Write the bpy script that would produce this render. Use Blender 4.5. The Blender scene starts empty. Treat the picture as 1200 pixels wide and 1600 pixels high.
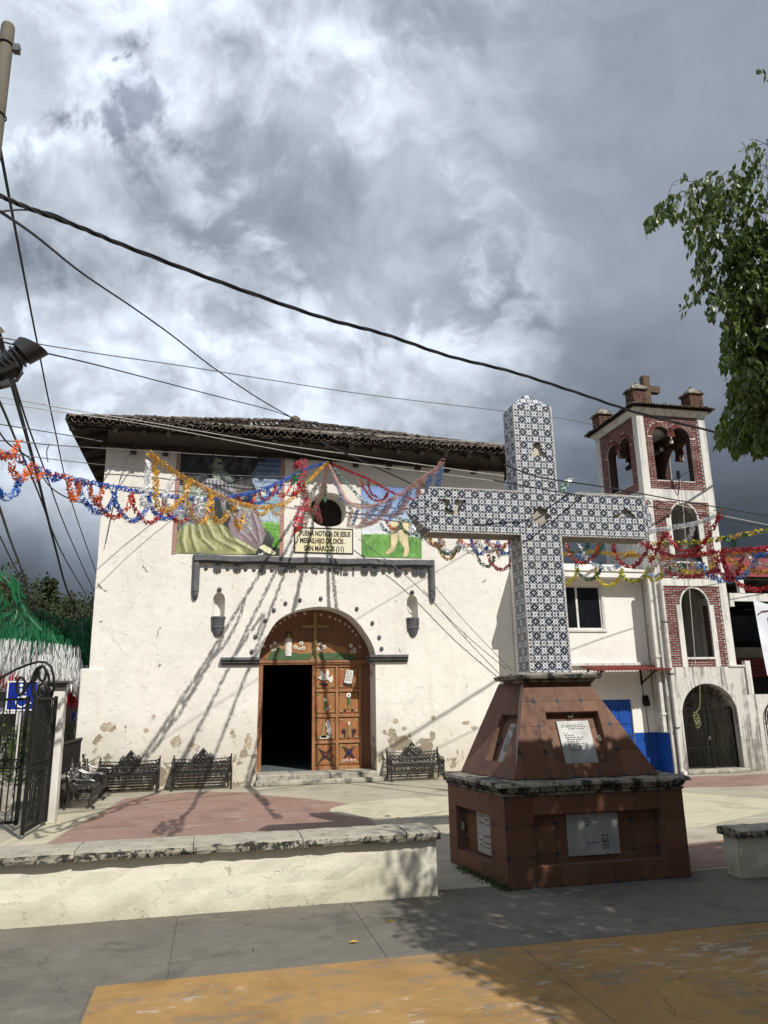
import bpy, bmesh, math, random
import numpy as np
from mathutils import Vector, Matrix
from mathutils.geometry import tessellate_polygon
random.seed(7); rng = np.random.default_rng(7)
S = bpy.context.scene
COL = S.collection
R_ = math.radians
# ------------------------------------------------------------------ camera
F_PX, CXP, CYP = 1156.0, 600.0, 800.0
EYE = 1.75
_yaw, _pit, _rol = R_(13.0), R_(14.25), R_(1.06)
FW = Vector((math.sin(_yaw)*math.cos(_pit), math.cos(_yaw)*math.cos(_pit), math.sin(_pit)))
_r0 = Vector((math.cos(_yaw), -math.sin(_yaw), 0)); _u0 = _r0.cross(FW)
RT = _r0*math.cos(_rol) - _u0*math.sin(_rol)
UP = _u0*math.cos(_rol) + _r0*math.sin(_rol)
cam = bpy.data.cameras.new('camera'); camo = bpy.data.objects.new('camera', cam); COL.objects.link(camo)
camo.matrix_world = Matrix(((RT.x, UP.x, -FW.x, 0), (RT.y, UP.y, -FW.y, 0), (RT.z, UP.z, -FW.z, EYE), (0, 0, 0, 1)))
cam.sensor_fit = 'VERTICAL'; cam.sensor_height = 36.0; cam.lens = F_PX/1600*36
cam.clip_start = .05; cam.clip_end = 3000
S.camera = camo
S.render.resolution_x, S.render.resolution_y = 768, 1024
S.view_settings.view_transform = 'Standard'; S.view_settings.look = 'None'
S.view_settings.exposure = 0.1; S.view_settings.gamma = 1.0; S.view_settings.use_curve_mapping = False
S.render.engine = 'CYCLES'
# ------------------------------------------------------------------ node expressions
class NT:
    """small helper that writes shader maths"""
    def __init__(s, tree): s.t = tree; s.n = tree.nodes; s.l = tree.links
    def node(s, typ, **kw):
        n = s.n.new(typ)
        for k, v in kw.items(): setattr(n, k, v)
        return n
    def put(s, inp, v):
        if isinstance(v, V): v = v.s
        if hasattr(v, 'is_output') or isinstance(v, bpy.types.NodeSocket): s.l.new(v, inp)
        elif isinstance(v, (tuple, list)) and inp.type == 'RGBA' and len(v) == 3: inp.default_value = (*v, 1)
        else: inp.default_value = v
    def math(s, op, a, b=None, c=None, clamp=False):
        n = s.node('ShaderNodeMath', operation=op, use_clamp=clamp)
        s.put(n.inputs[0], a)
        if b is not None: s.put(n.inputs[1], b)
        if c is not None: s.put(n.inputs[2], c)
        return V(s, n.outputs[0])
    def noise(s, vec, scale, detail=4, rough=.5, dist=0, lac=2.0, col=False):
        n = s.node('ShaderNodeTexNoise')
        if vec is not None: s.put(n.inputs['Vector'], vec)
        n.inputs['Scale'].default_value = scale; n.inputs['Detail'].default_value = detail
        n.inputs['Roughness'].default_value = rough; n.inputs['Distortion'].default_value = dist
        n.inputs['Lacunarity'].default_value = lac
        return V(s, n.outputs['Color' if col else 'Fac'])
    def voro(s, vec, scale, feature='F1', out='Distance', rnd=1.0):
        n = s.node('ShaderNodeTexVoronoi', feature=feature)
        s.put(n.inputs['Vector'], vec); n.inputs['Scale'].default_value = scale; n.inputs['Randomness'].default_value = rnd
        return V(s, n.outputs[out])
    def step(s, x, a, b):
        n = s.node('ShaderNodeMapRange', interpolation_type='SMOOTHSTEP', clamp=True)
        s.put(n.inputs[0], x); n.inputs[1].default_value = a; n.inputs[2].default_value = b
        return V(s, n.outputs[0])
    def mix(s, f, a, b, mode='MIX'):
        n = s.node('ShaderNodeMix', data_type='RGBA', blend_type=mode, clamp_factor=True)
        s.put(n.inputs[0], f); s.put(n.inputs[6], a); s.put(n.inputs[7], b)
        return V(s, n.outputs[2])
    def vmath(s, op, a, b=None, out=0):
        n = s.node('ShaderNodeVectorMath', operation=op)
        s.put(n.inputs[0], a)
        if b is not None:
            if op == 'SCALE': s.put(n.inputs[3], b)
            else: s.put(n.inputs[1], b)
        return V(s, n.outputs[out])
    def sep(s, v):
        n = s.node('ShaderNodeSeparateXYZ'); s.put(n.inputs[0], v)
        return [V(s, o) for o in n.outputs]
    def comb(s, x, y, z):
        n = s.node('ShaderNodeCombineXYZ')
        for i, a in enumerate((x, y, z)): s.put(n.inputs[i], a)
        return V(s, n.outputs[0])
class V:
    def __init__(s, nt, sock): s.nt = nt; s.s = sock
    def __add__(s, o): return s.nt.math('ADD', s, o)
    __radd__ = __add__
    def __sub__(s, o): return s.nt.math('SUBTRACT', s, o)
    def __rsub__(s, o): return s.nt.math('SUBTRACT', o, s)
    def __mul__(s, o): return s.nt.math('MULTIPLY', s, o)
    __rmul__ = __mul__
    def __truediv__(s, o): return s.nt.math('DIVIDE', s, o)
    def max(s, o): return s.nt.math('MAXIMUM', s, o)
    def min(s, o): return s.nt.math('MINIMUM', s, o)
    def abs(s): return s.nt.math('ABSOLUTE', s)
    def lt(s, o): return s.nt.math('LESS_THAN', s, o)
    def gt(s, o): return s.nt.math('GREATER_THAN', s, o)
# ------------------------------------------------------------------ sun and sky
SUN_DIR = Vector((-.36, .85, -1.0)).normalized()          # the way the light travels
sl = bpy.data.lights.new('sun', 'SUN'); sl.energy = 4.6; sl.angle = R_(.53); sl.color = (1.0, .955, .885)
so = bpy.data.objects.new('sun', sl); COL.objects.link(so)
so.rotation_euler = SUN_DIR.to_track_quat('-Z', 'Y').to_euler()
W = bpy.data.worlds.new('World'); S.world = W; W.use_nodes = True
def build_sky():
    t = W.node_tree; t.nodes.clear(); N = NT(t)
    sky = N.node('ShaderNodeTexSky', sky_type='NISHITA')
    sky.sun_disc = False; sky.sun_elevation = math.asin(-SUN_DIR.z); sky.sun_rotation = math.atan2(-SUN_DIR.x, -SUN_DIR.y)
    sky.air_density = 1.2; sky.dust_density = .6
    d = N.vmath('NORMALIZE', N.node('ShaderNodeTexCoord').outputs['Generated'])
    x, y, z = N.sep(d)
    side = x*math.cos(_yaw) - y*math.sin(_yaw)
    p = N.comb(x, y, z*1.15)                                  # cloud space
    wv = N.vmath('SUBTRACT', N.noise(p, 2.6, 4, .55, col=True), (.5, .5, .5))
    pw = N.vmath('ADD', p, N.vmath('SCALE', wv, .22))
    big = N.noise(pw, 1.9, 2, .5)
    soft = N.noise(N.vmath('ADD', pw, (7.3, 1.1, 4.2)), 3.0, 5, .52)
    def dens(off):
        q = N.vmath('ADD', pw, off)
        f = N.noise(N.vmath('ADD', q, (2.1, 9.4, .8)), 3.7, 10, .60)
        c = N.voro(N.vmath('ADD', q, N.vmath('SCALE', N.vmath('SUBTRACT', N.noise(q, 11, 4, .6, col=True), (.5, .5, .5)), .11)), 5.6, 'SMOOTH_F1')
        return f*.75 + (c*-1.0+1.0)*.25
    Lv = (RT*.55 + UP*.83 - FW*.1)*.034                     # towards the light on the cloud faces
    D0 = dens((0, 0, 0)); D1 = dens(tuple(Lv))
    relief = ((D0-D1)*3.0).max(-.42).min(.42)
    lift = N.step(side + (big-.5)*.35, -.22, .42)             # the rain cloud takes over to the right
    el = z + (soft-.5)*.22 + (big-.5)*.16 + (1.0-lift)*.045 - lift*.05
    base = N.step(el, .10, .50)
    lum = .055 + (1.0-lift)*.045 + base*(.47 - lift*.20)
    lum = lum + N.step(z, .50, .95)*.05
    lum = lum*(1.0 + (soft-.5)*(.95 - lift*.5))
    hd = lambda px, py: tuple((FW + RT*((px-600)/F_PX) - UP*((py-800)/F_PX)).normalized())
    far = lambda px, py: N.vmath('DISTANCE', d, hd(px, py), out=1)
    zone = (1.0-lift)*N.step(z, .16, .34)
    tear = 1.0 - N.step(far(690, 480) + (soft-.5)*.30, .07, .20)   # bright tear in the rain cloud
    zone = zone.max(tear*.95)
    heads = N.step(D0 + (big-.5)*.30, .495, .555)
    lum = lum + zone*(heads*.19 + relief*(.46+heads*.80) + .05)
    lum = lum + relief*.10*(1.0-zone)*base
    crease = N.step(soft, .52, .40)*zone
    lum = lum*(1.0 - crease*.34)
    lum = lum.max(.03)
    tint = N.mix(N.step(lum, .05, .60), (.78, .93, 1.18), (.885, .985, 1.13))
    colr = N.vmath('SCALE', tint, lum)
    bgc = N.node('ShaderNodeBackground'); N.put(bgc.inputs[0], colr); bgc.inputs[1].default_value = 1.0
    bgs = N.node('ShaderNodeBackground'); N.put(bgs.inputs[0], N.vmath('MULTIPLY', sky.outputs[0], (1, 1, 1))); bgs.inputs[1].default_value = .05
    hole = None
    for hx, hy, r0 in ((192, 0, .026), (178, 100, .006), (216, 168, .026), (178, 184, .016), (196, 140, .006)):
        h = 1.0 - N.step(far(hx, hy)*(.72+(D1-.5)*1.2) + (D0-.54)*.42 + (soft-.5)*.12, r0*.30, r0*1.5)
        hole = h if hole is None else hole.max(h)
    more = N.step(N.noise(N.vmath('ADD', pw, (11.0, 5.0, 2.0)), 1.3, 7, .55), .64, .70)*N.step(y, .1, -.3)
    hole = hole.max(more)
    mx = N.node('ShaderNodeMixShader'); N.put(mx.inputs[0], hole*.62)
    t.links.new(bgc.outputs[0], mx.inputs[1]); t.links.new(bgs.outputs[0], mx.inputs[2])
    out = N.node('ShaderNodeOutputWorld'); t.links.new(mx.outputs[0], out.inputs[0])
def wv_len(N, wv): return N.vmath('LENGTH', wv, out=1)
build_sky()
try: W.cycles.sampling_method = 'MANUAL'; W.cycles.sample_map_resolution = 512
except Exception: pass
# ------------------------------------------------------------------ helpers: pixels of the survey photograph to points on known planes
def ray(px, py): return FW + RT*((px-CXP)/F_PX) - UP*((py-CYP)/F_PX)
def onY(px, py, Y):
    d = ray(px, py); return Vector((0, 0, EYE)) + d*(Y/d.y)
def onZ(px, py, Z=0.0):
    d = ray(px, py); return Vector((0, 0, EYE)) + d*((Z-EYE)/d.z)
def proj(p):
    d = Vector(p) - Vector((0, 0, EYE)); z = d.dot(FW)
    return CXP + F_PX*d.dot(RT)/z, CYP - F_PX*d.dot(UP)/z, z
# ------------------------------------------------------------------ helpers: objects
def props(o, label=None, cat=None, group=None, kind=None):
    for k, v in (('label', label), ('category', cat), ('group', group), ('kind', kind)):
        if v: o[k] = v
    return o
def thing(name, loc, label, cat, group=None):
    o = bpy.data.objects.new(name, None); COL.objects.link(o); o.location = loc; o.empty_display_size = .2
    return props(o, label, cat, group)
def world_loc(o):
    l = Vector(o.location)
    while o.parent: o = o.parent; l = l + Vector(o.location)
    return l
def put(name, me, mats, parent=None, loc=(0, 0, 0), rot=None, **pr):
    """link a mesh as one object; loc is in world axes"""
    o = bpy.data.objects.new(name, me); COL.objects.link(o)
    if mats and not me.materials:
        for m in (mats if isinstance(mats, (list, tuple)) else [mats]): me.materials.append(m)
    loc = Vector(loc)
    if parent: o.parent = parent; loc = loc - world_loc(parent)
    o.location = loc
    if rot: o.rotation_euler = rot
    return props(o, **pr)
class MB:
    def __init__(s): s.v = []; s.f = []; s.m = []; s.mi = 0
    def add(s, vs, fs):
        b = len(s.v); s.v += [tuple(v) for v in vs]
        for f in fs: s.f.append(tuple(b+i for i in f)); s.m.append(s.mi)
    def hexa(s, p): # 8 points: bottom loop 4, top loop 4
        s.add(p, [(3, 2, 1, 0), (4, 5, 6, 7), (0, 1, 5, 4), (1, 2, 6, 5), (2, 3, 7, 6), (3, 0, 4, 7)])
    def box(s, x0, x1, y0, y1, z0, z1):
        s.hexa([(x0, y0, z0), (x1, y0, z0), (x1, y1, z0), (x0, y1, z0), (x0, y0, z1), (x1, y0, z1), (x1, y1, z1), (x0, y1, z1)])
    def frustum(s, b, zb, t, zt):  # rectangles (x0,x1,y0,y1)
        s.hexa([(b[0], b[2], zb), (b[1], b[2], zb), (b[1], b[3], zb), (b[0], b[3], zb), (t[0], t[2], zt), (t[1], t[2], zt), (t[1], t[3], zt), (t[0], t[3], zt)])
    def beam(s, a, b, w, h, up=(0, 0, 1)):
        a = Vector(a); b = Vector(b); d = (b-a).normalized(); u = Vector(up)
        sd = d.cross(u)
        if sd.length < 1e-4: sd = d.cross(Vector((0, 1, 0)))
        sd.normalize(); u = sd.cross(d)
        q = [(-1, -1), (1, -1), (1, 1), (-1, 1)]
        s.hexa([a+sd*(i*w/2)+u*(j*h/2) for i, j in q] + [b+sd*(i*w/2)+u*(j*h/2) for i, j in q])
    def tube(s, pts, r, n=6, cap=True):
        pts = [Vector(p) for p in pts]; m = len(pts); rings = []
        rr = r if isinstance(r, (list, tuple)) else [r]*m
        prev = None
        for i, p in enumerate(pts):
            d = (pts[min(i+1, m-1)] - pts[max(i-1, 0)])
            if d.length < 1e-9: d = Vector((0, 0, 1))
            d.normalize()
            if prev is None:
                a = Vector((0, 0, 1)) if abs(d.z) < .9 else Vector((1, 0, 0))
                u = d.cross(a).normalized()
            else:
                u = prev - d*prev.dot(d)
                if u.length < 1e-6: u = d.cross(Vector((0, 0, 1)))
                u.normalize()
            prev = u; w = d.cross(u)
            rings.append([p + (u*math.cos(2*math.pi*k/n) + w*math.sin(2*math.pi*k/n))*rr[i] for k in range(n)])
        vs = [q for rg in rings for q in rg]; fs = []
        for i in range(m-1):
            for k in range(n):
                a = i*n+k; b = i*n+(k+1) % n
                fs.append((a, b, b+n, a+n))
        if cap: fs.append(tuple(range(n-1, -1, -1))); fs.append(tuple((m-1)*n+k for k in range(n)))
        s.add(vs, fs)
    def ring(s, c, r, tr, ax1, ax2, n=10, m=4, a0=0, a1=2*math.pi):
        c = Vector(c); ax1 = Vector(ax1); ax2 = Vector(ax2)
        full = abs(a1-a0-2*math.pi) < 1e-6
        s.tube([c + (ax1*math.cos(a0+(a1-a0)*k/n) + ax2*math.sin(a0+(a1-a0)*k/n))*r for k in range(n+1)], tr, m, cap=not full)
    def lathe(s, prof, c, n=12, sx=1, sy=1):
        c = Vector(c); vs = []; fs = []
        for r, z in prof:
            for k in range(n): vs.append(c + Vector((math.cos(2*math.pi*k/n)*r*sx, math.sin(2*math.pi*k/n)*r*sy, z)))
        for i in range(len(prof)-1):
            for k in range(n):
                a = i*n+k; b = i*n+(k+1) % n; fs.append((a, b, b+n, a+n))
        fs.append(tuple(range(n-1, -1, -1))); fs.append(tuple((len(prof)-1)*n+k for k in range(n)))
        s.add(vs, fs)
    def ball(s, c, r, n=10, m=6, sc=(1, 1, 1)):
        prof = [(max(1e-4, r*math.sin(math.pi*i/m)), -r*math.cos(math.pi*i/m)) for i in range(m+1)]
        c = Vector(c); b = len(s.v); s.lathe(prof, (0, 0, 0), n)
        for i in range(b, len(s.v)):
            v = s.v[i]; s.v[i] = (c.x+v[0]*sc[0], c.y+v[1]*sc[1], c.z+v[2]*sc[2])
    def plate(s, outer, holes, mp, d0, d1):
        """flat plate with holes; mp(u, w, d) -> point"""
        loops = [outer] + list(holes)
        tris = tessellate_polygon([[Vector((u, w, 0)) for u, w in l] for l in loops])
        flat = [q for l in loops for q in l]; n = len(flat)
        vs = [mp(u, w, d0) for u, w in flat] + [mp(u, w, d1) for u, w in flat]
        fs = [tuple(t) for t in tris] + [tuple(n+i for i in reversed(t)) for t in tris]
        b = 0
        for l in loops:
            k = len(l)
            for i in range(k): fs.append((b+i, b+(i+1) % k, n+b+(i+1) % k, n+b+i))
            b += k
        s.add(vs, fs)
    def mesh(s, name, smooth=False, recalc=True, origin=None):
        v = np.array(s.v, dtype=float)
        if origin is not None: v = v - np.array(origin)
        me = bpy.data.meshes.new(name); me.from_pydata(v.tolist(), [], s.f)
        if any(s.m): me.polygons.foreach_set('material_index', s.m)
        if recalc:
            bm = bmesh.new(); bm.from_mesh(me); bmesh.ops.recalc_face_normals(bm, faces=bm.faces); bm.to_mesh(me); bm.free()
        if smooth:
            me.polygons.foreach_set('use_smooth', [True]*len(me.polygons))
            try: me.set_sharp_from_angle(angle=R_(40))
            except Exception: pass
        me.update(); return me
    def base(s):
        v = np.array(s.v); lo = v.min(0); hi = v.max(0)
        return ((lo[0]+hi[0])/2, (lo[1]+hi[1])/2, lo[2])
    def build(s, name, mats, parent=None, smooth=False, bevel=0, origin='base', recalc=True, **pr):
        o = s.base() if origin == 'base' else (tuple((np.array(s.v).min(0)+np.array(s.v).max(0))/2) if origin == 'mid' else origin)
        ob = put(name, s.mesh(name, smooth, recalc, o), mats, parent, o, **pr)
        if bevel:
            m = ob.modifiers.new('bevel', 'BEVEL'); m.width = bevel; m.segments = 2; m.limit_method = 'ANGLE'; m.angle_limit = R_(35)
        return ob
def box(name, m, parent, x0, x1, y0, y1, z0, z1, bevel=0, **pr):
    b = MB(); b.box(x0, x1, y0, y1, z0, z1); return b.build(name, m, parent, bevel=bevel, **pr)
def copy_tree(o, parent=None):
    c = o.copy(); COL.objects.link(c)
    if parent: c.parent = parent
    for ch in o.children: copy_tree(ch, c)
    return c
def fy(u, w, d): return (u, d, w)        # plates parallel to the facade
def arch(x0, x1, zs, n=16, rise=None):   # points from right spring over to left spring
    cx = (x0+x1)/2; r = (x1-x0)/2; h = r if rise is None else rise
    return [(cx + r*math.cos(math.pi*k/n), zs + h*math.sin(math.pi*k/n)) for k in range(n+1)]
def arch_hole(x0, x1, z0, zs, n=16, rise=None): return [(x0, z0), (x1, z0)] + arch(x0, x1, zs, n, rise)
def inpoly(poly, x, y):
    c = False; n = len(poly); j = n-1
    for i in range(n):
        xi, yi = poly[i]; xj, yj = poly[j]
        if (yi > y) != (yj > y) and x < (xj-xi)*(y-yi)/(yj-yi+1e-12)+xi: c = not c
        j = i
    return c
def clip_halfplane(poly, a, b, c):       # keep a*x+b*y+c >= 0
    out = []
    for i in range(len(poly)):
        p, q = poly[i], poly[(i+1) % len(poly)]; dp = a*p[0]+b*p[1]+c; dq = a*q[0]+b*q[1]+c
        if dp >= 0: out.append(p)
        if dp*dq < 0:
            t = dp/(dp-dq); out.append((p[0]+(q[0]-p[0])*t, p[1]+(q[1]-p[1])*t))
    return out
def clip_convex(poly, conv):             # conv counter-clockwise
    for i in range(len(conv)):
        (x0, y0), (x1, y1) = conv[i], conv[(i+1) % len(conv)]
        poly = clip_halfplane(poly, -(y1-y0), x1-x0, (y1-y0)*x0-(x1-x0)*y0)
        if len(poly) < 3: return []
    return poly
# ------------------------------------------------------------------ materials
def newmat(name):
    m = bpy.data.materials.new(name); m.use_nodes = True
    N = NT(m.node_tree); b = m.node_tree.nodes['Principled BSDF']
    pos = V(N, N.node('ShaderNodeNewGeometry').outputs['Position'])
    return m, N, b, pos
def bump(N, b, h, strength=.3, dist=.02):
    n = N.node('ShaderNodeBump'); n.inputs['Strength'].default_value = strength; n.inputs['Distance'].default_value = dist
    N.put(n.inputs['Height'], h); N.l.new(n.outputs[0], b.inputs['Normal'])
def rough_mat(name, c1, c2, scale=3, rough=.85, bs=30, bst=.3, bd=.01, metal=0, spec=.3, c3=None, s3=20, t3=(.6, .7), perobj=0):
    m, N, b, pos = newmat(name)
    f = N.noise(pos, scale, 6, .6)
    c = N.mix(N.step(f, .35, .65), c1, c2)
    if c3: c = N.mix(N.step(N.noise(N.vmath('ADD', pos, (5, 3, 1)), s3, 5, .6), *t3), c, c3)
    if perobj:
        oi = V(N, N.node('ShaderNodeObjectInfo').outputs['Random'])
        hs = N.node('ShaderNodeHueSaturation'); N.put(hs.inputs['Value'], oi*perobj + (1-perobj/2)); N.put(hs.inputs['Color'], c); c = V(N, hs.outputs[0])
    N.put(b.inputs['Base Color'], c); b.inputs['Roughness'].default_value = rough; b.inputs['Metallic'].default_value = metal
    b.inputs['Specular IOR Level'].default_value = spec
    if bst: bump(N, b, N.noise(pos, bs, 5, .6), bst, bd)
    return m
def flat(name, c, rough=.6, metal=0, spec=.4, var=.12, scale=9):
    return rough_mat(name, tuple(x*(1-var) for x in c), tuple(min(1, x*(1+var)) for x in c), scale, rough, 60, .12, .003, metal, spec)
def plaster(name, base, under, stain, zlo, zhi, chips=1.0, streak=0.0, grime=.5, bst=.5):
    """lime-washed wall: uneven trowel work, flaked patches low down, damp stains"""
    m, N, b, pos = newmat(name)
    x, y, z = N.sep(pos)
    n1 = N.noise(pos, .9, 5, .6); n2 = N.noise(pos, 4.5, 6, .65); n3 = N.noise(N.vmath('ADD', pos, (9, 2, 4)), 2.4, 8, .62, dist=.4)
    c = N.mix(N.step(n1*.6+n2*.4, .36, .64), tuple(v*.90 for v in base), base)
    low = 1.0 - N.step(z + (n1-.5)*.9, zlo, zhi)
    c = N.mix(low*grime, c, stain)
    if streak:
        st = N.noise(N.vmath('MULTIPLY', pos, (9, 9, .5)), 1.0, 6, .65)
        top = N.step(st*.8 + n2*.3, .52, .66)
        c = N.mix(top*streak, c, (.07, .068, .06))
    th = n3 + low*.16*chips - .20
    chip = N.step(th, .475, .50)*chips
    c = N.mix(chip, c, N.mix(n2, under, tuple(v*.6 for v in under)))
    edge = N.step(N.voro(N.vmath('ADD', pos, N.vmath('SCALE', N.noise(pos, 3, 4, .6, col=True), .5)), 1.1, 'DISTANCE_TO_EDGE'), .010, .0)*N.step(N.noise(N.vmath('ADD', pos, (4, 4, 4)), .8, 2), .54, .60)
    c = N.mix(edge*.20, c, tuple(v*.40 for v in base))
    fk = N.step(N.noise(N.vmath('MULTIPLY', pos, (1, 1, 2.2)), 10, 4, .7, dist=1.6), .685, .72)*N.step(N.noise(N.vmath('ADD', pos, (1, 8, 3)), .7, 3), .44, .6)
    c = N.mix(fk*.55, c, under)
    run = N.step(N.noise(N.vmath('MULTIPLY', pos, (5, 5, .35)), 1.0, 5, .6), .52, .72); c = N.mix(run*.16, c, stain)
    N.put(b.inputs['Base Color'], c); b.inputs['Roughness'].default_value = .92; b.inputs['Specular IOR Level'].default_value = .15
    fl = N.step(N.noise(N.vmath('MULTIPLY', pos, (1, 1, 1.4)), 7.5, 6, .7, dist=.8), .60, .68)
    bump(N, b, n2*.55 + N.noise(pos, 26, 5, .7)*.16 + n1*.6 - chip*.45 + fl*.30 - edge*.2, bst, .045)
    return m
M = {}
M['church'] = plaster('church limewash', (.775, .745, .685), (.36, .30, .22), (.52, .47, .37), .2, 1.9, 1.0, 0, .75, .55)
M['annex'] = plaster('annex white paint', (.78, .76, .71), (.45, .42, .36), (.6, .57, .5), 0, .8, .0, 0, .4, .2)
M['tower'] = plaster('tower white paint', (.70, .685, .64), (.32, .30, .27), (.36, .34, .30), -.3, 1.6, .5, .35, .7, .4)
M['tower_low'] = plaster('tower damp plaster', (.62, .605, .56), (.26, .24, .21), (.33, .31, .26), 0, 1.1, .7, .75, .7, .6)
M['lowwall'] = plaster('low wall limewash', (.72, .68, .56), (.33, .28, .20), (.47, .43, .32), .0, .30, .55, 0, .75, .42)
M['post'] = plaster('gate post white', (.74, .72, .67), (.4, .36, .3), (.5, .46, .38), 0, .5, .5, .1, .7, .3)
M['trim'] = rough_mat('dark grey trim paint', (.085, .088, .095), (.13, .132, .14), 5, .7, 40, .5, .01, c3=(.24, .24, .24), s3=14, t3=(.6, .72))
def coping_mat():
    m, N, b, pos = newmat('mossy coping concrete')
    nz = N.sep(V(N, N.node('ShaderNodeNewGeometry').outputs['True Normal']))[2]
    n = N.noise(pos, 6, 6, .6); c = N.mix(N.step(n, .35, .65), (.36, .33, .265), (.27, .25, .20))
    moss = N.step(N.noise(pos, 14, 6, .65) - N.step(nz, .35, .85)*.13, .46, .55); c = N.mix(moss, c, (.030, .029, .024))
    c = N.mix(N.step(N.noise(pos, 40, 4, .6), .60, .66)*.6, c, (.42, .39, .32))
    N.put(b.inputs['Base Color'], c); b.inputs['Roughness'].default_value = .95; bump(N, b, N.noise(pos, 50, 5, .65), .7, .015); return m
M['coping'] = coping_mat()
M['concrete'] = rough_mat('pale concrete', (.36, .345, .30), (.29, .28, .25), 1.6, .9, 60, .35, .006, c3=(.42, .40, .35), s3=9)
M['step'] = rough_mat('worn step stone', (.40, .37, .30), (.27, .25, .21), 3, .9, 30, .6, .015, c3=(.13, .125, .105), s3=9, t3=(.55, .66), perobj=.2)
M['lining'] = rough_mat('brick darkened for shade', (.065, .036, .028), (.045, .028, .022), 6, .9)  # dark brown puts the shade inside the tower into the brick colour
M['void'] = flat('near-black for interior shade', (.022, .020, .018), .95)  # near-black colour puts the shade of closed rooms into their surfaces
M['iron'] = rough_mat('black painted iron', (.008, .008, .008), (.013, .013, .012), 20, .6, 60, .2, .003, spec=.2, c3=(.035, .03, .026), s3=22, t3=(.62, .72))
M['castiron'] = rough_mat('cast iron bench enamel', (.013, .013, .013), (.03, .029, .027), 30, .30, 90, .4, .004, spec=.7, c3=(.16, .15, .13), s3=45, t3=(.60, .68))
M['cable'] = flat('black cable', (.016, .016, .018), .6)
M['cable_grey'] = flat('grey cable', (.12, .12, .125), .6)
M['rope_white'] = flat('pale rope', (.42, .40, .36), .8)
M['wood_dark'] = rough_mat('old eave timber', (.028, .022, .017), (.055, .043, .032), 7, .85, 40, .5, .01)
M['frieze'] = rough_mat('grey frieze plaster', (.30, .27, .23), (.22, .195, .165), 4, .9, 30, .4)  # greyish brown, darker than the limewash below
M['tile'] = rough_mat('old clay roof tile', (.085, .064, .050), (.175, .140, .110), 5, .92, 40, .6, .01, c3=(.030, .028, .024), s3=9, t3=(.47, .62), perobj=.7)
M['brick'] = rough_mat('red brick', (.17, .048, .040), (.12, .034, .031), 8, .85, 70, .5, .006, c3=(.09, .035, .03), s3=14, t3=(.55, .7), perobj=.45)
M['mortar'] = rough_mat('pale mortar', (.60, .56, .51), (.48, .44, .40), 6, .95, 60, .5, .008)
M['pinbrick'] = rough_mat('old brown brick', (.17, .085, .055), (.115, .06, .043), 8, .9, 60, .5, .006, c3=(.05, .04, .033), s3=10, t3=(.5, .65))
M['stone'] = rough_mat('weathered carved stone', (.30, .275, .225), (.20, .185, .15), 7, .95, 45, .7, .012, c3=(.03, .03, .026), s3=8, t3=(.46, .60))
M['marble'] = rough_mat('grey marble plaque', (.36, .36, .335), (.25, .255, .24), 5, .35, 30, .05, .002, spec=.5, c3=(.25, .25, .25), s3=7, t3=(.58, .75))
M['grout'] = rough_mat('tile grout', (.34, .27, .22), (.24, .19, .155), 9, .95, 60, .4)
M['smoothred'] = rough_mat('brown cement render', (.165, .088, .064), (.130, .068, .050), 4, .8, 40, .2, .004)
M['ink'] = flat('plaque lettering', (.02, .02, .02), .6)
M['glass'] = rough_mat('dark window glass', (.006, .007, .009), (.010, .011, .013), 2, .08, 5, .0, spec=.6)
M['whitemetal'] = flat('white window frame', (.62, .61, .58), .4)
M['blue'] = rough_mat('blue gloss paint', (.008, .058, .28), (.012, .07, .33), 2, .5, 30, .1, .004)
M['awning'] = rough_mat('red corrugated awning', (.22, .035, .03), (.15, .028, .024), 4, .6, 40, .2)
M['metal_grey'] = rough_mat('grey cast metal', (.11, .115, .115), (.16, .165, .165), 8, .45, 60, .2, .004, metal=.6, c3=(.04, .04, .04), s3=12, t3=(.58, .7))
M['pipe'] = flat('white drain pipe', (.60, .585, .54), .5)
M['sign_blue'] = flat('blue sign enamel', (.004, .022, .22), .35, var=.03)
M['sign_white'] = flat('white sign paint', (.78, .78, .78), .4, var=.03)
M['cream'] = rough_mat('cream render in hollow', (.56, .52, .40), (.46, .42, .33), 9, .9, 50, .4)
M['hollow'] = rough_mat('bare block in hollow', (.36, .33, .28), (.27, .25, .21), 7, .92, 50, .4)
M['silver_wood'] = rough_mat('rusty brown metal', (.12, .075, .04), (.075, .05, .032), 9, .7, 50, .4, c3=(.22, .13, .05), s3=8)
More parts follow.
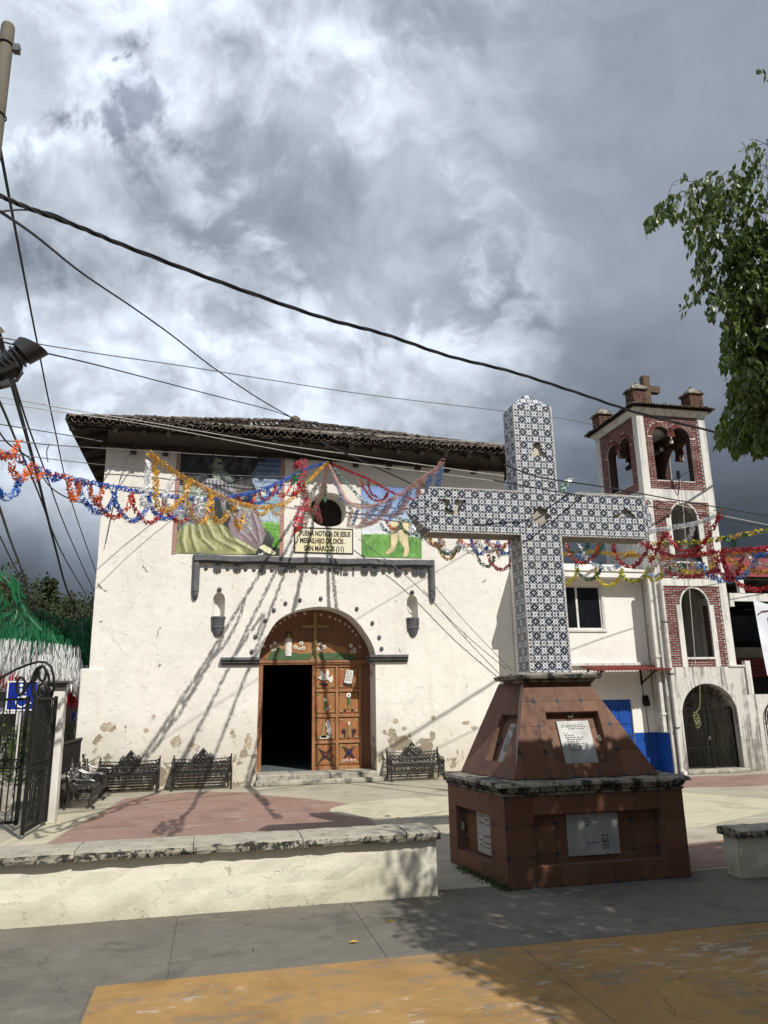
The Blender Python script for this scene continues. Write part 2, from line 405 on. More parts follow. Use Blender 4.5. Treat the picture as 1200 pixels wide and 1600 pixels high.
# ------------------------------------------------------------------ ground
def worn_floor(name, c1, c2, under, amount, scale=.8, scuff=0.0, streak=True):
    m, N, b, pos = newmat(name)
    n1 = N.noise(pos, scale, 6, .62); n2 = N.noise(pos, 7, 6, .65); n3 = N.noise(N.vmath('ADD', pos, (3, 7, 0)), scale*1.7, 8, .68, dist=.5)
    c = N.mix(N.step(n1*.6+n2*.4, .36, .64), c1, c2)
    sp = N.vmath('MULTIPLY', pos, (1, 2.6, 1)) if streak else pos
    wear = N.step(N.noise(sp, 1.35, 9, .68)*.72 + n2*.28, .60 - amount*.16, .68 - amount*.10)
    c = N.mix(wear*.85, c, under)
    spk = N.step(N.noise(pos, 130, 3, .7), .60, .70)
    c = N.mix(spk*.42, c, tuple(v*.45 for v in under))
    dirt = N.step(n3, .48, .66); c = N.mix(dirt*.5, c, tuple(v*.52 for v in c1))
    ck = N.step(N.voro(N.vmath('ADD', pos, N.vmath('SCALE', N.noise(pos, 2.2, 5, .65, col=True), .8)), .55, 'DISTANCE_TO_EDGE'), .006, .0)*N.step(N.noise(N.vmath('ADD', pos, (2, 9, 0)), .55, 2), .50, .56)
    c = N.mix(ck*.6, c, tuple(v*.3 for v in c1))
    spot = N.step(N.noise(N.vmath('ADD', pos, (8, 1, 3)), 3.4, 3, .5), .66, .71); c = N.mix(spot*.35, c, tuple(v*.4 for v in c1))
    pale = N.step(N.noise(N.vmath('ADD', pos, (1, 4, 6)), 2.1, 8, .72), .60, .66); c = N.mix(pale*.22, c, under)
    fine = N.noise(pos, 300, 2, .6); c = N.mix(N.step(fine, .55, .75)*.22, c, tuple(v*1.5 for v in c1))
    if scuff:
        w = N.step(N.noise(sp, 5.5, 9, .74)*.6 + N.noise(pos, .9, 3, .5)*.4, .560, .605)
        c = N.mix(w*scuff, c, (.50, .48, .44))
    N.put(b.inputs['Base Color'], c); b.inputs['Roughness'].default_value = .88; b.inputs['Specular IOR Level'].default_value = .2
    bump(N, b, n2*.3 + N.noise(pos, 110, 4, .7)*.28 - wear*.12, .45, .010)
    return m
M['pave'] = worn_floor('grey pavement concrete', (.122, .112, .094), (.152, .139, .115), (.175, .163, .138), .28)
M['yellow'] = worn_floor('worn ochre floor paint', (.330, .198, .074), (.265, .155, .062), (.175, .150, .110), .66, scuff=.38)
M['plaza'] = worn_floor('pale plaza concrete', (.36, .325, .255), (.30, .27, .21), (.44, .41, .34), .5)
M['red'] = worn_floor('worn red floor paint', (.262, .168, .138), (.225, .142, .116), (.30, .245, .20), .5, scuff=.06)
M['creamfloor'] = worn_floor('cream floor paint', (.47, .43, .32), (.42, .38, .28), (.36, .33, .27), .4)
M['asphalt'] = worn_floor('town ground', (.10, .095, .085), (.13, .125, .11), (.15, .14, .12), .3)
b = MB(); nseg = 48
g = [(900*math.cos(2*math.pi*k/nseg), 900*math.sin(2*math.pi*k/nseg), -.05) for k in range(nseg)]
b.add(g + [(0, 0, -.05)], [(k, (k+1) % nseg, nseg) for k in range(nseg)])
b.build('ground', M['asphalt'], kind='structure', recalc=False, origin=(0, 0, -.05))
def sheet(name, poly, z, m, thick=.03, parent=None, **pr):
    b = MB(); b.plate(poly, [], lambda u, w, d: (u, w, d), z-thick, z); return b.build(name, m, parent, **pr)
plaza = sheet('plaza_floor', [(-9, 7.35), (20, 7.35), (20, 34), (-9, 34)], 0, M['plaza'], .04, kind='structure')
# red-painted quarter, with joints, and the cream strip by the gate
def wob(poly, amp=.02, per=.35):
    out = []
    for i in range(len(poly)):
        p = Vector(poly[i]); q = Vector(poly[(i+1) % len(poly)]); n = max(1, int((q-p).length/per))
        for k in range(n): out.append((p.x+(q.x-p.x)*k/n+random.uniform(-amp, amp), p.y+(q.y-p.y)*k/n+random.uniform(-amp, amp)))
    return out
cc = (3.9, 12.75); cr = 1.95
arcp = [(cc[0]-cr*math.cos(t), cc[1]+cr*.62*math.sin(t)) for t in np.linspace(-1.5, 1.25, 22)]
redpoly = [(-2.05, 11.0), (-1.55, 15.9), (-.4, 16.55), (.7, 16.0), (1.2, 15.2)] + [(1.75, 14.6)] + [p for p in reversed(arcp) if p[0] < 2.6] + [(2.3, 9.5), (-2.2, 9.5)]
rows = [9.5, 12.22, 13.05, 16.6]
for a, c2 in zip(rows[:-1], rows[1:]):
    q = clip_halfplane(clip_halfplane(redpoly, 0, 1, -a-.006), 0, -1, c2-.006)
    if len(q) > 2: sheet('floor_paint', wob(q, .008), .004, M['red'], .003, plaza, kind='structure')
sheet('floor_paint', wob(arcp + [(5.6, 14.05), (8.3, 13.2), (9.6, 11.0), (6.6, 9.6), (5.0, 9.4)], .015), .005, M['creamfloor'], .003, plaza, kind='structure')
sheet('floor_paint', wob([(-2.8, 9.4), (-2.25, 9.4), (-2.07, 11.0), (-1.8, 14.0), (-2.4, 14.05)], .01), .0045, M['creamfloor'], .003, plaza, kind='structure')
sheet('floor_paint', wob([(4.9, 7.4), (8.6, 7.4), (8.2, 8.75), (4.7, 8.6)], .02), .004, M['red'], .003, plaza, kind='structure')
sheet('floor_paint', wob([(8.1, 13.6), (15, 12.6), (15, 15.0), (9.6, 15.2)], .08), .004, M['red'], .003, plaza, kind='structure')
# foreground pavement: separate cast slabs
pv = sheet('pavement', [(-6, -3), (12, -3), (12, 7.34), (-6, 7.34)], -.008, M['pave'], .03, kind='structure')
jx = [-6.0, -4.55, -3.1, -1.65, -.215, 1.27, 2.66, 4.02, 5.4, 6.8, 8.3, 10, 12]
for a, c2 in zip(jx[:-1], jx[1:]):
    box('slab', M['pave'], pv, a+.0025, c2-.0025, 5.655, 7.34, -.036, random.uniform(-.003, .0), bevel=.004)
for a, c2, mm in ((-6, -3.4, 'pave'), (-3.4, -.67, 'pave'), (-.66, 2.25, 'yellow'), (2.258, 5.3, 'yellow'), (5.308, 9, 'yellow')):
    for y0, y1 in ((3.2, 5.646), (.2, 3.19), (-3, .19)):
        box('slab', M[mm], pv, a+.0025, c2-.0025, y0, y1, -.036, random.uniform(-.004, -.001), bevel=.004)
# ------------------------------------------------------------------ church
YF = 17.3
church = thing('church', (2.3, YF, 0), 'old whitewashed adobe church with clay tile hip roof and arched door', 'church')
DX0, DX1, DZS, DRISE = 1.02, 3.72, 2.62, 1.29
def jit(pts, a): return [(x+random.uniform(-a, a), z+random.uniform(-a, a)) for x, z in pts]
def edge(p, q, n): return [(p[0]+(q[0]-p[0])*k/n, p[1]+(q[1]-p[1])*k/n) for k in range(n)]
doorarc = arch(DX0, DX1, DZS, 26, DRISE)
doorarc = [(x + .012*math.sin(i*.9), z + .014*math.sin(i*.7+1)) for i, (x, z) in enumerate(doorarc)]
outer = edge((-2.60, 0), (DX0, 0), 8) + edge((DX0, 0), (DX0, DZS), 4) + list(reversed(doorarc)) + edge((DX1, DZS), (DX1, 0), 4) + edge((DX1, 0), (7.2, 0), 7) + edge((7.2, 0), (7.22, 7.52), 14) + edge((7.22, 7.52), (-2.60, 7.62), 20) + edge((-2.60, 7.62), (-2.60, 0), 14)
outer = [(x, z) if z <= 0 else (x+random.uniform(-.006, .006), z+random.uniform(-.004, .004)) for x, z in outer]
oval = [(2.60+.44*math.copysign(abs(math.cos(t))**.75, math.cos(t)), 6.27+.43*math.copysign(abs(math.sin(t))**.85, math.sin(t))) for t in np.linspace(0, 2*math.pi, 28)[:-1]]
def niche_hole(cx): return [(cx-.135, 3.62), (cx+.135, 3.62)] + [(cx+.135*math.cos(t), 4.04+.17*math.sin(t)) for t in np.linspace(0, math.pi, 9)]
NX = (.085, 4.655)
b = MB(); b.plate(outer, [oval] + [niche_hole(n) for n in NX], fy, YF, YF+.65)
b.build('front_wall', M['church'], church)
box('buttress', M['church'], church, -2.76, -2.30, YF-.035, YF+.5, 0, 2.52, bevel=.03)
b = MB(); b.box(-2.60, -2.0, YF+.65, 34, 0, 7.7); b.box(6.6, 7.2, YF+.65, 34, 0, 7.7); b.box(-2.0, 6.6, 33.4, 34, 0, 7.7)
b.build('side_wall', M['church'], church)
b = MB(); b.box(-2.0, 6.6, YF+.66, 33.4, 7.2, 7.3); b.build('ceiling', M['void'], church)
b = MB(); b.box(-2.0, 6.6, 26.0, 26.1, .2, 7.2); b.build('nave_dark_sheet', M['void'], church)  # near-black sheet across the nave, shade put into its colour
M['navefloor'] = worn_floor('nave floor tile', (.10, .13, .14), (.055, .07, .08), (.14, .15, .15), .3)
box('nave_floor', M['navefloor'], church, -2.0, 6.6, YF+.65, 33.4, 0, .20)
# niches: half-round hollow, grey cup, knob on top
for n in NX:
    b = MB(); prof = []
    K = 9; ZL = [3.62, 3.8, 3.95, 4.04] + [4.04+.17*math.sin(t) for t in np.linspace(.2, math.pi/2, 6)]
    vs = []
    for z in ZL:
        w = .14 if z <= 4.04 else .14*max(0.02, math.sqrt(max(0, 1-((z-4.04)/.171)**2)))
        vs += [(n - w*math.cos(math.pi*k/(K-1)), YF+.02+.21*math.sin(math.pi*k/(K-1))*w/.14, z) for k in range(K)]
    fs = [(r*K+k, r*K+k+1, (r+1)*K+k+1, (r+1)*K+k) for r in range(len(ZL)-1) for k in range(K-1)]
    b.add(vs, fs); b.add([(n-.14, YF+.02, 3.62), (n+.14, YF+.02, 3.62), (n+.14, YF+.23, 3.62), (n-.14, YF+.23, 3.62)], [(0, 1, 2, 3)])
    ni = b.build('niche', M['church'], church, smooth=True, recalc=False)
    b = MB(); b.lathe([(.02, 3.20), (.065, 3.215), (.10, 3.27), (.125, 3.35), (.135, 3.39), (.155, 3.40), (.155, 3.43), (.14, 3.44), (.15, 3.60), (.165, 3.615), (.165, 3.65), (.13, 3.65)], (n, YF, 0), 16, 1, .75)
    for k in range(5):
        a = math.pi*(1.15+.7*k/4); b.beam((n+.146*math.cos(a), YF+.112*math.sin(a), 3.46), (n+.155*math.cos(a), YF+.118*math.sin(a), 3.59), .022, .012)
    b.build('niche_cup', M['trim'], ni, smooth=True)
    b = MB(); b.ball((n, YF-.015, 4.27), .055, 10, 6); b.build('stud', M['trim'], ni, smooth=True)
# long cornice with drop ends
b = MB()
for z0, z1, d in ((4.87, 4.92, .085), (4.92, 4.975, .14), (4.975, 5.05, .11)):
    n = 22
    for k in range(n):
        x0 = -.50+5.70*k/n; x1 = -.50+5.70*(k+1)/n; s0 = .012*math.sin(k*1.3); s1 = .012*math.sin((k+1)*1.3)
        b.hexa([(x0, YF-d, z0+s0), (x1, YF-d, z0+s1), (x1, YF+.02, z0+s1), (x0, YF+.02, z0+s0), (x0, YF-d, z1+s0), (x1, YF-d, z1+s1), (x1, YF+.02, z1+s1), (x0, YF+.02, z1+s0)])
corn = b.build('cornice', M['trim'], church)
for x in (-.45, 5.16):
    b = MB(); b.lathe([(.005, 4.02), (.05, 4.06), (.07, 4.12), (.072, 4.2), (.082, 4.21), (.082, 4.9), (.085, 5.06), (.02, 5.07)], (x, YF-.03, 0), 12); b.build('cornice_drop', M['trim'], corn, smooth=True)
def rosette_mesh():
    b = MB(); b.box(-.075, .075, -.02, .02, -.075, .075)
    for k in range(8):
        a = k*math.pi/4; b.ball((.07*math.cos(a), -.02, .07*math.sin(a)), .03, 6, 4, (1, .7, 1))
    for k in range(4):
        a = math.pi/4+k*math.pi/2; b.ball((.035*math.cos(a), -.03, .035*math.sin(a)), .025, 6, 4)
    b.ball((0, -.03, 0), .022, 6, 4); return b.mesh('rosette', True)
def stud_mesh():
    b = MB(); b.ball((0, 0, 0), .048, 10, 6, (1, .8, 1.1)); return b.mesh('stud', True)
RM, SM = rosette_mesh(), stud_mesh()
for px in (340, 371, 410, 441, 570, 585, 622, 649, 660):
    p = onY(px, 891, YF); put('rosette', RM, M['trim'], church, (p.x, YF-.02, 4.765+random.uniform(-.012, .012)), (0, random.uniform(-.15, .15), 0))
for px in (322, 356, 384, 397, 425, 470, 479, 515, 599, 609, 635):
    p = onY(px, 891, YF); put('stud', SM, M['trim'], church, (p.x, YF-.01, 4.77+random.uniform(-.012, .012)))
b = MB()
for px, kind in ((449, 0), (455, 1), (461, 0), (491, 2), (503, 1), (525, 2), (533, 3), (540, 4), (552, 3)):
    x = onY(px, 891, YF).x
    if kind == 0: b.ball((x, YF-.02, 4.78), .05, 7, 5, (.6, .6, 1.5))
    elif kind == 1: b.box(x-.045, x+.045, YF-.03, YF, 4.72, 4.80); b.ball((x, YF-.03, 4.82), .03, 6, 4)
    elif kind == 2: b.ball((x, YF-.02, 4.77), .07, 8, 5, (1.1, .5, 1)); b.ball((x+.06, YF-.03, 4.72), .03, 6, 4)
    elif kind == 3: b.box(x-.015, x+.015, YF-.03, YF, 4.66, 4.84)
    else: b.box(x-.06, x+.06, YF-.03, YF, 4.67, 4.73); b.box(x-.02, x+.02, YF-.03, YF, 4.73, 4.79)
b.build('frieze_figures', M['trim'], church)
for cx, cy in ((18, 470), (48, 345), (130, 213), (203, 125), (299, 68), (419, 40), (593, 28), (893, 113), (1023, 232), (1080, 352), (1100, 445)):
    p = onY(390+cx/5.333, 930+cy/5.333, YF); put('stud', SM, M['trim'], church, (p.x, YF-.01, p.z))
for x0, x1 in ((.20, 1.035), (3.60, 4.50)):
    b = MB()
    for z0, z1, d in ((2.56, 2.61, .05), (2.61, 2.67, .09), (2.67, 2.735, .13)):
        zz = .0 if x0 < 1 else .045
        b.box(x0-d*.25, x1+(d*.0), YF-d, YF+.35 if x0 > 1 else YF+.02, z0+zz, z1+zz)
    b.build('impost', M['trim'], church, bevel=.01)
box('step', M['step'], church, .98, 3.78, YF-.42, YF-.02, 0, .10, bevel=.025)
for a, c2 in ((1.03, 1.78), (1.785, 2.62), (2.625, 3.70)):
    box('step', M['step'], church, a, c2, YF-.16+random.uniform(-.03, .03), YF+.66, .0, .205+random.uniform(-.012, .012), bevel=.025)
# flaked plaster scars on the wall face (bare adobe, slightly hollow edge)
M['scar'] = rough_mat('bare adobe scar', (.44, .36, .26), (.35, .28, .20), 9, .95, 30, .9, .02, c3=(.55, .50, .41), s3=14, t3=(.5, .6))
def scar(px, py, w, h, seed):
    r = random.Random(seed); p = onY(px, py, YF); n = 16
    poly = [(p.x + w*(.65+.5*r.random())*math.cos(2*math.pi*k/n), p.z + h*(.6+.6*r.random())*math.sin(2*math.pi*k/n)) for k in range(n)]
    b = MB(); b.plate(poly, [], fy, YF-.006, YF+.01); b.build('plaster_scar', M['scar'], church, kind='stuff')
for a in ((728, 1129, .11, .05, 1), (741, 1137, .08, .05, 2), (168, 1136, .16, .11, 3), (276, 1158, .13, .14, 4), (140, 1175, .10, .12, 6), (240, 1120, .05, .06, 7), (618, 1126, .08, .06, 8), (632, 1138, .07, .05, 9), (677, 1121, .05, .06, 10), (300, 1165, .10, .06, 11), (228, 1141, .07, .05, 12), (388, 1160, .09, .2, 14), (365, 1150, .06, .05, 15)): scar(*a)
# ------------------------------------------------------------------ painted pictures (flat paint on the wall): a colour grid painted by code
class Canvas:
    def __init__(s, w, h, bg): s.w = w; s.h = h; s.a = np.tile(np.array(bg, float), (h, w, 1)); s.X, s.Y = np.meshgrid((np.arange(w)+.5)/w, (np.arange(h)+.5)/h)
    def mask(s, poly):
        c = np.zeros((s.h, s.w), bool); n = len(poly); j = n-1
        for i in range(n):
            xi, yi = poly[i]; xj, yj = poly[j]
            cond = ((yi > s.Y) != (yj > s.Y)) & (s.X < (xj-xi)*(s.Y-yi)/(yj-yi+1e-12)+xi); c ^= cond; j = i
        return c
    def poly(s, p, c, c2=None, axis='y', nz=.12):
        m = s.mask(p); col = np.array(c, float)
        if c2 is not None:
            t = s.Y if axis == 'y' else s.X; lo, hi = t[m].min() if m.any() else 0, t[m].max() if m.any() else 1
            f = np.clip((t-lo)/(hi-lo+1e-6), 0, 1)[..., None]; full = col*(1-f)+np.array(c2)*f
        else: full = np.broadcast_to(col, s.a.shape)
        k = 1+nz*(s.noise(10)[..., None]-.5)*2
        s.a = np.where(m[..., None], full*k, s.a); return m
    def noise(s, n):
        g = rng.random((n+2, n+2)); x = s.X*n; y = s.Y*n; xi = x.astype(int); yi = y.astype(int); fx = x-xi; fyy = y-yi
        return (g[yi, xi]*(1-fx)+g[yi, xi+1]*fx)*(1-fyy)+(g[yi+1, xi]*(1-fx)+g[yi+1, xi+1]*fx)*fyy
    def stroke(s, pts, w, c, al=.8, within=None):
        d = np.full((s.h, s.w), 9.)
        for (x0, y0), (x1, y1) in zip(pts[:-1], pts[1:]):
            L = (x1-x0)**2+(y1-y0)**2+1e-9; t = np.clip(((s.X-x0)*(x1-x0)+(s.Y-y0)*(y1-y0))/L, 0, 1)
            d = np.minimum(d, np.hypot(s.X-x0-t*(x1-x0), s.Y-y0-t*(y1-y0)))
        f = np.clip(1.4-d/w, 0, 1)*al
        if within is not None: f = f*within
        s.a = s.a*(1-f[..., None])+np.array(c)*f[..., None]
    def mesh(s, name, x0, x1, z0, z1, y):
        nv = (s.w+1)*(s.h+1)
        gx, gy = np.meshgrid(np.arange(s.w+1)/s.w, np.arange(s.h+1)/s.h)
        co = np.stack([(gx-.5)*(x1-x0), np.zeros_like(gx), (1-gy)*(z1-z0)], -1).reshape(-1, 3)
        idx = (np.arange(s.h)[:, None]*(s.w+1)+np.arange(s.w)[None, :]).ravel()
        fc = np.stack([idx, idx+s.w+1, idx+s.w+2, idx+1], -1)
        me = bpy.data.meshes.new(name); me.vertices.add(nv); me.vertices.foreach_set('co', co.ravel())
        me.loops.add(len(fc)*4); me.loops.foreach_set('vertex_index', fc.ravel())
        me.polygons.add(len(fc)); me.polygons.foreach_set('loop_start', np.arange(len(fc))*4)
        me.update(calc_edges=True)
        at = me.color_attributes.new('paint', 'FLOAT_COLOR', 'CORNER')
        colr = np.repeat(np.concatenate([(np.clip(s.a.reshape(-1, 3), 0, 1)**2.2*.72+.72*.22*(np.clip(s.a.reshape(-1, 3), 0, 1)**2.2).mean(1, keepdims=True)), np.ones((s.w*s.h, 1))], 1), 4, 0)
        at.data.foreach_set('color', colr.ravel().astype(np.float32)); return me, ((x0+x1)/2, y, z0)
m, N, bs, pos = newmat('wall painting'); at = N.node('ShaderNodeVertexColor'); at.layer_name = 'paint'
cN = N.mix(N.step(N.noise(pos, 6, 6, .65), .58, .72)*.25, V(N, at.outputs[0]), (.55, .52, .46)); N.put(bs.inputs['Base Color'], cN); bs.inputs['Roughness'].default_value = .75
bump(N, bs, N.noise(pos, 12, 6, .6), .25, .02); M['paint'] = m
def rgb(*c): return tuple(v/255 for v in c)
# left picture: a seated bearded writer before a dark cave, country behind
def T(pts): return [((x-65)/1030, (y-80)/1095) for x, y in pts]
cv = Canvas(170, 180, rgb(44, 48, 50))
for k in range(14):
    x = random.uniform(80, 800); y = random.uniform(90, 420); cv.stroke(T([(x, y), (x+random.uniform(-90, 90), y+random.uniform(60, 180))]), .02, rgb(92, 96, 96), .6)
cv.poly(T([(880, 80), (1095, 80), (1095, 470), (835, 470), (800, 400), (790, 310), (850, 200)]), rgb(62, 90, 140), rgb(150, 170, 195))
for k in range(10): y = 150+k*30; cv.stroke(T([(860-k*5, y+random.uniform(-9, 9)), (1095, y+random.uniform(-9, 9))]), .008, rgb(165, 185, 210) if k % 2 else rgb(60, 80, 125), .5)
cv.poly(T([(835, 460), (1095, 440), (1095, 560), (830, 560)]), rgb(225, 228, 205), rgb(190, 205, 200))
cv.poly(T([(820, 545), (1095, 545), (1095, 840), (800, 840)]), rgb(120, 165, 185), rgb(165, 190, 205))
for k in range(9): x = 890+k*23; cv.stroke(T([(x, 720+random.uniform(-25, 25)), (x, 800)]), .010, rgb(195, 208, 220), .7)
cv.poly(T([(900, 825), (1095, 825), (1095, 1100), (1000, 1100), (930, 900)]), rgb(120, 190, 60), rgb(95, 165, 50))
for k in range(6): y = 850+k*38; cv.stroke(T([(930, y), (1095, y+20)]), .008, rgb(70, 140, 40), .6)
cv.poly(T([(900, 870), (960, 910), (1035, 990), (1010, 1090), (1095, 1100), (1095, 1175), (820, 1175), (860, 1080)]), rgb(92, 98, 100), rgb(45, 48, 46), nz=.35)
cv.poly(T([(65, 470), (230, 470), (420, 480), (420, 900), (65, 960)]), rgb(150, 165, 150), rgb(120, 125, 105), nz=.3)
cv.poly(T([(65, 880), (150, 860), (65, 960)]), rgb(80, 85, 95))
mk = cv.poly(T([(65, 960), (170, 880), (300, 830), (450, 820), (560, 900), (620, 985), (700, 1030), (800, 1080), (870, 1110), (850, 1160), (700, 1175), (65, 1175)]), rgb(172, 172, 112), rgb(150, 152, 90), nz=.25)
for x0, y0, x1, y1, x2, y2 in ((190, 890, 200, 1010, 250, 1150), (250, 860, 290, 1010, 420, 1130), (330, 840, 420, 1010, 640, 1130), (440, 840, 530, 990, 760, 1110), (120, 930, 110, 1050, 140, 1160), (560, 920, 640, 1040, 800, 1130)):
    cv.stroke(T([(x0, y0), (x1, y1), (x2, y2)]), .016, rgb(98, 102, 52), .75, mk); cv.stroke(T([(x0+30, y0), (x1+34, y1), (x2+36, y2-8)]), .014, rgb(215, 214, 165), .7, mk)
mk = cv.poly(T([(565, 860), (600, 760), (740, 680), (850, 715), (905, 820), (945, 960), (905, 1080), (850, 1115), (760, 1060), (650, 1000), (600, 975)]), rgb(165, 145, 152), rgb(135, 115, 125))
for q in ([(640, 800), (660, 930), (780, 1020)], [(720, 760), (760, 900), (860, 1050)], [(800, 740), (850, 880), (880, 1040)]): cv.stroke(T(q), .012, rgb(95, 80, 92), .7, mk); cv.stroke(T([(x+24, y) for x, y in q]), .010, rgb(198, 182, 188), .6, mk)
cv.poly(T([(880, 1095), (930, 1065), (1010, 1110), (1055, 1150), (1030, 1172), (960, 1150)]), rgb(228, 228, 178))
cv.poly(T([(880, 1165), (925, 1150), (925, 1180), (875, 1180)]), rgb(235, 235, 235))
mk = cv.poly(T([(270, 440), (340, 390), (430, 370), (560, 430), (650, 520), (720, 580), (700, 640), (520, 600), (420, 560), (300, 540)]), rgb(178, 176, 184), rgb(140, 136, 150))
for k in range(7): x = 320+k*38; cv.stroke(T([(x, 400), (x+14, 540+k*8)]), .009, rgb(88, 86, 98), .8, mk)
cv.stroke(T([(420, 460), (560, 520), (700, 610)]), .018, rgb(60, 60, 66), .9)
cv.poly(T([(580, 430), (700, 440), (800, 455), (850, 520), (760, 560), (660, 540)]), rgb(128, 124, 122), rgb(88, 85, 84))
cv.poly(T([(390, 300), (450, 290), (480, 400), (465, 415), (385, 350)]), rgb(135, 150, 122))
cv.poly(T([(455+62*math.cos(a), 230+72*math.sin(a)) if False else (440+58*math.cos(a), 225+70*math.sin(a)) for a in np.linspace(0, 6.28, 24)]), rgb(172, 182, 152), rgb(135, 148, 124))
cv.poly(T([(470, 200), (512, 250), (490, 262)]), rgb(140, 156, 130))
cv.poly(T([(415, 255), (500, 262), (530, 300), (605, 400), (570, 420), (490, 350), (430, 300)]), rgb(104, 120, 112), rgb(78, 92, 86))
cv.stroke(T([(440, 215), (475, 205)]), .008, rgb(40, 45, 42), .9)
cv.stroke(T([(365+58*math.cos(a), 140+26*math.sin(a)-8*math.cos(a)) for a in np.linspace(0, 6.3, 30)]), .006, rgb(120, 125, 122), .9)
cv.poly(T([(560, 640), (640, 600), (800, 640), (840, 700), (700, 720)]), rgb(150, 165, 160), rgb(170, 178, 160))
cv.stroke(T([(452, 205), (470, 198), (484, 202)]), .006, rgb(52, 58, 52), .9); cv.stroke(T([(460, 216), (474, 214)]), .006, rgb(30, 34, 30), .9); cv.stroke(T([(496, 232), (512, 252), (498, 262)]), .005, rgb(80, 92, 80), .9); cv.stroke(T([(486, 280), (512, 284)]), .006, rgb(58, 66, 60), .8)
for k in range(9): x = 440+k*14; cv.stroke(T([(x, 270+k*5), (x+50, 330+k*9)]), .005, rgb(140, 152, 146), .45)
cv.stroke(T([(400, 170), (388, 215), (398, 260)]), .012, rgb(60, 66, 62), .7)
def brushwork(cv, n, ln):
    for k in range(n):
        x, y = random.random(), random.random(); c = cv.a[min(cv.h-1, int(y*cv.h)), min(cv.w-1, int(x*cv.w))].copy()*random.choice((.78, .86, 1.12, 1.22)); a = random.gauss(1.2, .6); l = ln*random.uniform(.4, 1.2)
        cv.stroke([(x, y), (x+math.cos(a)*l, y+math.sin(a)*l)], .005, np.clip(c, 0, 1), .55)
brushwork(cv, 520, .06)
me, loc = cv.mesh('mural', -.93, 1.45, 5.10, 7.60, 0)
bx = MB(); bx.box(-.93, 1.45, YF-.008, YF+.01, 5.10, 7.60)
mural = put('mural', me, M['paint'], church, (loc[0], YF-.014, 5.10))
M['braid1'] = rough_mat('pink painted braid', (.50, .30, .25), (.42, .24, .20), 20, .8); M['braid2'] = flat('brown painted braid', (.10, .055, .045), .8)
for x in (-.965, 1.485):
    b = MB(); n = 52
    for k in range(n):
        z0 = 5.08+2.52*k/n; z1 = z0+2.52/n; b.mi = 0
        b.hexa([(x-.045, YF-.02, z0), (x+.045, YF-.02, z0+.012), (x+.045, YF, z0+.012), (x-.045, YF, z0), (x-.045, YF-.02, z1-.012), (x+.045, YF-.02, z1), (x+.045, YF, z1), (x-.045, YF, z1-.012)])
        b.mi = 1; b.hexa([(x-.05, YF-.016, z1-.014), (x+.05, YF-.016, z1-.002), (x+.05, YF, z1-.002), (x-.05, YF, z1-.014), (x-.05, YF-.016, z1-.001), (x+.05, YF-.016, z1+.011), (x+.05, YF, z1+.011), (x-.05, YF, z1-.001)])
    b.build('mural_border', [M['braid1'], M['braid2']], mural)
# right picture: sky over grass, two bare pale legs
def T2(pts): return [((x-566)/93, (y-762)/110) for x, y in pts]
cv = Canvas(110, 130, rgb(120, 165, 220))
cv.poly(T2([(566, 762), (659, 762), (659, 830), (566, 830)]), rgb(95, 140, 205), rgb(200, 215, 235))
cv.poly(T2([(566, 822), (590, 812), (610, 820), (640, 815), (659, 822), (659, 842), (566, 842)]), rgb(222, 230, 238))
mk = cv.poly(T2([(566, 838), (600, 836), (659, 840), (659, 873), (566, 873)]), rgb(110, 170, 70), rgb(92, 158, 56), nz=.2)
for k in range(170):
    x = random.uniform(566, 659); y = random.uniform(843, 873); cv.stroke(T2([(x, y), (x+random.uniform(-1, 1), y-5)]), .006, rgb(*random.choice(((70, 135, 40), (150, 195, 110), (60, 120, 35)))), .6)
for q in ([(610, 815), (623, 815), (622, 845), (616, 862), (606, 868), (601, 866), (611, 855), (611, 842)], [(624, 815), (642, 815), (638, 845), (640, 860), (637, 870), (629, 871), (632, 858), (624, 845)]): cv.poly(T2(q), rgb(228, 212, 165), rgb(214, 196, 140)); cv.stroke(T2(q+[q[0]]), .006, rgb(120, 100, 60), .5)
brushwork(cv, 160, .05)
me, loc = cv.mesh('mural', 3.42, 4.93, 5.12, 6.90, 0)
put('mural', me, M['paint'], church, (loc[0], YF-.012, 5.12), label='smaller wall painting of grass, sky and two pale legs')
# small painted oval by the window, left
cv = Canvas(24, 50, rgb(205, 200, 188)); cv.stroke([(.1, .0), (.05, .4), (.3, .8), (.7, 1)], .05, rgb(70, 70, 70), .9); cv.stroke([(.45, .1), (.45, .3)], .06, rgb(90, 90, 90), .9); cv.stroke([(.45, .5), (.5, .62)], .06, rgb(90, 90, 90), .9)
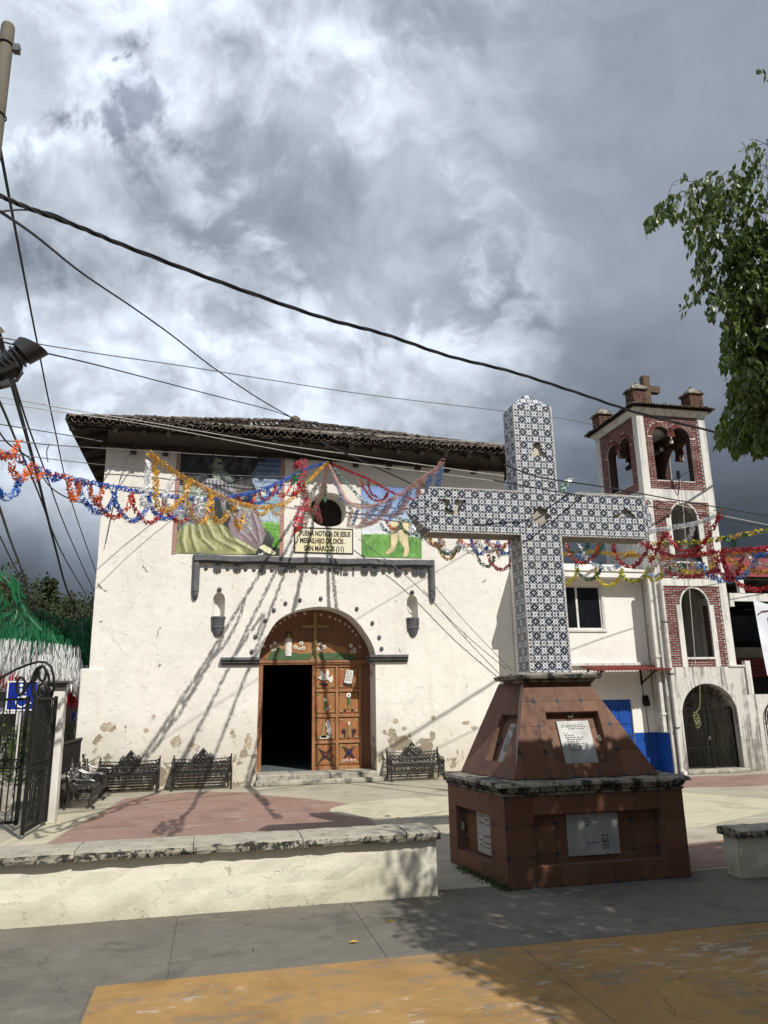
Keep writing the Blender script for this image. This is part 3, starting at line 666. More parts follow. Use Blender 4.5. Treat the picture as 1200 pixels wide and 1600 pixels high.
# text panel
b = MB(); b.box(1.80, 3.19, YF-.012, YF+.01, 5.185, 5.785)
M['panel'] = rough_mat('cream sign panel', (.72, .69, .58), (.70, .63, .36), 1.3, .7, 30, .1)
sg = b.build('painted_sign', M['panel'], church)
M['signink'] = flat('black sign paint', (.012, .012, .012), .6)
b = MB()
for a in ((1.78, 3.21, 5.175, 5.20), (1.78, 3.21, 5.775, 5.80), (1.78, 1.805, 5.20, 5.775), (3.185, 3.21, 5.20, 5.775)): b.box(a[0], a[1], YF-.018, YF, a[2], a[3])
b.build('border', M['signink'], sg)
def text(body, x, z, h, parent, m, y, width=None, align='CENTER', name='lettering', rot=(R_(90), 0, 0), bold=0.0):
    c = bpy.data.curves.new(name, 'FONT'); c.body = body; c.size = h*1.38; c.align_x = align; c.align_y = 'BOTTOM_BASELINE'; c.extrude = .001; c.offset = bold
    o = bpy.data.objects.new(name, c); COL.objects.link(o); c.materials.append(m)
    if width:
        bpy.context.view_layer.update(); w = o.dimensions.x
        if w > 0: o.scale = (width/w, 1, 1)
    bpy.context.view_layer.update(); me = bpy.data.meshes.new_from_object(o.evaluated_get(bpy.context.evaluated_depsgraph_get())); sc_ = tuple(o.scale); bpy.data.objects.remove(o)
    o = bpy.data.objects.new(name, me); COL.objects.link(o); o.scale = sc_
    o.parent = parent; o.location = Vector((x, y, z)) - world_loc(parent); o.rotation_euler = rot
    return o
for s_, z, w in (('BUENA NOTICIA DE JESUS', 5.60, 1.22), ('MESIAS,HIJO DE DIOS .', 5.42, 1.10), ('SAN MARCOS (11)', 5.235, .96)):
    text(s_, 2.53 if w > 1.2 else (2.47 if w > 1 else 2.5), z, .125, sg, M['signink'], YF-.0145, w, bold=.006)
# ------------------------------------------------------------------ church door
YD = YF+.68
def woodmat(name, c1, c2, c3, perobj=0.0):
    m, N, b, pos = newmat(name)
    g = N.noise(N.vmath('MULTIPLY', pos, (14, 14, 1.2)), 1.6, 6, .65, dist=.6); n2 = N.noise(pos, 3.2, 6, .6); n3 = N.noise(pos, 34, 4, .6)
    c = N.mix(N.step(g, .36, .64), c1, c2); c = N.mix(N.step(n2, .50, .64)*.7, c, c3); c = N.mix(N.step(n3, .58, .7)*.5, c, tuple(v*.35 for v in c1))
    N.put(b.inputs['Base Color'], c); b.inputs['Roughness'].default_value = .6
    bump(N, b, g*.5+n3*.5, .5, .01); return m
M['door'] = woodmat('carved door timber', (.27, .105, .035), (.36, .16, .055), (.30, .07, .03))
M['doorrail'] = woodmat('door rail timber', (.36, .18, .075), (.26, .11, .045), (.22, .09, .04))
M['doorframe'] = woodmat('door frame timber', (.30, .14, .06), (.21, .09, .04), (.16, .06, .03))
M['shadewood'] = woodmat('timber darkened for shade', (.15, .062, .030), (.20, .085, .04), (.17, .05, .026))  # darker than the door: shade under the arch put into the colour
M['paintwhite'] = rough_mat('white relief paint', (.72, .71, .66), (.58, .57, .52), 12, .7, 40, .3)
M['paintgreen'] = rough_mat('green relief paint', (.05, .11, .045), (.08, .13, .06), 12, .7, 40, .3)
M['paintdark'] = flat('dark relief paint', (.035, .022, .02), .7)
M['paintgold'] = rough_mat('faded gold paint', (.30, .23, .09), (.20, .15, .06), 12, .7, 40, .3)
M['paintred'] = flat('red relief paint', (.30, .03, .02), .7)
M['paintpink'] = flat('pale pink paint', (.62, .45, .40), .7)
dr = box('door_frame', M['doorframe'], church, DX0-.05, 1.155, YD-.06, YD+.1, .19, 2.62)
b = MB(); b.box(3.50, 3.78, YD-.02, YD+.1, .19, 2.62); b.build('door_frame', M['shadewood'], church)  # right frame in the same shade-darkened timber
b = MB(); b.box(DX0-.06, 3.80, YD-.08, YD+.08, 2.60, 2.70); b.box(DX0-.06, 3.80, YD-.10, YD-.08, 2.64, 2.67); b.build('lintel', M['doorframe'], church, bevel=.006)
leaf = thing('door_leaf', (2.92, YD, .2), None, None); leaf.parent = church; leaf.location = Vector((2.92, YD, .2))-world_loc(church)
b = MB(); b.box(2.32, 3.50, YD+.0, YD+.05, .2, 2.60); b.build('board', M['door'], leaf)
b = MB()
px0, px1 = 2.32, 3.50; cols = [(2.40, 2.87), (2.95, 3.44)]; rows_ = [(.29, .78), (.86, 1.37), (1.45, 1.95), (2.03, 2.53)]
for x0, x1 in ((2.32, 2.39), (2.875, 2.945), (3.445, 3.50)): b.box(x0, x1, YD-.045, YD, .2, 2.60)
b.build('stile', M['doorrail'], leaf, bevel=.006)
for z0, z1 in ((.2, .28), (.785, .855), (1.375, 1.445), (1.955, 2.025), (2.535, 2.60)):
    b = MB()
    for x0, x1 in ((2.392, 2.873), (2.947, 3.443)): b.box(x0, x1, YD-.047, YD, z0, z1)
    b.build('rail', M['doorrail'], leaf, bevel=.006)
for ci, (x0, x1) in enumerate(cols):
    for ri, (z0, z1) in enumerate(rows_):
        b = MB(); b.frustum((x0, x1, z0, z1), 0, (x0+.03, x1-.03, z0+.03, z1-.03), .02)
        b.v = [(v[0], YD-v[2], v[1]) for v in b.v]
        b.build('panel', M['door'], leaf)
        # corner sprigs
        b = MB()
        for sx in (x0+.055, x1-.055):
            for sz in (z0+.055, z1-.055): b.ball((sx, YD-.02, sz), .035, 6, 4, (1, .3, 1)); b.ball((sx+(.04 if sx < (x0+x1)/2 else -.04), YD-.02, sz), .02, 5, 4, (1.4, .3, .8))
        b.build('sprig', M['paintgold'], leaf, smooth=True)
def relief(polys, name, mat, cx, cz, s=1.0, th=.02, y=None):
    b = MB()
    for p in polys: b.plate([(cx+u*s, cz+w*s) for u, w in p], [], fy, (y or YD-.021)-th, (y or YD-.021)+.004)
    return b.build(name, mat, leaf)
cA, cB = (cols[0][0]+cols[0][1])/2, (cols[1][0]+cols[1][1])/2
rz = [(a+b_)/2 for a, b_ in rows_]
relief([[(-.19, -.02), (-.14, .02), (-.12, .05), (-.11, .19), (-.05, .1), (0, .06), (.05, .2), (.08, .16), (.09, .06), (.06, .0), (.12, .0), (.17, .05), (.18, -.06), (.14, -.13), (.10, -.11), (.06, -.05), (-.02, -.07), (-.09, -.07), (-.13, -.04)]], 'dove', M['paintwhite'], cA, rz[3]+.02, 1.0)
relief([[(-.15, -.12), (-.05, -.14), (-.02, -.19), (.01, -.13), (.08, -.15), (.06, -.11), (-.04, -.10), (-.12, -.08)]], 'olive_twig', M['paintdark'], cA, rz[3]-.02)
relief([[(-.14, -.16), (.09, -.21), (.15, .17), (-.06, .22)]], 'book_cover', M['paintdark'], cB, rz[3]-.005, .95)
bkp = relief([[(-.12, -.12), (-.02, -.15), (.08, -.15), (.125, .17), (.03, .17), (-.055, .20)]], 'open_book', M['paintwhite'], cB+.0, rz[3]+.01, .95, .035)
b = MB()
for k in range(7): z = rz[3]+.14-k*.035; x = cB-.055+.002*k-.012*(k % 2); b.box(x-.01*k*.5, x+.075, YD-.058, YD-.055, z, z+.008); b.box(x+.10-.006*k, x+.15-.006*k, YD-.058, YD-.055, z-.01, z-.003)
b.build('page_marks', M['ink'], leaf)
def flower(cx, cz, r, mat, name='daisy', par=None, y=None, core='paintgold'):
    b = MB(); y = y or YD-.03
    for k in range(9): a = 2*math.pi*k/9; b.ball((cx+r*.62*math.cos(a), y, cz+r*.62*math.sin(a)), r*.42, 6, 4, (1, .4, 1))
    o = b.build(name, mat, par or leaf, smooth=True)
    b = MB(); b.ball((cx, y-.012, cz), r*.28, 6, 4); b.build('flower_heart', M[core], par or leaf); return o
for cx, cz, r, sw in ((cA, rz[2]+.075, .045, .028), (cB, rz[2]+.17, .060, .034)):
    flower(cx, cz, r, M['paintwhite'])
    b = MB(); b.box(cx-sw, cx+sw, YD-.04, YD-.018, cz-.22, cz-r*.7); b.build('stem', M['paintgreen'], leaf)
    b = MB(); b.box(cx-sw*.7, cx+sw*.7, YD-.04, YD-.018, cz-.31, cz-.222); b.build('candle', M['paintgold'], leaf)
relief([[(.02, -.12), (.12, -.06), (.125, -.045), (.01, -.10)]], 'arrow', M['paintwhite'], cA, rz[2]-.02, 1.1)
for dx in (-.13, .13): flower(cB+dx*.7, rz[2]-.17, .035, M['paintdark'], 'bloom', core='paintred'); 
relief([[(-.11, -.2), (-.09, -.06), (-.06, .05), (-.07, .14), (-.03, .18), (0, .13), (.01, .05), (-.02, -.04), (.02, -.12), (.03, -.2)]], 'kneeling_figure', M['paintgold'], cA, rz[1]+.0, 1.0)
relief([[(.0, .08), (.05, .2), (.09, .14), (.13, .0), (.16, -.17), (.12, -.13), (.10, -.18), (.07, -.13), (.03, -.08), (.04, .0)]], 'angel_wing', M['paintwhite'], cA, rz[1]+.02, 1.0, .03)
relief([[(-.13, -.22), (.10, -.22), (.12, -.16), (0, -.14), (-.12, -.17)]], 'robe_hem', M['paintwhite'], cA, rz[1], 1.0)
b = MB(); b.box(cB-.022, cB+.022, YD-.045, YD-.018, rz[1]-.20, rz[1]+.08); b.build('candle', M['paintgold'], leaf)
b = MB(); b.box(cB-.022, cB+.022, YD-.05, YD-.018, rz[1]+.082, rz[1]+.15); b.build('flame', M['paintwhite'], leaf)
for dx in (-.125, .125): flower(cB+dx, rz[1]-.06, .055, M['paintdark'], 'bloom', core='paintred'); b = MB(); b.box(cB+dx*.8-.02, cB+dx*.8+.02, YD-.03, YD-.018, rz[1]-.2, rz[1]-.11); b.build('stem', M['paintdark'], leaf)
X4 = []
for k in range(8):
    a = math.pi/4*k + math.pi/8*0; r = .20 if k % 2 else .06
    X4.append((r*math.cos(a), r*math.sin(a)))
for c_, dy in ((cA, 0), (cB, .04)):
    relief([X4], 'carved_star', M['paintdark'], c_, rz[0]+dy, 1.05); b = MB(); b.ball((c_, YD-.045, rz[0]+dy), .03, 8, 5); b.build('star_boss', M['paintred'] if c_ == cA else M['sign_blue'], leaf)
for dx in (-.13, -.05, .05, .13): flower(cB+dx, rz[0]-.14, .035, M['paintpink'], 'bloom')
for dx, m_ in ((-.14, 'paintgreen'), (.12, 'paintgold')): flower(cA+dx, rz[0]-.17, .03, M[m_], 'bloom')
b = MB(); b.ring((cA+.17, YD-.025, rz[0]-.02), .028, .008, (1, 0, 0), (0, 0, 1)); b.build('door_knocker', M['paintred'], leaf)
# tympanum above the lintel
tym = thing('tympanum', (2.37, YD, 2.7), None, None); tym.parent = church; tym.location = Vector((2.37, YD, 2.7))-world_loc(church)
arcT = arch(DX0-.06, DX1+.06, 2.62, 26, DRISE+.06); b = MB()
zl = [2.62, 2.93, 3.18, 3.42, 3.68, 4.05]
for a, c2 in zip(zl[:-1], zl[1:]):
    q = [(x, z) for x, z in arcT] + [(DX0-.06, 2.62), (DX1+.06, 2.62)]
    q = clip_halfplane(clip_halfplane([(DX1+.06, 2.62)]+arcT+[(DX0-.06, 2.62)], 0, 1, -a-.002), 0, -1, c2-.002)
    if len(q) > 2: b = MB(); b.plate(q, [], fy, YD-.01, YD+.04); b.build('board', M['shadewood'], tym)
b = MB(); b.box(2.335, 2.425, YD-.07, YD-.012, 2.80, 3.84); b.box(2.05, 2.72, YD-.065, YD-.012, 3.47, 3.54); b.build('cross', M['paintgold'], tym, bevel=.008)
b = MB(); b.box(2.29, 2.47, YD-.07, YD-.012, 2.75, 2.80); b.box(2.25, 2.51, YD-.08, YD-.012, 2.70, 2.75); b.build('cross_foot', M['paintgold'], tym)
hill = [(1.22, 2.71), (3.42, 2.71), (3.40, 2.80), (3.1, 2.86), (2.8, 2.88), (2.4, 2.87), (2.0, 2.85), (1.75, 2.93), (1.5, 2.99), (1.3, 2.86)]
b = MB(); b.plate(hill, [], fy, YD-.03, YD-.008); b.build('painted_hill', M['paintgreen'], tym)
sk = [(1.35, 3.06), (1.6, 3.14), (1.9, 3.16), (2.3, 3.12), (2.7, 3.1), (3.1, 3.0), (3.35, 2.85), (3.42, 2.74), (1.2, 2.74)]
b = MB(); b.plate(sk, [], fy, YD-.02, YD-.009); b.build('painted_dawn', rough_mat('faded orange paint', (.36, .19, .075), (.28, .12, .05), 6, .7), tym)
# white-robed figure
b = MB(); x = 1.745
b.lathe([(.075, 2.80), (.085, 2.9), (.075, 3.0), (.085, 3.12), (.09, 3.18), (.05, 3.23), (.025, 3.25)], (x, YD-.02, 0), 12, 1, .5); b.build('robed_figure', M['paintwhite'], tym, smooth=True)
b = MB(); b.ball((x, YD-.03, 3.29), .05, 8, 6, (1, .8, 1.2)); b.build('figure_face', M['paintgold'], tym, smooth=True)
b = MB(); b.ball((x, YD-.015, 3.305), .068, 8, 6, (1, .5, 1.25)); b.box(x-.07, x+.07, YD-.02, YD-.01, 3.2, 3.3); b.build('figure_hair', M['paintdark'], tym, smooth=True)
for cx, cy, r in ((148, 440, .045), (185, 408, .045), (225, 440, .05), (188, 470, .045), (155, 478, .035), (388, 452, .05), (445, 412, .055), (465, 462, .05), (425, 468, .035), (632, 420, .05), (672, 450, .055), (610, 470, .045), (645, 480, .04), (935, 435, .05), (972, 468, .04), (945, 490, .035), (975, 498, .035)):
    p = onY(400+cx/6.316, 940+cy/6.316, YD); flower(p.x, p.z, r*.95, M['paintwhite'], 'daisy', tym)
for cx, cy in ((75, 440), (115, 325), (155, 285), (110, 260), (190, 245), (238, 212), (280, 180), (332, 152), (385, 135), (480, 120), (638, 132), (728, 152), (780, 172), (826, 190), (878, 220), (918, 248), (955, 292), (985, 330), (1000, 230), (1025, 445)):
    p = onY(400+cx/6.316, 940+cy/6.316, YD); flower(p.x, p.z, .035 if cx != 1000 else .055, M['paintpink'], 'rosette', tym)
# ------------------------------------------------------------------ church roof
EY, EX0, EX1 = 16.62, -3.36, 7.80
EZL, EZR = 7.88, 7.70
def ez(x): t = (x-EX0)/(EX1-EX0); return EZL+(EZR-EZL)*t - .0*t
AP = Vector((2.10, 20.6, 9.66)); AP2 = Vector((2.10, 30.4, 9.66))
roof = thing('roof', (2.2, EY, 7.6), None, None); roof.parent = church; roof.location = Vector((2.2, EY, 7.6))-world_loc(church)
cFL = Vector((EX0, EY, ez(EX0))); cFR = Vector((EX1, EY, ez(EX1))); cBL = Vector((EX0, 34.6, 7.8)); cBR = Vector((EX1, 34.6, 7.62))
b = MB(); dn = Vector((0, 0, -.05))
for tri in ([cFL, cFR, AP], [cFL, AP, AP2, cBL], [cFR, cBR, AP2, AP], [cBL, AP2, cBR]):
    n = len(tri); b.add([p for p in tri]+[p+dn for p in tri], [tuple(range(n)), tuple(range(2*n-1, n-1, -1))]+[(i, (i+1) % n, n+(i+1) % n, n+i) for i in range(n)])
b.build('roof_deck', M['wood_dark'], roof)
def tile_mesh(inv=False, n=6, L=.44):
    b = MB(); vs = []
    for z_, (y, r) in enumerate(((0, .088), (L, .070))):
        for q in (1, .82):
            for k in range(n+1):
                a = math.pi*k/n; vs.append((r*q*math.cos(a), y, r*q*math.sin(a)*(1 if not inv else -1)))
    m = n+1
    for k in range(n): b_ = k
    fs = []
    for k in range(n):
        fs.append((k, k+1, 2*m+k+1, 2*m+k)); fs.append((m+k+1, m+k, 3*m+k, 3*m+k+1)); fs.append((k+1, k, m+k, m+k+1))
    b.add(vs, fs); return b.mesh('roof_tile', True, recalc=False), vs, fs
TM, tv, tf = tile_mesh(); TMI, tvi, tfi = tile_mesh(True, L=.30)
s = (AP-(cFL+(cFR-cFL)*.49)); slope = math.atan2(s.z, s.y)
stuff = MB(); count = 0
pitch = .150; L0 = .32
ncol = int((EX1-EX0)/pitch)
def place_tile(loc, rx, ry, rz_, indiv, mesh, vs, fs):
    global count
    if indiv: put('tile', mesh, M['tile'], roof, loc, (rx, ry, rz_)); count += 1
    else:
        Rm = Matrix.Translation(loc) @ (Matrix.Rotation(rz_, 4, 'Z') @ Matrix.Rotation(ry, 4, 'Y') @ Matrix.Rotation(rx, 4, 'X'))
        stuff.add([Rm @ Vector(v) for v in vs], fs)
for r in range(14):
    for c in range(ncol):
        x = EX0+.08+c*pitch + random.uniform(-.012, .012); t = (x-EX0)/(EX1-EX0)
        side = (AP.x-EX0 if x < AP.x else EX1-AP.x); dxm = abs(x-AP.x)/side      # 1 at the corner
        ymax = (AP.y-EY)*(1-dxm)
        yy = r*L0*math.cos(slope)
        if yy > ymax+.02: continue
        base = cFL+(cFR-cFL)*t
        z = ez(x)+yy*math.tan(slope)
        sink = .018*math.sin(x*1.1+r)+random.uniform(-.008, .012)
        place_tile(Vector((x, EY-.06+yy+random.uniform(-.025, .025), z+.035+sink+.014)), slope-.035+random.uniform(-.03, .03), random.uniform(-.06, .06), random.uniform(-.05, .05), r <= 2 and count < 225, TM, tv, tf)
        if r <= 1: place_tile(Vector((x+pitch/2, EY-.07+yy+random.uniform(-.02, .02), z+.062)), slope, 0, random.uniform(-.04, .04), r == 0 and count < 298, TMI, tvi, tfi)
# other slopes and the hip and ridge caps
for sgn, x0, cA_, cB_ in ((-1, EX0, cFL, cBL), (1, EX1, cFR, cBR)):
    y = EY+.1
    while y < 34:
        for r in range(14):
            xx = r*L0*.9; 
            lim = abs(AP.x-x0)*min(1, (y-EY)/(AP.y-EY)) if y < AP.y else abs(AP.x-x0)
            if xx > lim: break
            sl_ = math.atan2(AP.z-ez(x0), abs(AP.x-x0)); zb = ez(x0)
            place_tile(Vector((x0+(-sgn)*xx+sgn*.05, y, zb+xx*math.tan(sl_)+.035)), sl_-.03, 0, R_(90)*(sgn), False, TM, tv, tf)
        y += .19
for a, c2 in ((cFL, AP), (cFR, AP), (AP, AP2)):
    n = int((c2-a).length/.34); d = (c2-a).normalized()
    for k in range(n):
        p = a+d*(k*.34); place_tile(p+Vector((0, 0, .10+random.uniform(-.01, .02))), math.asin(d.z), 0, math.atan2(-d.x, d.y), False, TM, tv, tf)
stuff.build('tile_field', M['tile'], roof, smooth=True, recalc=False, kind='stuff')
b = MB(); b.ball(AP+Vector((0, -.05, .15)), .13, 8, 6, (1.3, 1, 1)); b.build('hip_cap', M['tile'], roof, smooth=True)
# eave timbers
for k in range(17):
    x = -2.35+k*.60+random.uniform(-.03, .03)
    if x > 7.1: continue
    z0 = ez(x)-.10; y1 = YF+.1
    b = MB(); b.beam((x, EY+.03, z0-.02), (x, y1+.5, z0+(y1+.5-EY)*math.tan(slope)-.02), .10, .11); b.build('rafter', M['wood_dark'], church)
for k in range(14):
    y = YF+.3+k*.8
    b = MB(); b.beam((EX0+.05, y, ez(EX0)-.10), (-2.2, y, ez(EX0)+1.1*.40-.10), .09, .11); b.build('rafter', M['wood_dark'], church)
b = MB(); b.beam((EX0+.06, EY+.06, ez(EX0)-.12), (-2.4, YF+.1, 8.22), .11, .13); b.build('hip_rafter', M['wood_dark'], church)
b = MB(); b.beam((-2.72, YF-.03, 7.61), (7.3, YF-.03, 7.50), .12, .10); b.build('wall_plate', M['wood_dark'], church)
b = MB(); b.beam((-2.9, YF-.32, 7.93), (7.4, YF-.32, 7.80), .09, .10); b.build('purlin', M['wood_dark'], church)
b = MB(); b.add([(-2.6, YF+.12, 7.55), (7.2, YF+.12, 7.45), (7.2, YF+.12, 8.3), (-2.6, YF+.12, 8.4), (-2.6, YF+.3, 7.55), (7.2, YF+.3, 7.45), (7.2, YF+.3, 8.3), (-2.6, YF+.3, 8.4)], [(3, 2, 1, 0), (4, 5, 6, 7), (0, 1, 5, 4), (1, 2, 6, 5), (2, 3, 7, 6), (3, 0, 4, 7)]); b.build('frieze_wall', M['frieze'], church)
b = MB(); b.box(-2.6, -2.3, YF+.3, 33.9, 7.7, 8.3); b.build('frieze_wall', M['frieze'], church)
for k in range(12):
    x = -2.0+k*.76+random.uniform(-.05, .05); b = MB(); b.box(x-.06, x+.06, YF-.16, YF+.02, 7.40-.011*x*.6, 7.49-.011*x*.6); b.build('beam_end', M['wood_dark'], church)
# deep window in the wall: near-black sheet paints the shade behind it
b = MB(); b.plate([(2.05, 5.75), (3.15, 5.75), (3.15, 6.8), (2.05, 6.8)], [], fy, YF+.66, YF+.70); b.build('window_dark_sheet', M['void'], church)
# ------------------------------------------------------------------ bell tower
TX0, TX1, TY0, TY1 = 10.25, 12.23, 15.75, 17.85
tower = thing('bell_tower', (11.24, TY0, 0), 'slim bell tower of red brick panels between white corner pillars', 'bell tower')
PW = .21
for x in (TX0, TX1-PW):
    for y in (TY0, TY1-PW): box('pillar', M['tower'], tower, x, x+PW, y, y+PW, 2.35, 8.70, bevel=.012)
for z0, z1, d in ((4.30, 4.475, .01), (6.42, 6.725, .006)):
    for a in ((TX0+PW+.001, TX1-PW-.001, TY0+d, TY0+.25), (TX0+PW+.001, TX1-PW-.001, TY1-.25, TY1-d), (TX0+d, TX0+.25, TY0+PW+.001, TY1-PW-.001), (TX1-.25, TX1-d, TY0+PW+.001, TY1-PW-.001)): box('band', M['tower'], tower, a[0], a[1], a[2], a[3], z0, z1)
b = MB(); b.box(TX0+.22, TX1-.22, TY0+.26, TY1-.26, 6.5, 6.66); b.box(TX0+.22, TX1-.22, TY0+.26, TY1-.26, 4.32, 4.46); b.build('floor_slab', M['tower'], tower)
brick_left = [299]; brick_rest = MB()
BL, BH, JT = .170, .042, .016
BRM = MB(); BRM.box(-BL/2+JT/2, BL/2-JT/2, -.012, .03, -BH/2+.004, BH/2-.004); BRM = BRM.mesh('brick')
def brick_panel(mp, yaw, u0, u1, z0, z1, holes, arches=(), thick=.22, single=False):
    b = MB(); b.plate([(u0, z0), (u1, z0), (u1, z1), (u0, z1)], holes, lambda u, w, d: mp(u, w, d), .012, .030); b.build('mortar_bed', M['mortar'], tower)
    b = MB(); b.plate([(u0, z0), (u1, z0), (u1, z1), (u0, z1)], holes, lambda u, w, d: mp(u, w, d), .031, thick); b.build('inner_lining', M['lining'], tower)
    nr = int(round((z1-z0)/.056)); ph = (z1-z0)/nr
    for r in range(nr):
        z = z0+ph*(r+.5); off = (r % 2)*BL/2
        u = u0-off
        while u < u1:
            a, c2 = max(u, u0)+JT/2, min(u+BL, u1)-JT/2; u += BL
            if c2-a < .03: continue
            # cut by the openings
            segs = [(a, c2)]
            bad = False
            for h in list(holes):
                for q in (a+.008, (a+c2)/2, c2-.008):
                    if inpoly(h, q, z): bad = True
            for (cx, cz, rr, w) in arches:
                for q in (a, (a+c2)/2, c2):
                    if z > cz-.02 and math.hypot(q-cx, z-cz) < rr+w: bad = True
            if bad:
                # cut the brick to what stays clear of the opening
                ns = 17; run = []; runs = []
                for q_ in range(ns):
                    q = a+(c2-a)*q_/(ns-1); ok = True
                    for h in holes: ok = ok and not inpoly(h, q, z)
                    for (cx, cz, rr, w) in arches: ok = ok and not (z > cz-.01 and rr < math.hypot(q-cx, z-cz) < rr+w)
                    if ok: run.append(q)
                    elif run: runs.append(run); run = []
                if run: runs.append(run)
                for rn in runs:
                    if rn[-1]-rn[0] > .016: emit_brick(mp, yaw, rn[0], rn[-1], z, ph, False)
                continue
            emit_brick(mp, yaw, a, c2, z, ph, single)
    for (cx, cz, rr, w) in arches:
        n = int(math.pi*rr/.05)
        for k in range(n):
            a0 = math.pi*(k+.14)/n; a1 = math.pi*(k+.86)/n
            P = [(cx+r_*math.cos(a), cz+r_*math.sin(a)) for r_, a in ((rr+.004, a0), (rr+.004, a1), (rr+w-.008, a1), (rr+w-.008, a0))]
            if any(u < u0 or u > u1 or z > z1 for u, z in P): continue
            brick_rest.hexa([mp(u, w_, 0) for u, w_ in P]+[mp(u, w_, .05) for u, w_ in P])
def emit_brick(mp, yaw, a, c2, z, ph, single):
    dj = random.uniform(-.004, .004)
    if single and brick_left[0] > 0 and abs(c2-a-(BL-JT)) < .002:
        brick_left[0] -= 1; p = mp((a+c2)/2, z, .012+dj); put('brick', BRM, M['brick'], tower, p, (0, random.uniform(-.01, .01), yaw))
    else:
        q = [(a, z-BH/2+.003), (c2, z-BH/2+.003), (c2, z+BH/2-.003), (a, z+BH/2-.003)]
        brick_rest.hexa([mp(u, w, dj) for u, w in q]+[mp(u, w, .04) for u, w in q])
front = lambda y: (lambda u, w, d: (u, y+d, w))
left = lambda x: (lambda u, w, d: (x+d, u, w))
right_ = lambda x: (lambda u, w, d: (x-d, u, w))
back = lambda y: (lambda u, w, d: (u, y-d, w))
def twin(u0, u1, z0, zs):
    m = (u0+u1)/2; r = (u1-u0)/4
    pts = [(u0, z0), (u1, z0)] + [(u1-r+r*math.cos(t), zs+r*math.sin(t)) for t in np.linspace(0, math.pi*.94, 10)] + [(m+.05, zs-.17), (m-.05, zs-.17)] + [(u0+r+r*math.cos(t), zs+r*math.sin(t)) for t in np.linspace(math.pi*.06, math.pi, 10)]
    return pts, [(u1-r, zs, r, .12), (u0+r, zs, r, .12)]
FX0, FX1 = TX0+PW+.002, TX1-PW-.002; SY0, SY1 = TY0+PW+.002, TY1-PW-.002
h, ar = twin(10.67, 11.76, 6.97, 8.14)
brick_panel(front(TY0+.02), 0, FX0, FX1, 6.727, 8.66, [h], ar, single=True)
h2, ar2 = twin(10.70, 11.76, 6.97, 8.10)
brick_panel(back(TY1-.02), math.pi, FX0, FX1, 6.727, 8.66, [h2], ar2)
h3, ar3 = twin(16.22, 17.34, 6.97, 8.02)
brick_panel(left(TX0+.02), -math.pi/2, SY0, SY1, 6.727, 8.66, [h3], ar3)
brick_panel(right_(TX1-.02), math.pi/2, SY0, SY1, 6.727, 8.66, [h3], ar3)
for zz0, zz1, zs, hz in ((4.477, 6.418, 5.98, 4.9), (2.37, 4.298, 3.84, 2.60)):
    hole = arch_hole(10.92, 11.66, hz, zs, 16, .40)
    wide = arch_hole(10.79, 11.79, hz-.28, zs-.04, 4, 0.01) if False else None
    brick_panel(front(TY0+.02), 0, FX0, FX1, zz0, zz1, [hole], [], single=True)
    brick_panel(back(TY1-.02), math.pi, FX0, FX1, zz0, zz1, [hole], [])
    for xa in (TX0+.03, TX1-.25): box('flank_wall', M['tower'], tower, xa, xa+.22, SY0, SY1, zz0, zz1)
    for x0, x1 in ((10.775, 10.918), (11.662, 11.80)):
        box('window_jamb', M['tower'], tower, x0, x1, TY0-.005, TY0+.24, zz0+.002, zs, bevel=.008)
    box('sill', M['tower'], tower, 10.92, 11.66, TY0-.01, TY0+.24, hz-.05, hz-.002, bevel=.006)
    b = MB(); aa = arch(10.92, 11.66, zs, 16, .40); ab = arch(10.885, 11.695, zs, 16, .44); b.plate(list(aa)+list(reversed(ab)), [], lambda u, w, d: (u, TY0+d, w), -.004, .23); b.build('arch_ring', M['tower'], tower)
brick_rest.build('brick_field', M['brick'], tower, kind='stuff')
# interior partition seen through the arches
b = MB(); b.box(11.36, 11.44, 16.6, 16.75, 4.48, 6.40); b.box(11.28, 11.40, 16.5, 16.62, 4.48, 5.75); b.build('inner_post', M['tower'], tower)
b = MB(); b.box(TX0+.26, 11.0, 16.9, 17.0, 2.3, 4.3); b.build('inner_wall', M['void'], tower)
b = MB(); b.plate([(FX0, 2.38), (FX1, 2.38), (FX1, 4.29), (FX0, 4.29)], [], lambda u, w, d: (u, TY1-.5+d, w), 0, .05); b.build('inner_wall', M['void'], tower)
# base with gate arch
GX0, GX1, GZS = 10.60, 12.06, 1.28
base_out = [(TX0, 0), (GX0, 0), (GX0, GZS)] + list(reversed(arch(GX0, GX1, GZS, 22, .71))) + [(GX1, GZS), (GX1, 0), (12.46, 0), (12.46, 1.71), (12.38, 1.71), (12.38, 2.37), (TX0, 2.37)]
b = MB(); b.plate(base_out, [], lambda u, w, d: (u, TY0+d, w), -.03, .30); b.build('base_wall', M['tower_low'], tower)
b = MB(); b.box(TX0, TX0+.2, TY0+.31, TY1, 0, 2.36); b.box(TX1-.2, TX1, TY0+.31, TY1, 0, 2.36); b.box(TX0+.2, TX1-.2, TY1-.2, TY1, 0, 2.36); b.box(TX0+.2, TX1-.2, TY0+.3, TY1-.2, 2.2, 2.36); b.build('base_wall', M['tower_low'], tower)
box('threshold', M['step'], tower, 10.50, 12.12, TY0-.16, TY0+.3, 0, .085, bevel=.02)
b = MB(); b.box(11.98, 12.40, TY0-.06, TY0+.1, 2.372, 2.41); b.build('ledge', M['tower'], tower)
# blue-painted dado on the tower flank and pipes
box('flank_dado', M['blue'], tower, TX0-.004, TX0+.01, TY0+.02, 16.30, 0, .90)
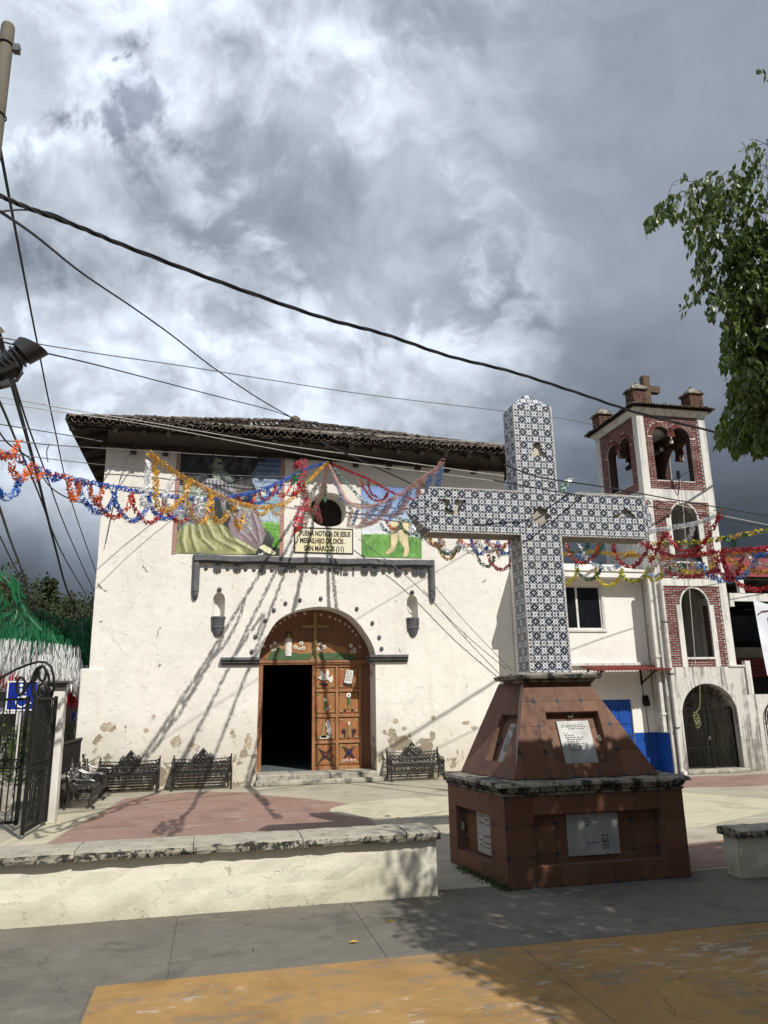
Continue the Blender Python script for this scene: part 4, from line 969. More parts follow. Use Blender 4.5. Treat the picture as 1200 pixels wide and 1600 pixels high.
# gate leaves in the arch
gate = thing('iron_gate', (11.33, TY0+.16, .09), 'black barred double gate filling the arch at the foot of the bell tower', 'gate')
GY = TY0+.16
b = MB()
for z in (.12, .55, 1.26, 1.42): b.beam((GX0+.01, GY, z), (GX1-.01, GY, z), .03, .035)
for x in (GX0+.02, 11.27, 11.39, GX1-.02): b.beam((x, GY, .09), (x, GY, 1.43), .045, .04)
b.build('frame', M['iron'], gate)
barm = MB(); barm.beam((0, 0, 0), (0, 0, 1.33), .014, .014); barm = barm.mesh('gate_bar')
for k in range(27):
    x = GX0+.06+k*.0525
    if abs(x-11.33) > .08: put('bar', barm, M['iron'], gate, (x, GY, .10))
b = MB()
for k in range(13):
    a = math.pi*(k+.5)/13; b.beam((11.33, GY, 1.44), (11.33+.70*math.cos(a), GY, 1.36+.60*math.sin(a)+.02), .012, .012)
for r in (.16, .40): b.ring((11.33, GY, 1.44), r, .009, (1, 0, 0), (0, 0, .9), 14, 4, 0, math.pi)
for k in range(6):
    a = math.pi*(k+1)/7; b.ring((11.33+.5*math.cos(a), GY, 1.44+.42*math.sin(a)), .07, .007, (1, 0, 0), (0, 0, 1), 10, 4)
b.build('fanlight', M['iron'], gate)
b = MB(); b.box(11.30, 11.37, GY-.05, GY-.02, .72, .80); b.build('lock', M['metal_grey'], gate)
# roof of the tower
trf = thing('tower_roof', (11.24, 16.8, 8.7), None, None); trf.parent = tower; trf.location = Vector((11.24, 16.8, 8.7))-world_loc(tower)
b = MB(); b.frustum((TX0, TX1, TY0, TY1), 8.702, (TX0-.10, TX1+.10, TY0-.10, TY1+.10), 8.84); b.build('cornice', M['tower'], trf)
b = MB(); b.frustum((TX0-.17, TX1+.17, TY0-.17, TY1+.17), 8.842, (TX0+.2, TX1-.2, TY0+.2, TY1-.2), 8.93); b.build('deck', M['wood_dark'], trf)
b = MB()
def tt(loc, rx, rz2):
    Rm = Matrix.Translation(loc) @ (Matrix.Rotation(rz2, 4, 'Z') @ Matrix.Rotation(rx, 4, 'X') @ Matrix.Diagonal((.55, .62, .55, 1)))
    b.add([Rm @ Vector(v) for v in tv], tf)
for k in range(28):
    u = k/27; x = TX0-.17+u*(TX1-TX0+.34); yy = TY0-.17+u*(TY1-TY0+.34); j_ = random.uniform(-.015, .015)
    tt(Vector((x, TY0-.20+j_, 8.875)), .22, 0); tt(Vector((x, TY1+.20+j_, 8.875)), .22, math.pi); tt(Vector((TX0-.20+j_, yy, 8.875)), .22, -math.pi/2); tt(Vector((TX1+.20+j_, yy, 8.875)), .22, math.pi/2)
b.build('tile_field', M['tile'], trf, smooth=True, recalc=False, kind='stuff')
M['moss'] = rough_mat('dry roof weeds', (.075, .085, .03), (.05, .06, .022), 9, .95, 40, .3, c3=(.16, .13, .06), s3=12)
b = MB()
for k in range(700):
    sd = random.random(); x = random.uniform(TX0-.1, TX1+.1); y = TY0-.12+random.random()*.25
    if sd < .25: x = TX0-.1+random.random()*.2; y = random.uniform(TY0, TY1)
    z = 8.92; h_ = random.uniform(.03, .12); a = random.uniform(0, 6.28); w = .012
    b.add([(x-w*math.cos(a), y-w*math.sin(a), z), (x+w*math.cos(a), y+w*math.sin(a), z), (x+random.uniform(-.04, .04), y+random.uniform(-.04, .04), z+h_)], [(0, 1, 2)])
b.build('roof_weeds', M['moss'], trf, recalc=False, kind='stuff')
def pinnacle(x, y):
    pn = thing('pinnacle', (x, y, 9.0), None, None); pn.parent = tower; pn.location = Vector((x, y, 9.0))-world_loc(tower)
    w = .19; b = MB(); b.box(x-w+.02, x+w-.02, y-w+.02, y+w-.02, 8.95, 9.37); b.build('mortar_core', M['mortar'], pn)
    b = MB()
    for r in range(8):
        z = 9.0+r*.047
        for sd in range(4):
            for k in range(3):
                u0 = -w+k*(2*w/3)+(.03 if r % 2 else 0)+.004; u1 = min(w, u0+2*w/3-.010)
                if u1-u0 < .02: continue
                q = [(u0, z), (u1, z), (u1, z+.038), (u0, z+.038)]
                f = [lambda u, d: (x+u, y-w+d), lambda u, d: (x+w-d, y+u), lambda u, d: (x-u, y+w-d), lambda u, d: (x-w+d, y-u)][sd]
                b.hexa([(*f(u, 0), z_) for u, z_ in q]+[(*f(u, .03), z_) for u, z_ in q])
    b.build('brick_field', M['pinbrick'], pn, kind='stuff')
    b = MB(); b.frustum((x-w-.05, x+w+.05, y-w-.05, y+w+.05), 9.37, (x-w-.04, x+w+.04, y-w-.04, y+w+.04), 9.42); b.frustum((x-w-.04, x+w+.04, y-w-.04, y+w+.04), 9.42, (x-.06, x+.06, y-.06, y+.06), 9.58); b.ball((x, y, 9.60), .05, 6, 4); b.build('cap', M['stone'], pn)
for x, y in ((TX0+.17, TY0+.17), (TX1-.17, TY0+.17), (TX0+.17, TY1-.17), (TX1-.17, TY1-.17)): pinnacle(x, y)
b = MB(); cx, cy = 10.98, 16.3; b.box(cx-.10, cx+.10, cy-.09, cy+.09, 8.9, 10.02); b.build('roof_cross', M['silver_wood'], tower, bevel=.015)
b = MB(); b.box(cx-.38, cx-.101, cy-.085, cy+.085, 9.55, 9.73); b.box(cx+.101, cx+.38, cy-.085, cy+.085, 9.55, 9.73); b.mi = 0; b.build('roof_cross_arm', M['silver_wood'], tower, kind='stuff')
b = MB(); b.lathe([(.015, 8.15), (.05, 8.12), (.09, 8.0), (.11, 7.8), (.15, 7.68), (.19, 7.62), (.17, 7.62)], (11.02, 16.9, -.35), 16); b.build('bell', M['metal_grey'], tower, smooth=True)
b = MB(); b.beam((11.02, SY0, 7.85), (11.02, SY1, 7.85), .09, .1); b.build('bell_beam', M['wood_dark'], tower)
# ------------------------------------------------------------------ annex beside the church
AY = 16.3
annex = thing('parish_annex', (8.7, AY, 0), 'white two storey annex with blue dado between church and bell tower', 'building')
WX0, WX1, WZ0, WZ1 = 7.72, 9.13, 3.30, 4.34
OX0, OX1 = 8.93, 9.67
b = MB(); b.plate([(7.22, 0), (OX0, 0), (OX0, 1.66), (OX1, 1.66), (OX1, 0), (TX0-.002, 0), (TX0-.002, 4.88), (7.22, 4.88)], [[(WX0, WZ0), (WX1, WZ0), (WX1, WZ1), (WX0, WZ1)]], fy, AY, AY+.2)
b.build('front_wall', M['annex'], annex)
b = MB(); b.box(7.22, 7.4, AY+.2, 22, 0, 4.88); b.box(TX0-.2, TX0-.002, AY+.2, 22, 0, 4.88); b.box(7.4, TX0-.2, 21.8, 22, 0, 4.88); b.build('side_wall', M['annex'], annex)
b = MB(); b.box(7.23, TX0-.01, AY+.21, 21.7, 4.6, 4.8); b.box(7.4, TX0-.2, AY+1.6, AY+1.7, 0, 4.6); b.build('inner_wall', M['void'], annex)
b = MB(); b.box(7.22, 10.24, AY-.37, AY-.002, 4.50, 4.64); b.box(7.22, 10.24, AY-.40, AY+.2, 4.642, 4.70); b.build('roof_slab', M['annex'], annex, bevel=.006)
b = MB(); b.box(7.22, TX0+.0, AY-.09, AY-.001, 2.44, 2.51); b.build('ledge', M['tower'], annex, bevel=.008)
b = MB(); b.box(7.23, OX0-.002, AY-.006, AY+.05, 0, .9); b.box(OX1+.002, TX0-.006, AY-.006, AY+.05, 0, .9); b.build('dado', M['blue'], annex)
dd = box('door', M['blue'], annex, OX0, OX1, AY+.05, AY+.10, .0, 1.66)
b = MB()
for z in (.1, .6, 1.1): b.box(OX0+.08, (OX0+OX1)/2-.04, AY+.035, AY+.055, z, z+.4); b.box((OX0+OX1)/2+.04, OX1-.08, AY+.035, AY+.055, z, z+.4)
b.build('door_panel', M['blue'], dd, bevel=.008)
b = MB(); b.ball((OX1-.07, AY+.03, .85), .03, 8, 5); b.build('handle', M['metal_grey'], dd)
wn = thing('window', (8.4, AY, WZ0), None, None); wn.parent = annex; wn.location = Vector((8.4, AY, WZ0))-world_loc(annex)
b = MB(); e = .035
for a in ((WX0, WX1, WZ0, WZ0+e), (WX0, WX1, WZ1-e, WZ1), (WX0, WX0+e, WZ0+e, WZ1-e), (WX1-e, WX1, WZ0+e, WZ1-e), (8.47, 8.52, WZ0+e, WZ1-e)): b.box(a[0], a[1], AY+.04, AY+.09, a[2], a[3])
b.box(WX1+.02, WX1+.07, AY-.015, AY+.03, WZ0-.05, WZ1+.02); b.box(WX0-.07, WX1+.07, AY-.03, AY+.03, WZ0-.06, WZ0-.01)
b.build('frame', M['whitemetal'], wn)
for x0, x1 in ((WX0+e, 8.468), (8.522, WX1-e)): box('pane', M['glass'], wn, x0, x1, AY+.06, AY+.066, WZ0+e, WZ1-e)
# corrugated awning and brackets
aw = thing('awning', (9.4, AY, 2.3), 'red corrugated awning on iron brackets over the blue door', 'awning')
b = MB(); n = 66; X0, X1 = 8.36, 10.36; vs = []
for k in range(n+1):
    x = X0+(X1-X0)*k/n; dz = .022*math.cos(k*math.pi/1.5); 
    for y, z in ((AY-.095, 2.42), (AY-.74, 2.315)): vs += [(x, y, z+dz), (x, y, z+dz-.006)]
fs = []
for k in range(n):
    a = 4*k; c2 = a+4; fs += [(a, a+2, c2+2, c2), (a+1, c2+1, c2+3, a+3), (a+2, a+3, c2+3, c2+2), (a, c2, c2+1, a+1)]
b.add(vs, fs); b.build('sheet', M['awning'], aw)
for x in (8.62, 9.98):
    b = MB(); b.beam((x, AY-.01, 2.37), (x, AY-.72, 2.285), .03, .035); b.beam((x, AY-.02, 1.98), (x, AY-.02, 2.40), .035, .03); b.beam((x, AY-.02, 2.03), (x, AY-.62, 2.28), .025, .03); b.build('bracket', M['iron'], aw)
lp = thing('wall_lamp', (10.0, AY, 1.5), 'small dark wall lamp with conduit beside the blue door', 'lamp')
b = MB(); b.frustum((9.95, 10.09, AY-.12, AY-.002), 1.55, (9.97, 10.07, AY-.09, AY-.002), 1.74); b.box(9.965, 10.075, AY-.13, AY-.002, 1.50, 1.55); b.build('housing', M['iron'], lp)
b = MB(); b.box(9.985, 10.055, AY-.132, AY-.121, 1.56, 1.66); b.build('lens', M['glass'], lp)
b = MB(); b.tube([(9.99, AY-.012, 1.74), (10.0, AY-.012, 1.88), (9.97, AY-.012, 2.1)], .008, 5); b.tube([(10.03, AY-.012, 1.5), (10.04, AY-.012, .9), (10.04, AY-.012, .05)], .008, 5); b.build('conduit', M['cable'], lp)
dp = thing('drain_pipe', (10.35, 15.6, 0), 'white drain pipe with elbow foot on the tower corner', 'drain pipe')
b = MB(); b.tube([(10.38, 15.66, 4.42), (10.38, 15.66, .10)], .042, 10); b.build('pipe', M['pipe'], dp, smooth=True)
b = MB(); b.tube([(10.38, 15.66, .12), (10.38, 15.645, .07), (10.38, 15.60, .05), (10.38, 15.52, .05)], .05, 10); b.build('elbow', M['pipe'], dp, smooth=True)
for z in (1.0, 2.2, 3.4): b = MB(); b.box(10.33, 10.43, 15.61, 15.72, z, z+.03); b.build('bracket', M['metal_grey'], dp)
dp2 = thing('gutter_pipe', (10.19, 16.0, 0), 'square white downpipe between annex and bell tower', 'drain pipe')
b = MB(); b.box(10.13, 10.21, 15.80, 15.88, .92, 4.5); b.build('pipe', M['pipe'], dp2)
for z in (1.30, 2.6): box('collar', M['pipe'], dp2, 10.11, 10.23, 15.78, 15.90, z, z+.06)
# bell rope with its coil
M['ropegreen'] = flat('faded green rope', (.17, .18, .085), .9)
rp = thing('bell_rope', (11.28, 15.6, 1.1), 'pale bell rope hanging down the tower to a green coil', 'rope')
b = MB(); b.tube([onY(1061, 735, 15.68), onY(1068, 800, 15.66), onY(1077, 920, 15.64), onY(1088, 1052, 15.63), onY(1093, 1068, 15.62)], .009, 5); b.build('line', M['rope_white'], rp)
b = MB(); pts = [onY(1093, 1068, 15.62), onY(1094, 1090, 15.62), onY(1093, 1106, 15.62), onY(1087, 1114, 15.62)]; b.tube(pts, .012, 5)
for k in range(4):
    c = onY(1087+k*1.3, 1118+k*4.5, 15.61+.01*k); b.ring(c, .06+.012*(k % 2), .011, (1, .1*k, 0), (.15*k, 0, 1.2), 12, 5)
b.build('coil', M['ropegreen'], rp)
an = thing('antenna', (11.2, 15.6, 7.0), 'thin black aerial standing before the belfry opening', 'antenna')
b = MB(); c = onY(1060, 742, 15.6); b.tube([c+Vector((0, 0, -.10)), c+Vector((0, 0, .1))], .045, 8); b.build('head', M['iron'], an)
b = MB(); b.tube([onY(1048, 751, 15.6), onY(1079, 735, 15.6)], .010, 5); b.build('cross_rod', M['iron'], an)
b = MB(); b.tube([c+Vector((0, 0, -.1)), c+Vector((.02, .05, -.3)), (c.x+.03, 15.74, 6.6)], .012, 5); b.build('stem', M['iron'], an)
# ------------------------------------------------------------------ right of the tower: yard wall, hall, banner
yw = thing('yard_wall', (14.2, 15.9, 0), 'stained white yard wall with arched barred window right of the tower', 'wall')
wx0, wx1 = 12.88, 14.0
b = MB(); b.plate([(12.462, 0), (17, 0), (17, 1.72), (12.462, 1.72)], [arch_hole(wx0, wx1, .52, 1.16, 16, .42)], lambda u, w, d: (u, 15.78+d, w), 0, .22); b.build('wall', M['tower_low'], yw)
wg = thing('window', (13.4, 15.7, .5), None, None); wg.parent = yw; wg.location = Vector((13.4, 15.7, .5))-world_loc(yw)
b = MB(); aa = arch(wx0-.08, wx1+.08, 1.16, 20, .52); b.tube([(wx1+.08, 15.73, .44)]+[(x, 15.73, z) for x, z in aa]+[(wx0-.08, 15.73, .44), (wx1+.08, 15.73, .44)], .016, 5)
for z in (.52, .62, 1.1): b.tube([(wx0-.07, 15.735, z), (wx1+.07, 15.735, z)], .010, 5)
for k in range(15):
    a = math.pi*(k+.5)/15; cx = (wx0+wx1)/2; b.tube([(cx+.56*math.cos(a), 15.735, 1.16+.42*math.sin(a)), (cx+.66*math.cos(a), 15.735, 1.16+.54*math.sin(a))], .007, 4)
b.build('grille_frame', M['iron'], wg)
gb = MB(); gb.beam((0, 0, 0), (0, 0, 1), .014, .014); gb = gb.mesh('grille_bar')
for k in range(9):
    x = wx0+.05+k*.128; o = put('bar', gb, M['iron'], wg, (x, 15.738, .44)); o.scale.z = .72+.42*math.sqrt(max(0, 1-((x-(wx0+wx1)/2)/.58)**2))
b = MB(); b.box(wx0-.1, wx1+.1, 16.35, 16.4, .3, 1.7); b.build('dark_room', M['void'], yw)
hall = thing('market_hall', (14.7, 17, 0), 'open dark hall with red sheet roof and white beams behind the yard wall', 'building')
b = MB(); b.frustum((12.35, 20, 16.1, 26), 4.62, (12.35, 20, 18, 26), 5.5); b.build('roof', M['awning'], hall)
b = MB(); b.box(12.4, 20, 16.15, 26, 4.55, 4.615); b.build('soffit', M['wood_dark'], hall)
b = MB(); b.beam((12.6, 16.2, 4.10), (20, 16.2, 4.10), .1, .20); b.build('beam', M['tower'], hall)
b = MB(); b.beam((12.62, 16.2, 3.86), (12.62, 16.2, 4.0), .12, .16, (0, 1, 0)); b.build('beam_end', M['tower'], hall)
for x in (12.98, 15.6): box('stub_post', M['tower'], hall, x-.07, x+.07, 16.14, 16.26, 4.202, 4.548)
for k in range(7): b = MB(); b.beam((12.5+k*1.1, 16.25, 4.5), (13.0+k*1.1, 25.8, 4.5), .08, .1); b.build('rafter', M['wood_dark'], hall)
b = MB(); b.box(12.4, 20, 22, 22.1, 0, 4.5); b.box(12.3, 12.36, 18, 26, 0, 4.5); b.build('back_wall', M['void'], hall)
box('post', M['tower'], hall, 12.68, 12.82, 16.02, 16.14, 0, 2.52)
b = MB(); b.box(13.0, 20, 18.6, 18.7, 2.72, 3.02); b.build('fascia', M['frieze'], hall)
b = MB(); b.box(13.0, 20, 20.5, 20.6, 3.35, 4.15); b.build('tarpaulin', rough_mat('dark blue tarpaulin', (.03, .042, .055), (.05, .06, .07), 2, .6), hall)
for k in range(5): b = MB(); b.box(13.05, 20, 18.55+.0, 18.6, 2.20+k*.105, 2.285+k*.105); b.build('slat', M['awning'], hall)
b = MB(); b.box(13.0, 20, 18.75, 18.8, 0, 2.2); b.build('back_wall', M['void'], hall)
M['cloth'] = rough_mat('white banner cloth', (.72, .75, .80), (.60, .62, .68), 1.5, .7, 3, .5, .05)
M['maroon'] = rough_mat('maroon banner print', (.14, .018, .05), (.10, .014, .07), 2, .7); M['violet'] = flat('violet print', (.12, .10, .40), .7); M['pinkprint'] = flat('pink print', (.55, .28, .30), .7)
bn = thing('banner', (14.2, 16.05, 2.2), 'white printed banner hanging from the hall beam at right edge', 'banner')
def bnp(u, w): return Vector((13.16+u*2.0+.10*w, 16.02+.03*math.sin(u*9)+.06*w*(1-w), 4.02-1.86*w-.16*math.sin(math.pi*u)*(1-w)))
b = MB(); n, m_ = 26, 20
b.add([bnp(i/n, j/m_) for j in range(m_+1) for i in range(n+1)], [(j*(n+1)+i, j*(n+1)+i+1, (j+1)*(n+1)+i+1, (j+1)*(n+1)+i) for j in range(m_) for i in range(n)])
b.build('sheet', M['cloth'], bn, smooth=True, recalc=False)
def bpatch(name, u0, u1, w0, w1, mm, off=.012):
    b = MB(); k = 12; b.add([bnp(u0+(u1-u0)*i/k, w0+(w1-w0)*j/6)+Vector((0, -off, 0)) for j in range(7) for i in range(k+1)], [(j*(k+1)+i, j*(k+1)+i+1, (j+1)*(k+1)+i+1, (j+1)*(k+1)+i) for j in range(6) for i in range(k)]); return b.build(name, mm, bn, recalc=False)
bpatch('print', .17, .85, .20, .62, M['maroon']); bpatch('print', .17, .42, .27, .40, M['violet'], .016); bpatch('print', .22, .85, .55, .66, M['pinkprint'], .016); bpatch('print', .22, .85, .70, .92, M['pinkprint'])
for k in range(2): bpatch('print_line', .20, .5, .155-.028*k+.01, .168-.028*k+.01, M['violet'])
b = MB(); b.tube([bnp(.03, .19)+Vector((0, -.02, 0)), bnp(.10, .13)+Vector((0, -.02, 0)), bnp(.22, .09)+Vector((0, -.02, 0)), bnp(.5, .075)+Vector((0, -.02, 0))], .012, 5); b.build('print_arc', M['maroon'], bn)
p = bnp(.19, .275); text('LA', p.x, p.z, .19, bn, M['cloth'], p.y-.03, align='LEFT', bold=.008)
p = bnp(.33, .37); text('IN', p.x, p.z, .24, bn, M['cloth'], p.y-.035, align='LEFT', bold=.008)
# ------------------------------------------------------------------ low walls in front
def low_wall(name, x0, x1, label, dy, hs, tk):
    t = thing(name, ((x0+x1)/2, 7.35, 0), label, 'wall')
    b = MB(); n = max(2, int((x1-x0)/.18)); K = 5
    P = lambda i, j, y: (x0+(x1-x0)*i/n, y+(random.uniform(-.007, .007) if 0 < i < n else 0), .48*j/K - (.0 if j else .02))
    fr = [[P(i, j, 7.185) for i in range(n+1)] for j in range(K+1)]
    vs = [p for r_ in fr for p in r_]; fs = [(j*(n+1)+i, j*(n+1)+i+1, (j+1)*(n+1)+i+1, (j+1)*(n+1)+i) for j in range(K) for i in range(n)]
    b.add(vs, fs); b.box(x0, x1, 7.20, 7.56, -.02, .48); b.v = [(q[0], 7.185+(q[1]-7.185)*(1 if q[1] < 7.3 else tk)+dy, q[2]*hs) for q in b.v]; b.build('wall', M['lowwall'], t, recalc=True)
    x = x0-.04
    while x < x1:
        L = min(random.uniform(.92, 1.02), x1+.03-x)
        b = MB(); nn = 10
        sec = [(7.115, .487), (7.105, .515), (7.11, .548), (7.13, .560), (7.36, .570), (7.62, .560), (7.635, .545), (7.63, .485)]
        vs = []
        for i in range(nn+1):
            for y, z in sec: vs.append((x+.004+(L-.008)*i/nn, y+random.uniform(-.007, .007), z+random.uniform(-.004, .004)))
        k = len(sec); fs = [(i*k+j, i*k+(j+1) % k, (i+1)*k+(j+1) % k, (i+1)*k+j) for i in range(nn) for j in range(k)]+[tuple(range(k-1, -1, -1)), tuple(nn*k+j for j in range(k))]
        vs = [(q[0], 7.185+(q[1]-7.185)*(1 if q[1] < 7.2 else tk)+dy, q[2]-.48+.48*hs) for q in vs]; b.add(vs, fs); b.build('coping_stone', M['coping'], t); x += L
    return t
low_wall('low_wall', -6.0, 2.10, 'long low whitewashed wall with mossy coping in front of the plaza, left', 0, 1, 1)
low_wall('low_wall', 5.12, 12, 'short piece of low wall in tree shade right of the tiled cross', -.27, .76, .6)
# ------------------------------------------------------------------ cross monument
mon = thing('cross_monument', (3.74, 7.9, 0), 'tall cross clad in black and white tiles on a brown tiled pedestal', 'monument')
def brown_tile():
    m, N, b, pos = newmat('brown glazed tile')
    oc = V(N, N.node('ShaderNodeTexCoord').outputs['Object']); x, y, z = N.sep(oc)
    oi = V(N, N.node('ShaderNodeObjectInfo').outputs['Random'])
    h = .136
    d1 = (x.abs()*-1.0 + h) + (z.abs()*-1.0 + h)          # distance to the nearest corner (taxi)
    n = N.noise(pos, 14, 5, .6)
    base = N.mix(N.step(n*.6+oi*.5, .3, .75), (.118, .054, .030), (.158, .076, .044))
    base = N.mix(N.step(N.noise(pos, 4, 6, .65), .58, .72)*.3, base, (.20, .13, .09))
    seam = N.step((d1-.105).abs(), .004, .001)
    c = N.mix(seam*.55, base, (.045, .022, .016))
    dia = N.step(d1, .038, .032); c = N.mix(dia, c, N.mix(N.step(N.noise(pos, 60, 3, .6), .4, .6), (.034, .034, .046), (.058, .056, .062)))
    N.put(b.inputs['Base Color'], c); b.inputs['Roughness'].default_value = .58; b.inputs['Specular IOR Level'].default_value = .22
    bump(N, b, n*.4 - seam*.5, .2, .004); return m
M['browntile'] = brown_tile()
def azulejo():
    m, N, b, pos = newmat('black and white pattern tile')
    oc = V(N, N.node('ShaderNodeTexCoord').outputs['Object']); x, y, z = N.sep(oc)
    q = 1/.164
    u = (x*q); v = (z*q)                     # -.5 .. .5 over one tile
    w = lambda e: e - N.math('ROUND', e)     # wrap for the pointed ends
    u = w(u); v = w(v); au, av = u.abs(), v.abs()
    L = lambda a, c: N.math('SQRT', a*a + c*c)
    s_ = .012
    ins = lambda e, t: N.step(e, t+s_, t-s_)           # 1 where e < t
    # corner rings
    cu, cv_ = au*-1.0+.5, av*-1.0+.5
    rc = L(cu, cv_)
    white = ins(rc, .175)
    fl = ins((cu-cv_).abs().min(cu+cv_)*0.0 + rc, .105)
    petal = ins(cu.min(cv_), .022)
    white = white*(1.0 - fl*(1.0-petal*.9))
    white = white*(1.0 - ins(rc, .030)*.9) 
    # edge flowers
    def edge_fl(a, c):
        e = a*-1.0+.5; r = L(e, c)
        wd = ins(r, .19)
        dia = ins(e + c, .10); cross_ = ins(e.min(c), .012)
        return wd*(1.0-dia*(1.0-cross_*.8)), r
    f1, r1 = edge_fl(au, av); f2, r2 = edge_fl(av, au)
    # dark dots inside the petals
    dots = ins(L(au-.34, av-.12), .038).max(ins(L(au-.12, av-.34), .038)).max(ins(L(au-.42, av-.20), .022)).max(ins(L(au-.20, av-.42), .022))
    white = white.max(f1).max(f2)
    # curls between
    curl = ins((L(au-.25, av-.25)-.115).abs(), .030)
    white = white.max(curl*ins((au-av).abs()*-1.0, -.06))
    white = white*(1.0-dots)
    # central star: dark cross of leaves with a light heart
    star = ins((au-av).abs(), .048)*ins(L(au, av), .35)
    white = white*(1.0-star)
    heart = ins(L(au, av), .045).max(ins(au.min(av), .014)*ins(L(au, av), .14))
    white = white.max(heart)
    ring = ins((rc-.19).abs(), .011); white = white*(1.0-ring)
    n = N.noise(pos, 9, 5, .6)
    wear = N.step(N.noise(pos, 2.3, 7, .65), .56, .68)
    wc = N.mix(n, (.70, .715, .73), (.59, .61, .63)); wc = N.mix(wear*.35, wc, (.50, .48, .43))
    oi = V(N, N.node('ShaderNodeObjectInfo').outputs['Random'])
    dc = N.mix(oi, (.020, .024, .040), (.034, .040, .064)); dc = N.mix(wear*.35, dc, (.10, .10, .105))
    N.put(b.inputs['Base Color'], N.mix(white, dc, wc)); b.inputs['Roughness'].default_value = .33; b.inputs['Specular IOR Level'].default_value = .4
    bump(N, b, N.noise(pos, 20, 3, .5), .06, .004); return m
M['azulejo'] = azulejo()
TILECACHE = {}
def frame(A, Nout):
    A = Vector(A).normalized(); Y = -Vector(Nout).normalized(); Z = A.cross(Y)
    return Matrix(((A.x, Y.x, Z.x), (A.y, Y.y, Z.y), (A.z, Y.z, Z.z)))
def tile_face(parent, name, m, O, A, Nout, region, size, holes=(), phase=(0, 0), th=.012, gap=.003, proud=0.0, jitter=.0008, key=''):
    """lay separate tiles over a planar region; returns the objects"""
    Rm = frame(A, Nout); O = Vector(O); objs = []
    us = [p[0] for p in region]; ws = [p[1] for p in region]
    i0 = math.floor((min(us)-phase[0])/size); i1 = math.ceil((max(us)-phase[0])/size); j0 = math.floor((min(ws)-phase[1])/size); j1 = math.ceil((max(ws)-phase[1])/size)
    for i in range(i0, i1):
        for j in range(j0, j1):
            u0, w0 = phase[0]+i*size, phase[1]+j*size
            cell = [(u0+gap/2, w0+gap/2), (u0+size-gap/2, w0+gap/2), (u0+size-gap/2, w0+size-gap/2), (u0+gap/2, w0+size-gap/2)]
            poly = clip_convex(cell, region)
            pieces = [poly] if len(poly) > 2 else []
            for (a0, a1, c0, c1) in holes:
                nx = []
                for pc in pieces:
                    for cut in ((1, 0, -a1), (-1, 0, a0)):
                        q = clip_halfplane(pc, *cut)
                        if len(q) > 2: nx.append(q)
                    mid = clip_halfplane(clip_halfplane(pc, 1, 0, -a0), -1, 0, a1)
                    if len(mid) > 2:
                        for cut in ((0, 1, -c1), (0, -1, c0)):
                            q = clip_halfplane(mid, *cut)
                            if len(q) > 2: nx.append(q)
                pieces = nx
            cu, cw = u0+size/2, w0+size/2
            for pc in pieces:
                ar = abs(sum(pc[k][0]*pc[(k+1) % len(pc)][1]-pc[(k+1) % len(pc)][0]*pc[k][1] for k in range(len(pc)))/2)
                if ar < size*size*.006: continue
                full = abs(ar-(size-gap)**2) < 1e-7
                ck = (name, size, th)
                if full and ck in TILECACHE: me = TILECACHE[ck]
                else:
                    b = MB(); k = len(pc); b.add([(u-cu, -th, w-cw) for u, w in pc]+[(u-cu, 0, w-cw) for u, w in pc], [tuple(range(k)), tuple(range(2*k-1, k-1, -1))]+[(a, (a+1) % k + 0, k+(a+1) % k, k+a)[::-1] for a in range(k)])
                    me = b.mesh(name)
                    if full: TILECACHE[ck] = me
                P = O + Rm @ Vector((cu, -proud+random.uniform(-jitter, jitter), cw))
                o = put(name, me, m, parent, P, Rm.to_euler()); objs.append(o)
    return objs
BZ = .815
FL, FR_, BLc, BRc = Vector((2.80, 7.16, 0)), Vector((4.69, 7.13, 0)), Vector((2.655, 8.50, 0)), Vector((4.85, 8.55, 0))
def quadbox(b, c4, z0, z1, off0=0, off1=0):
    ctr = sum(c4, Vector())/4
    def grow(p, o): d = (p-ctr); return Vector((p.x+o*(1 if d.x > 0 else -1), p.y+o*(1 if d.y > 0 else -1), 0))
    lo = [grow(p, off0) for p in c4]; hi = [grow(p, off1) for p in c4]
    b.hexa([(p.x, p.y, z0) for p in lo]+[(p.x, p.y, z1) for p in hi])
c4 = [FL, FR_, BRc, BLc]
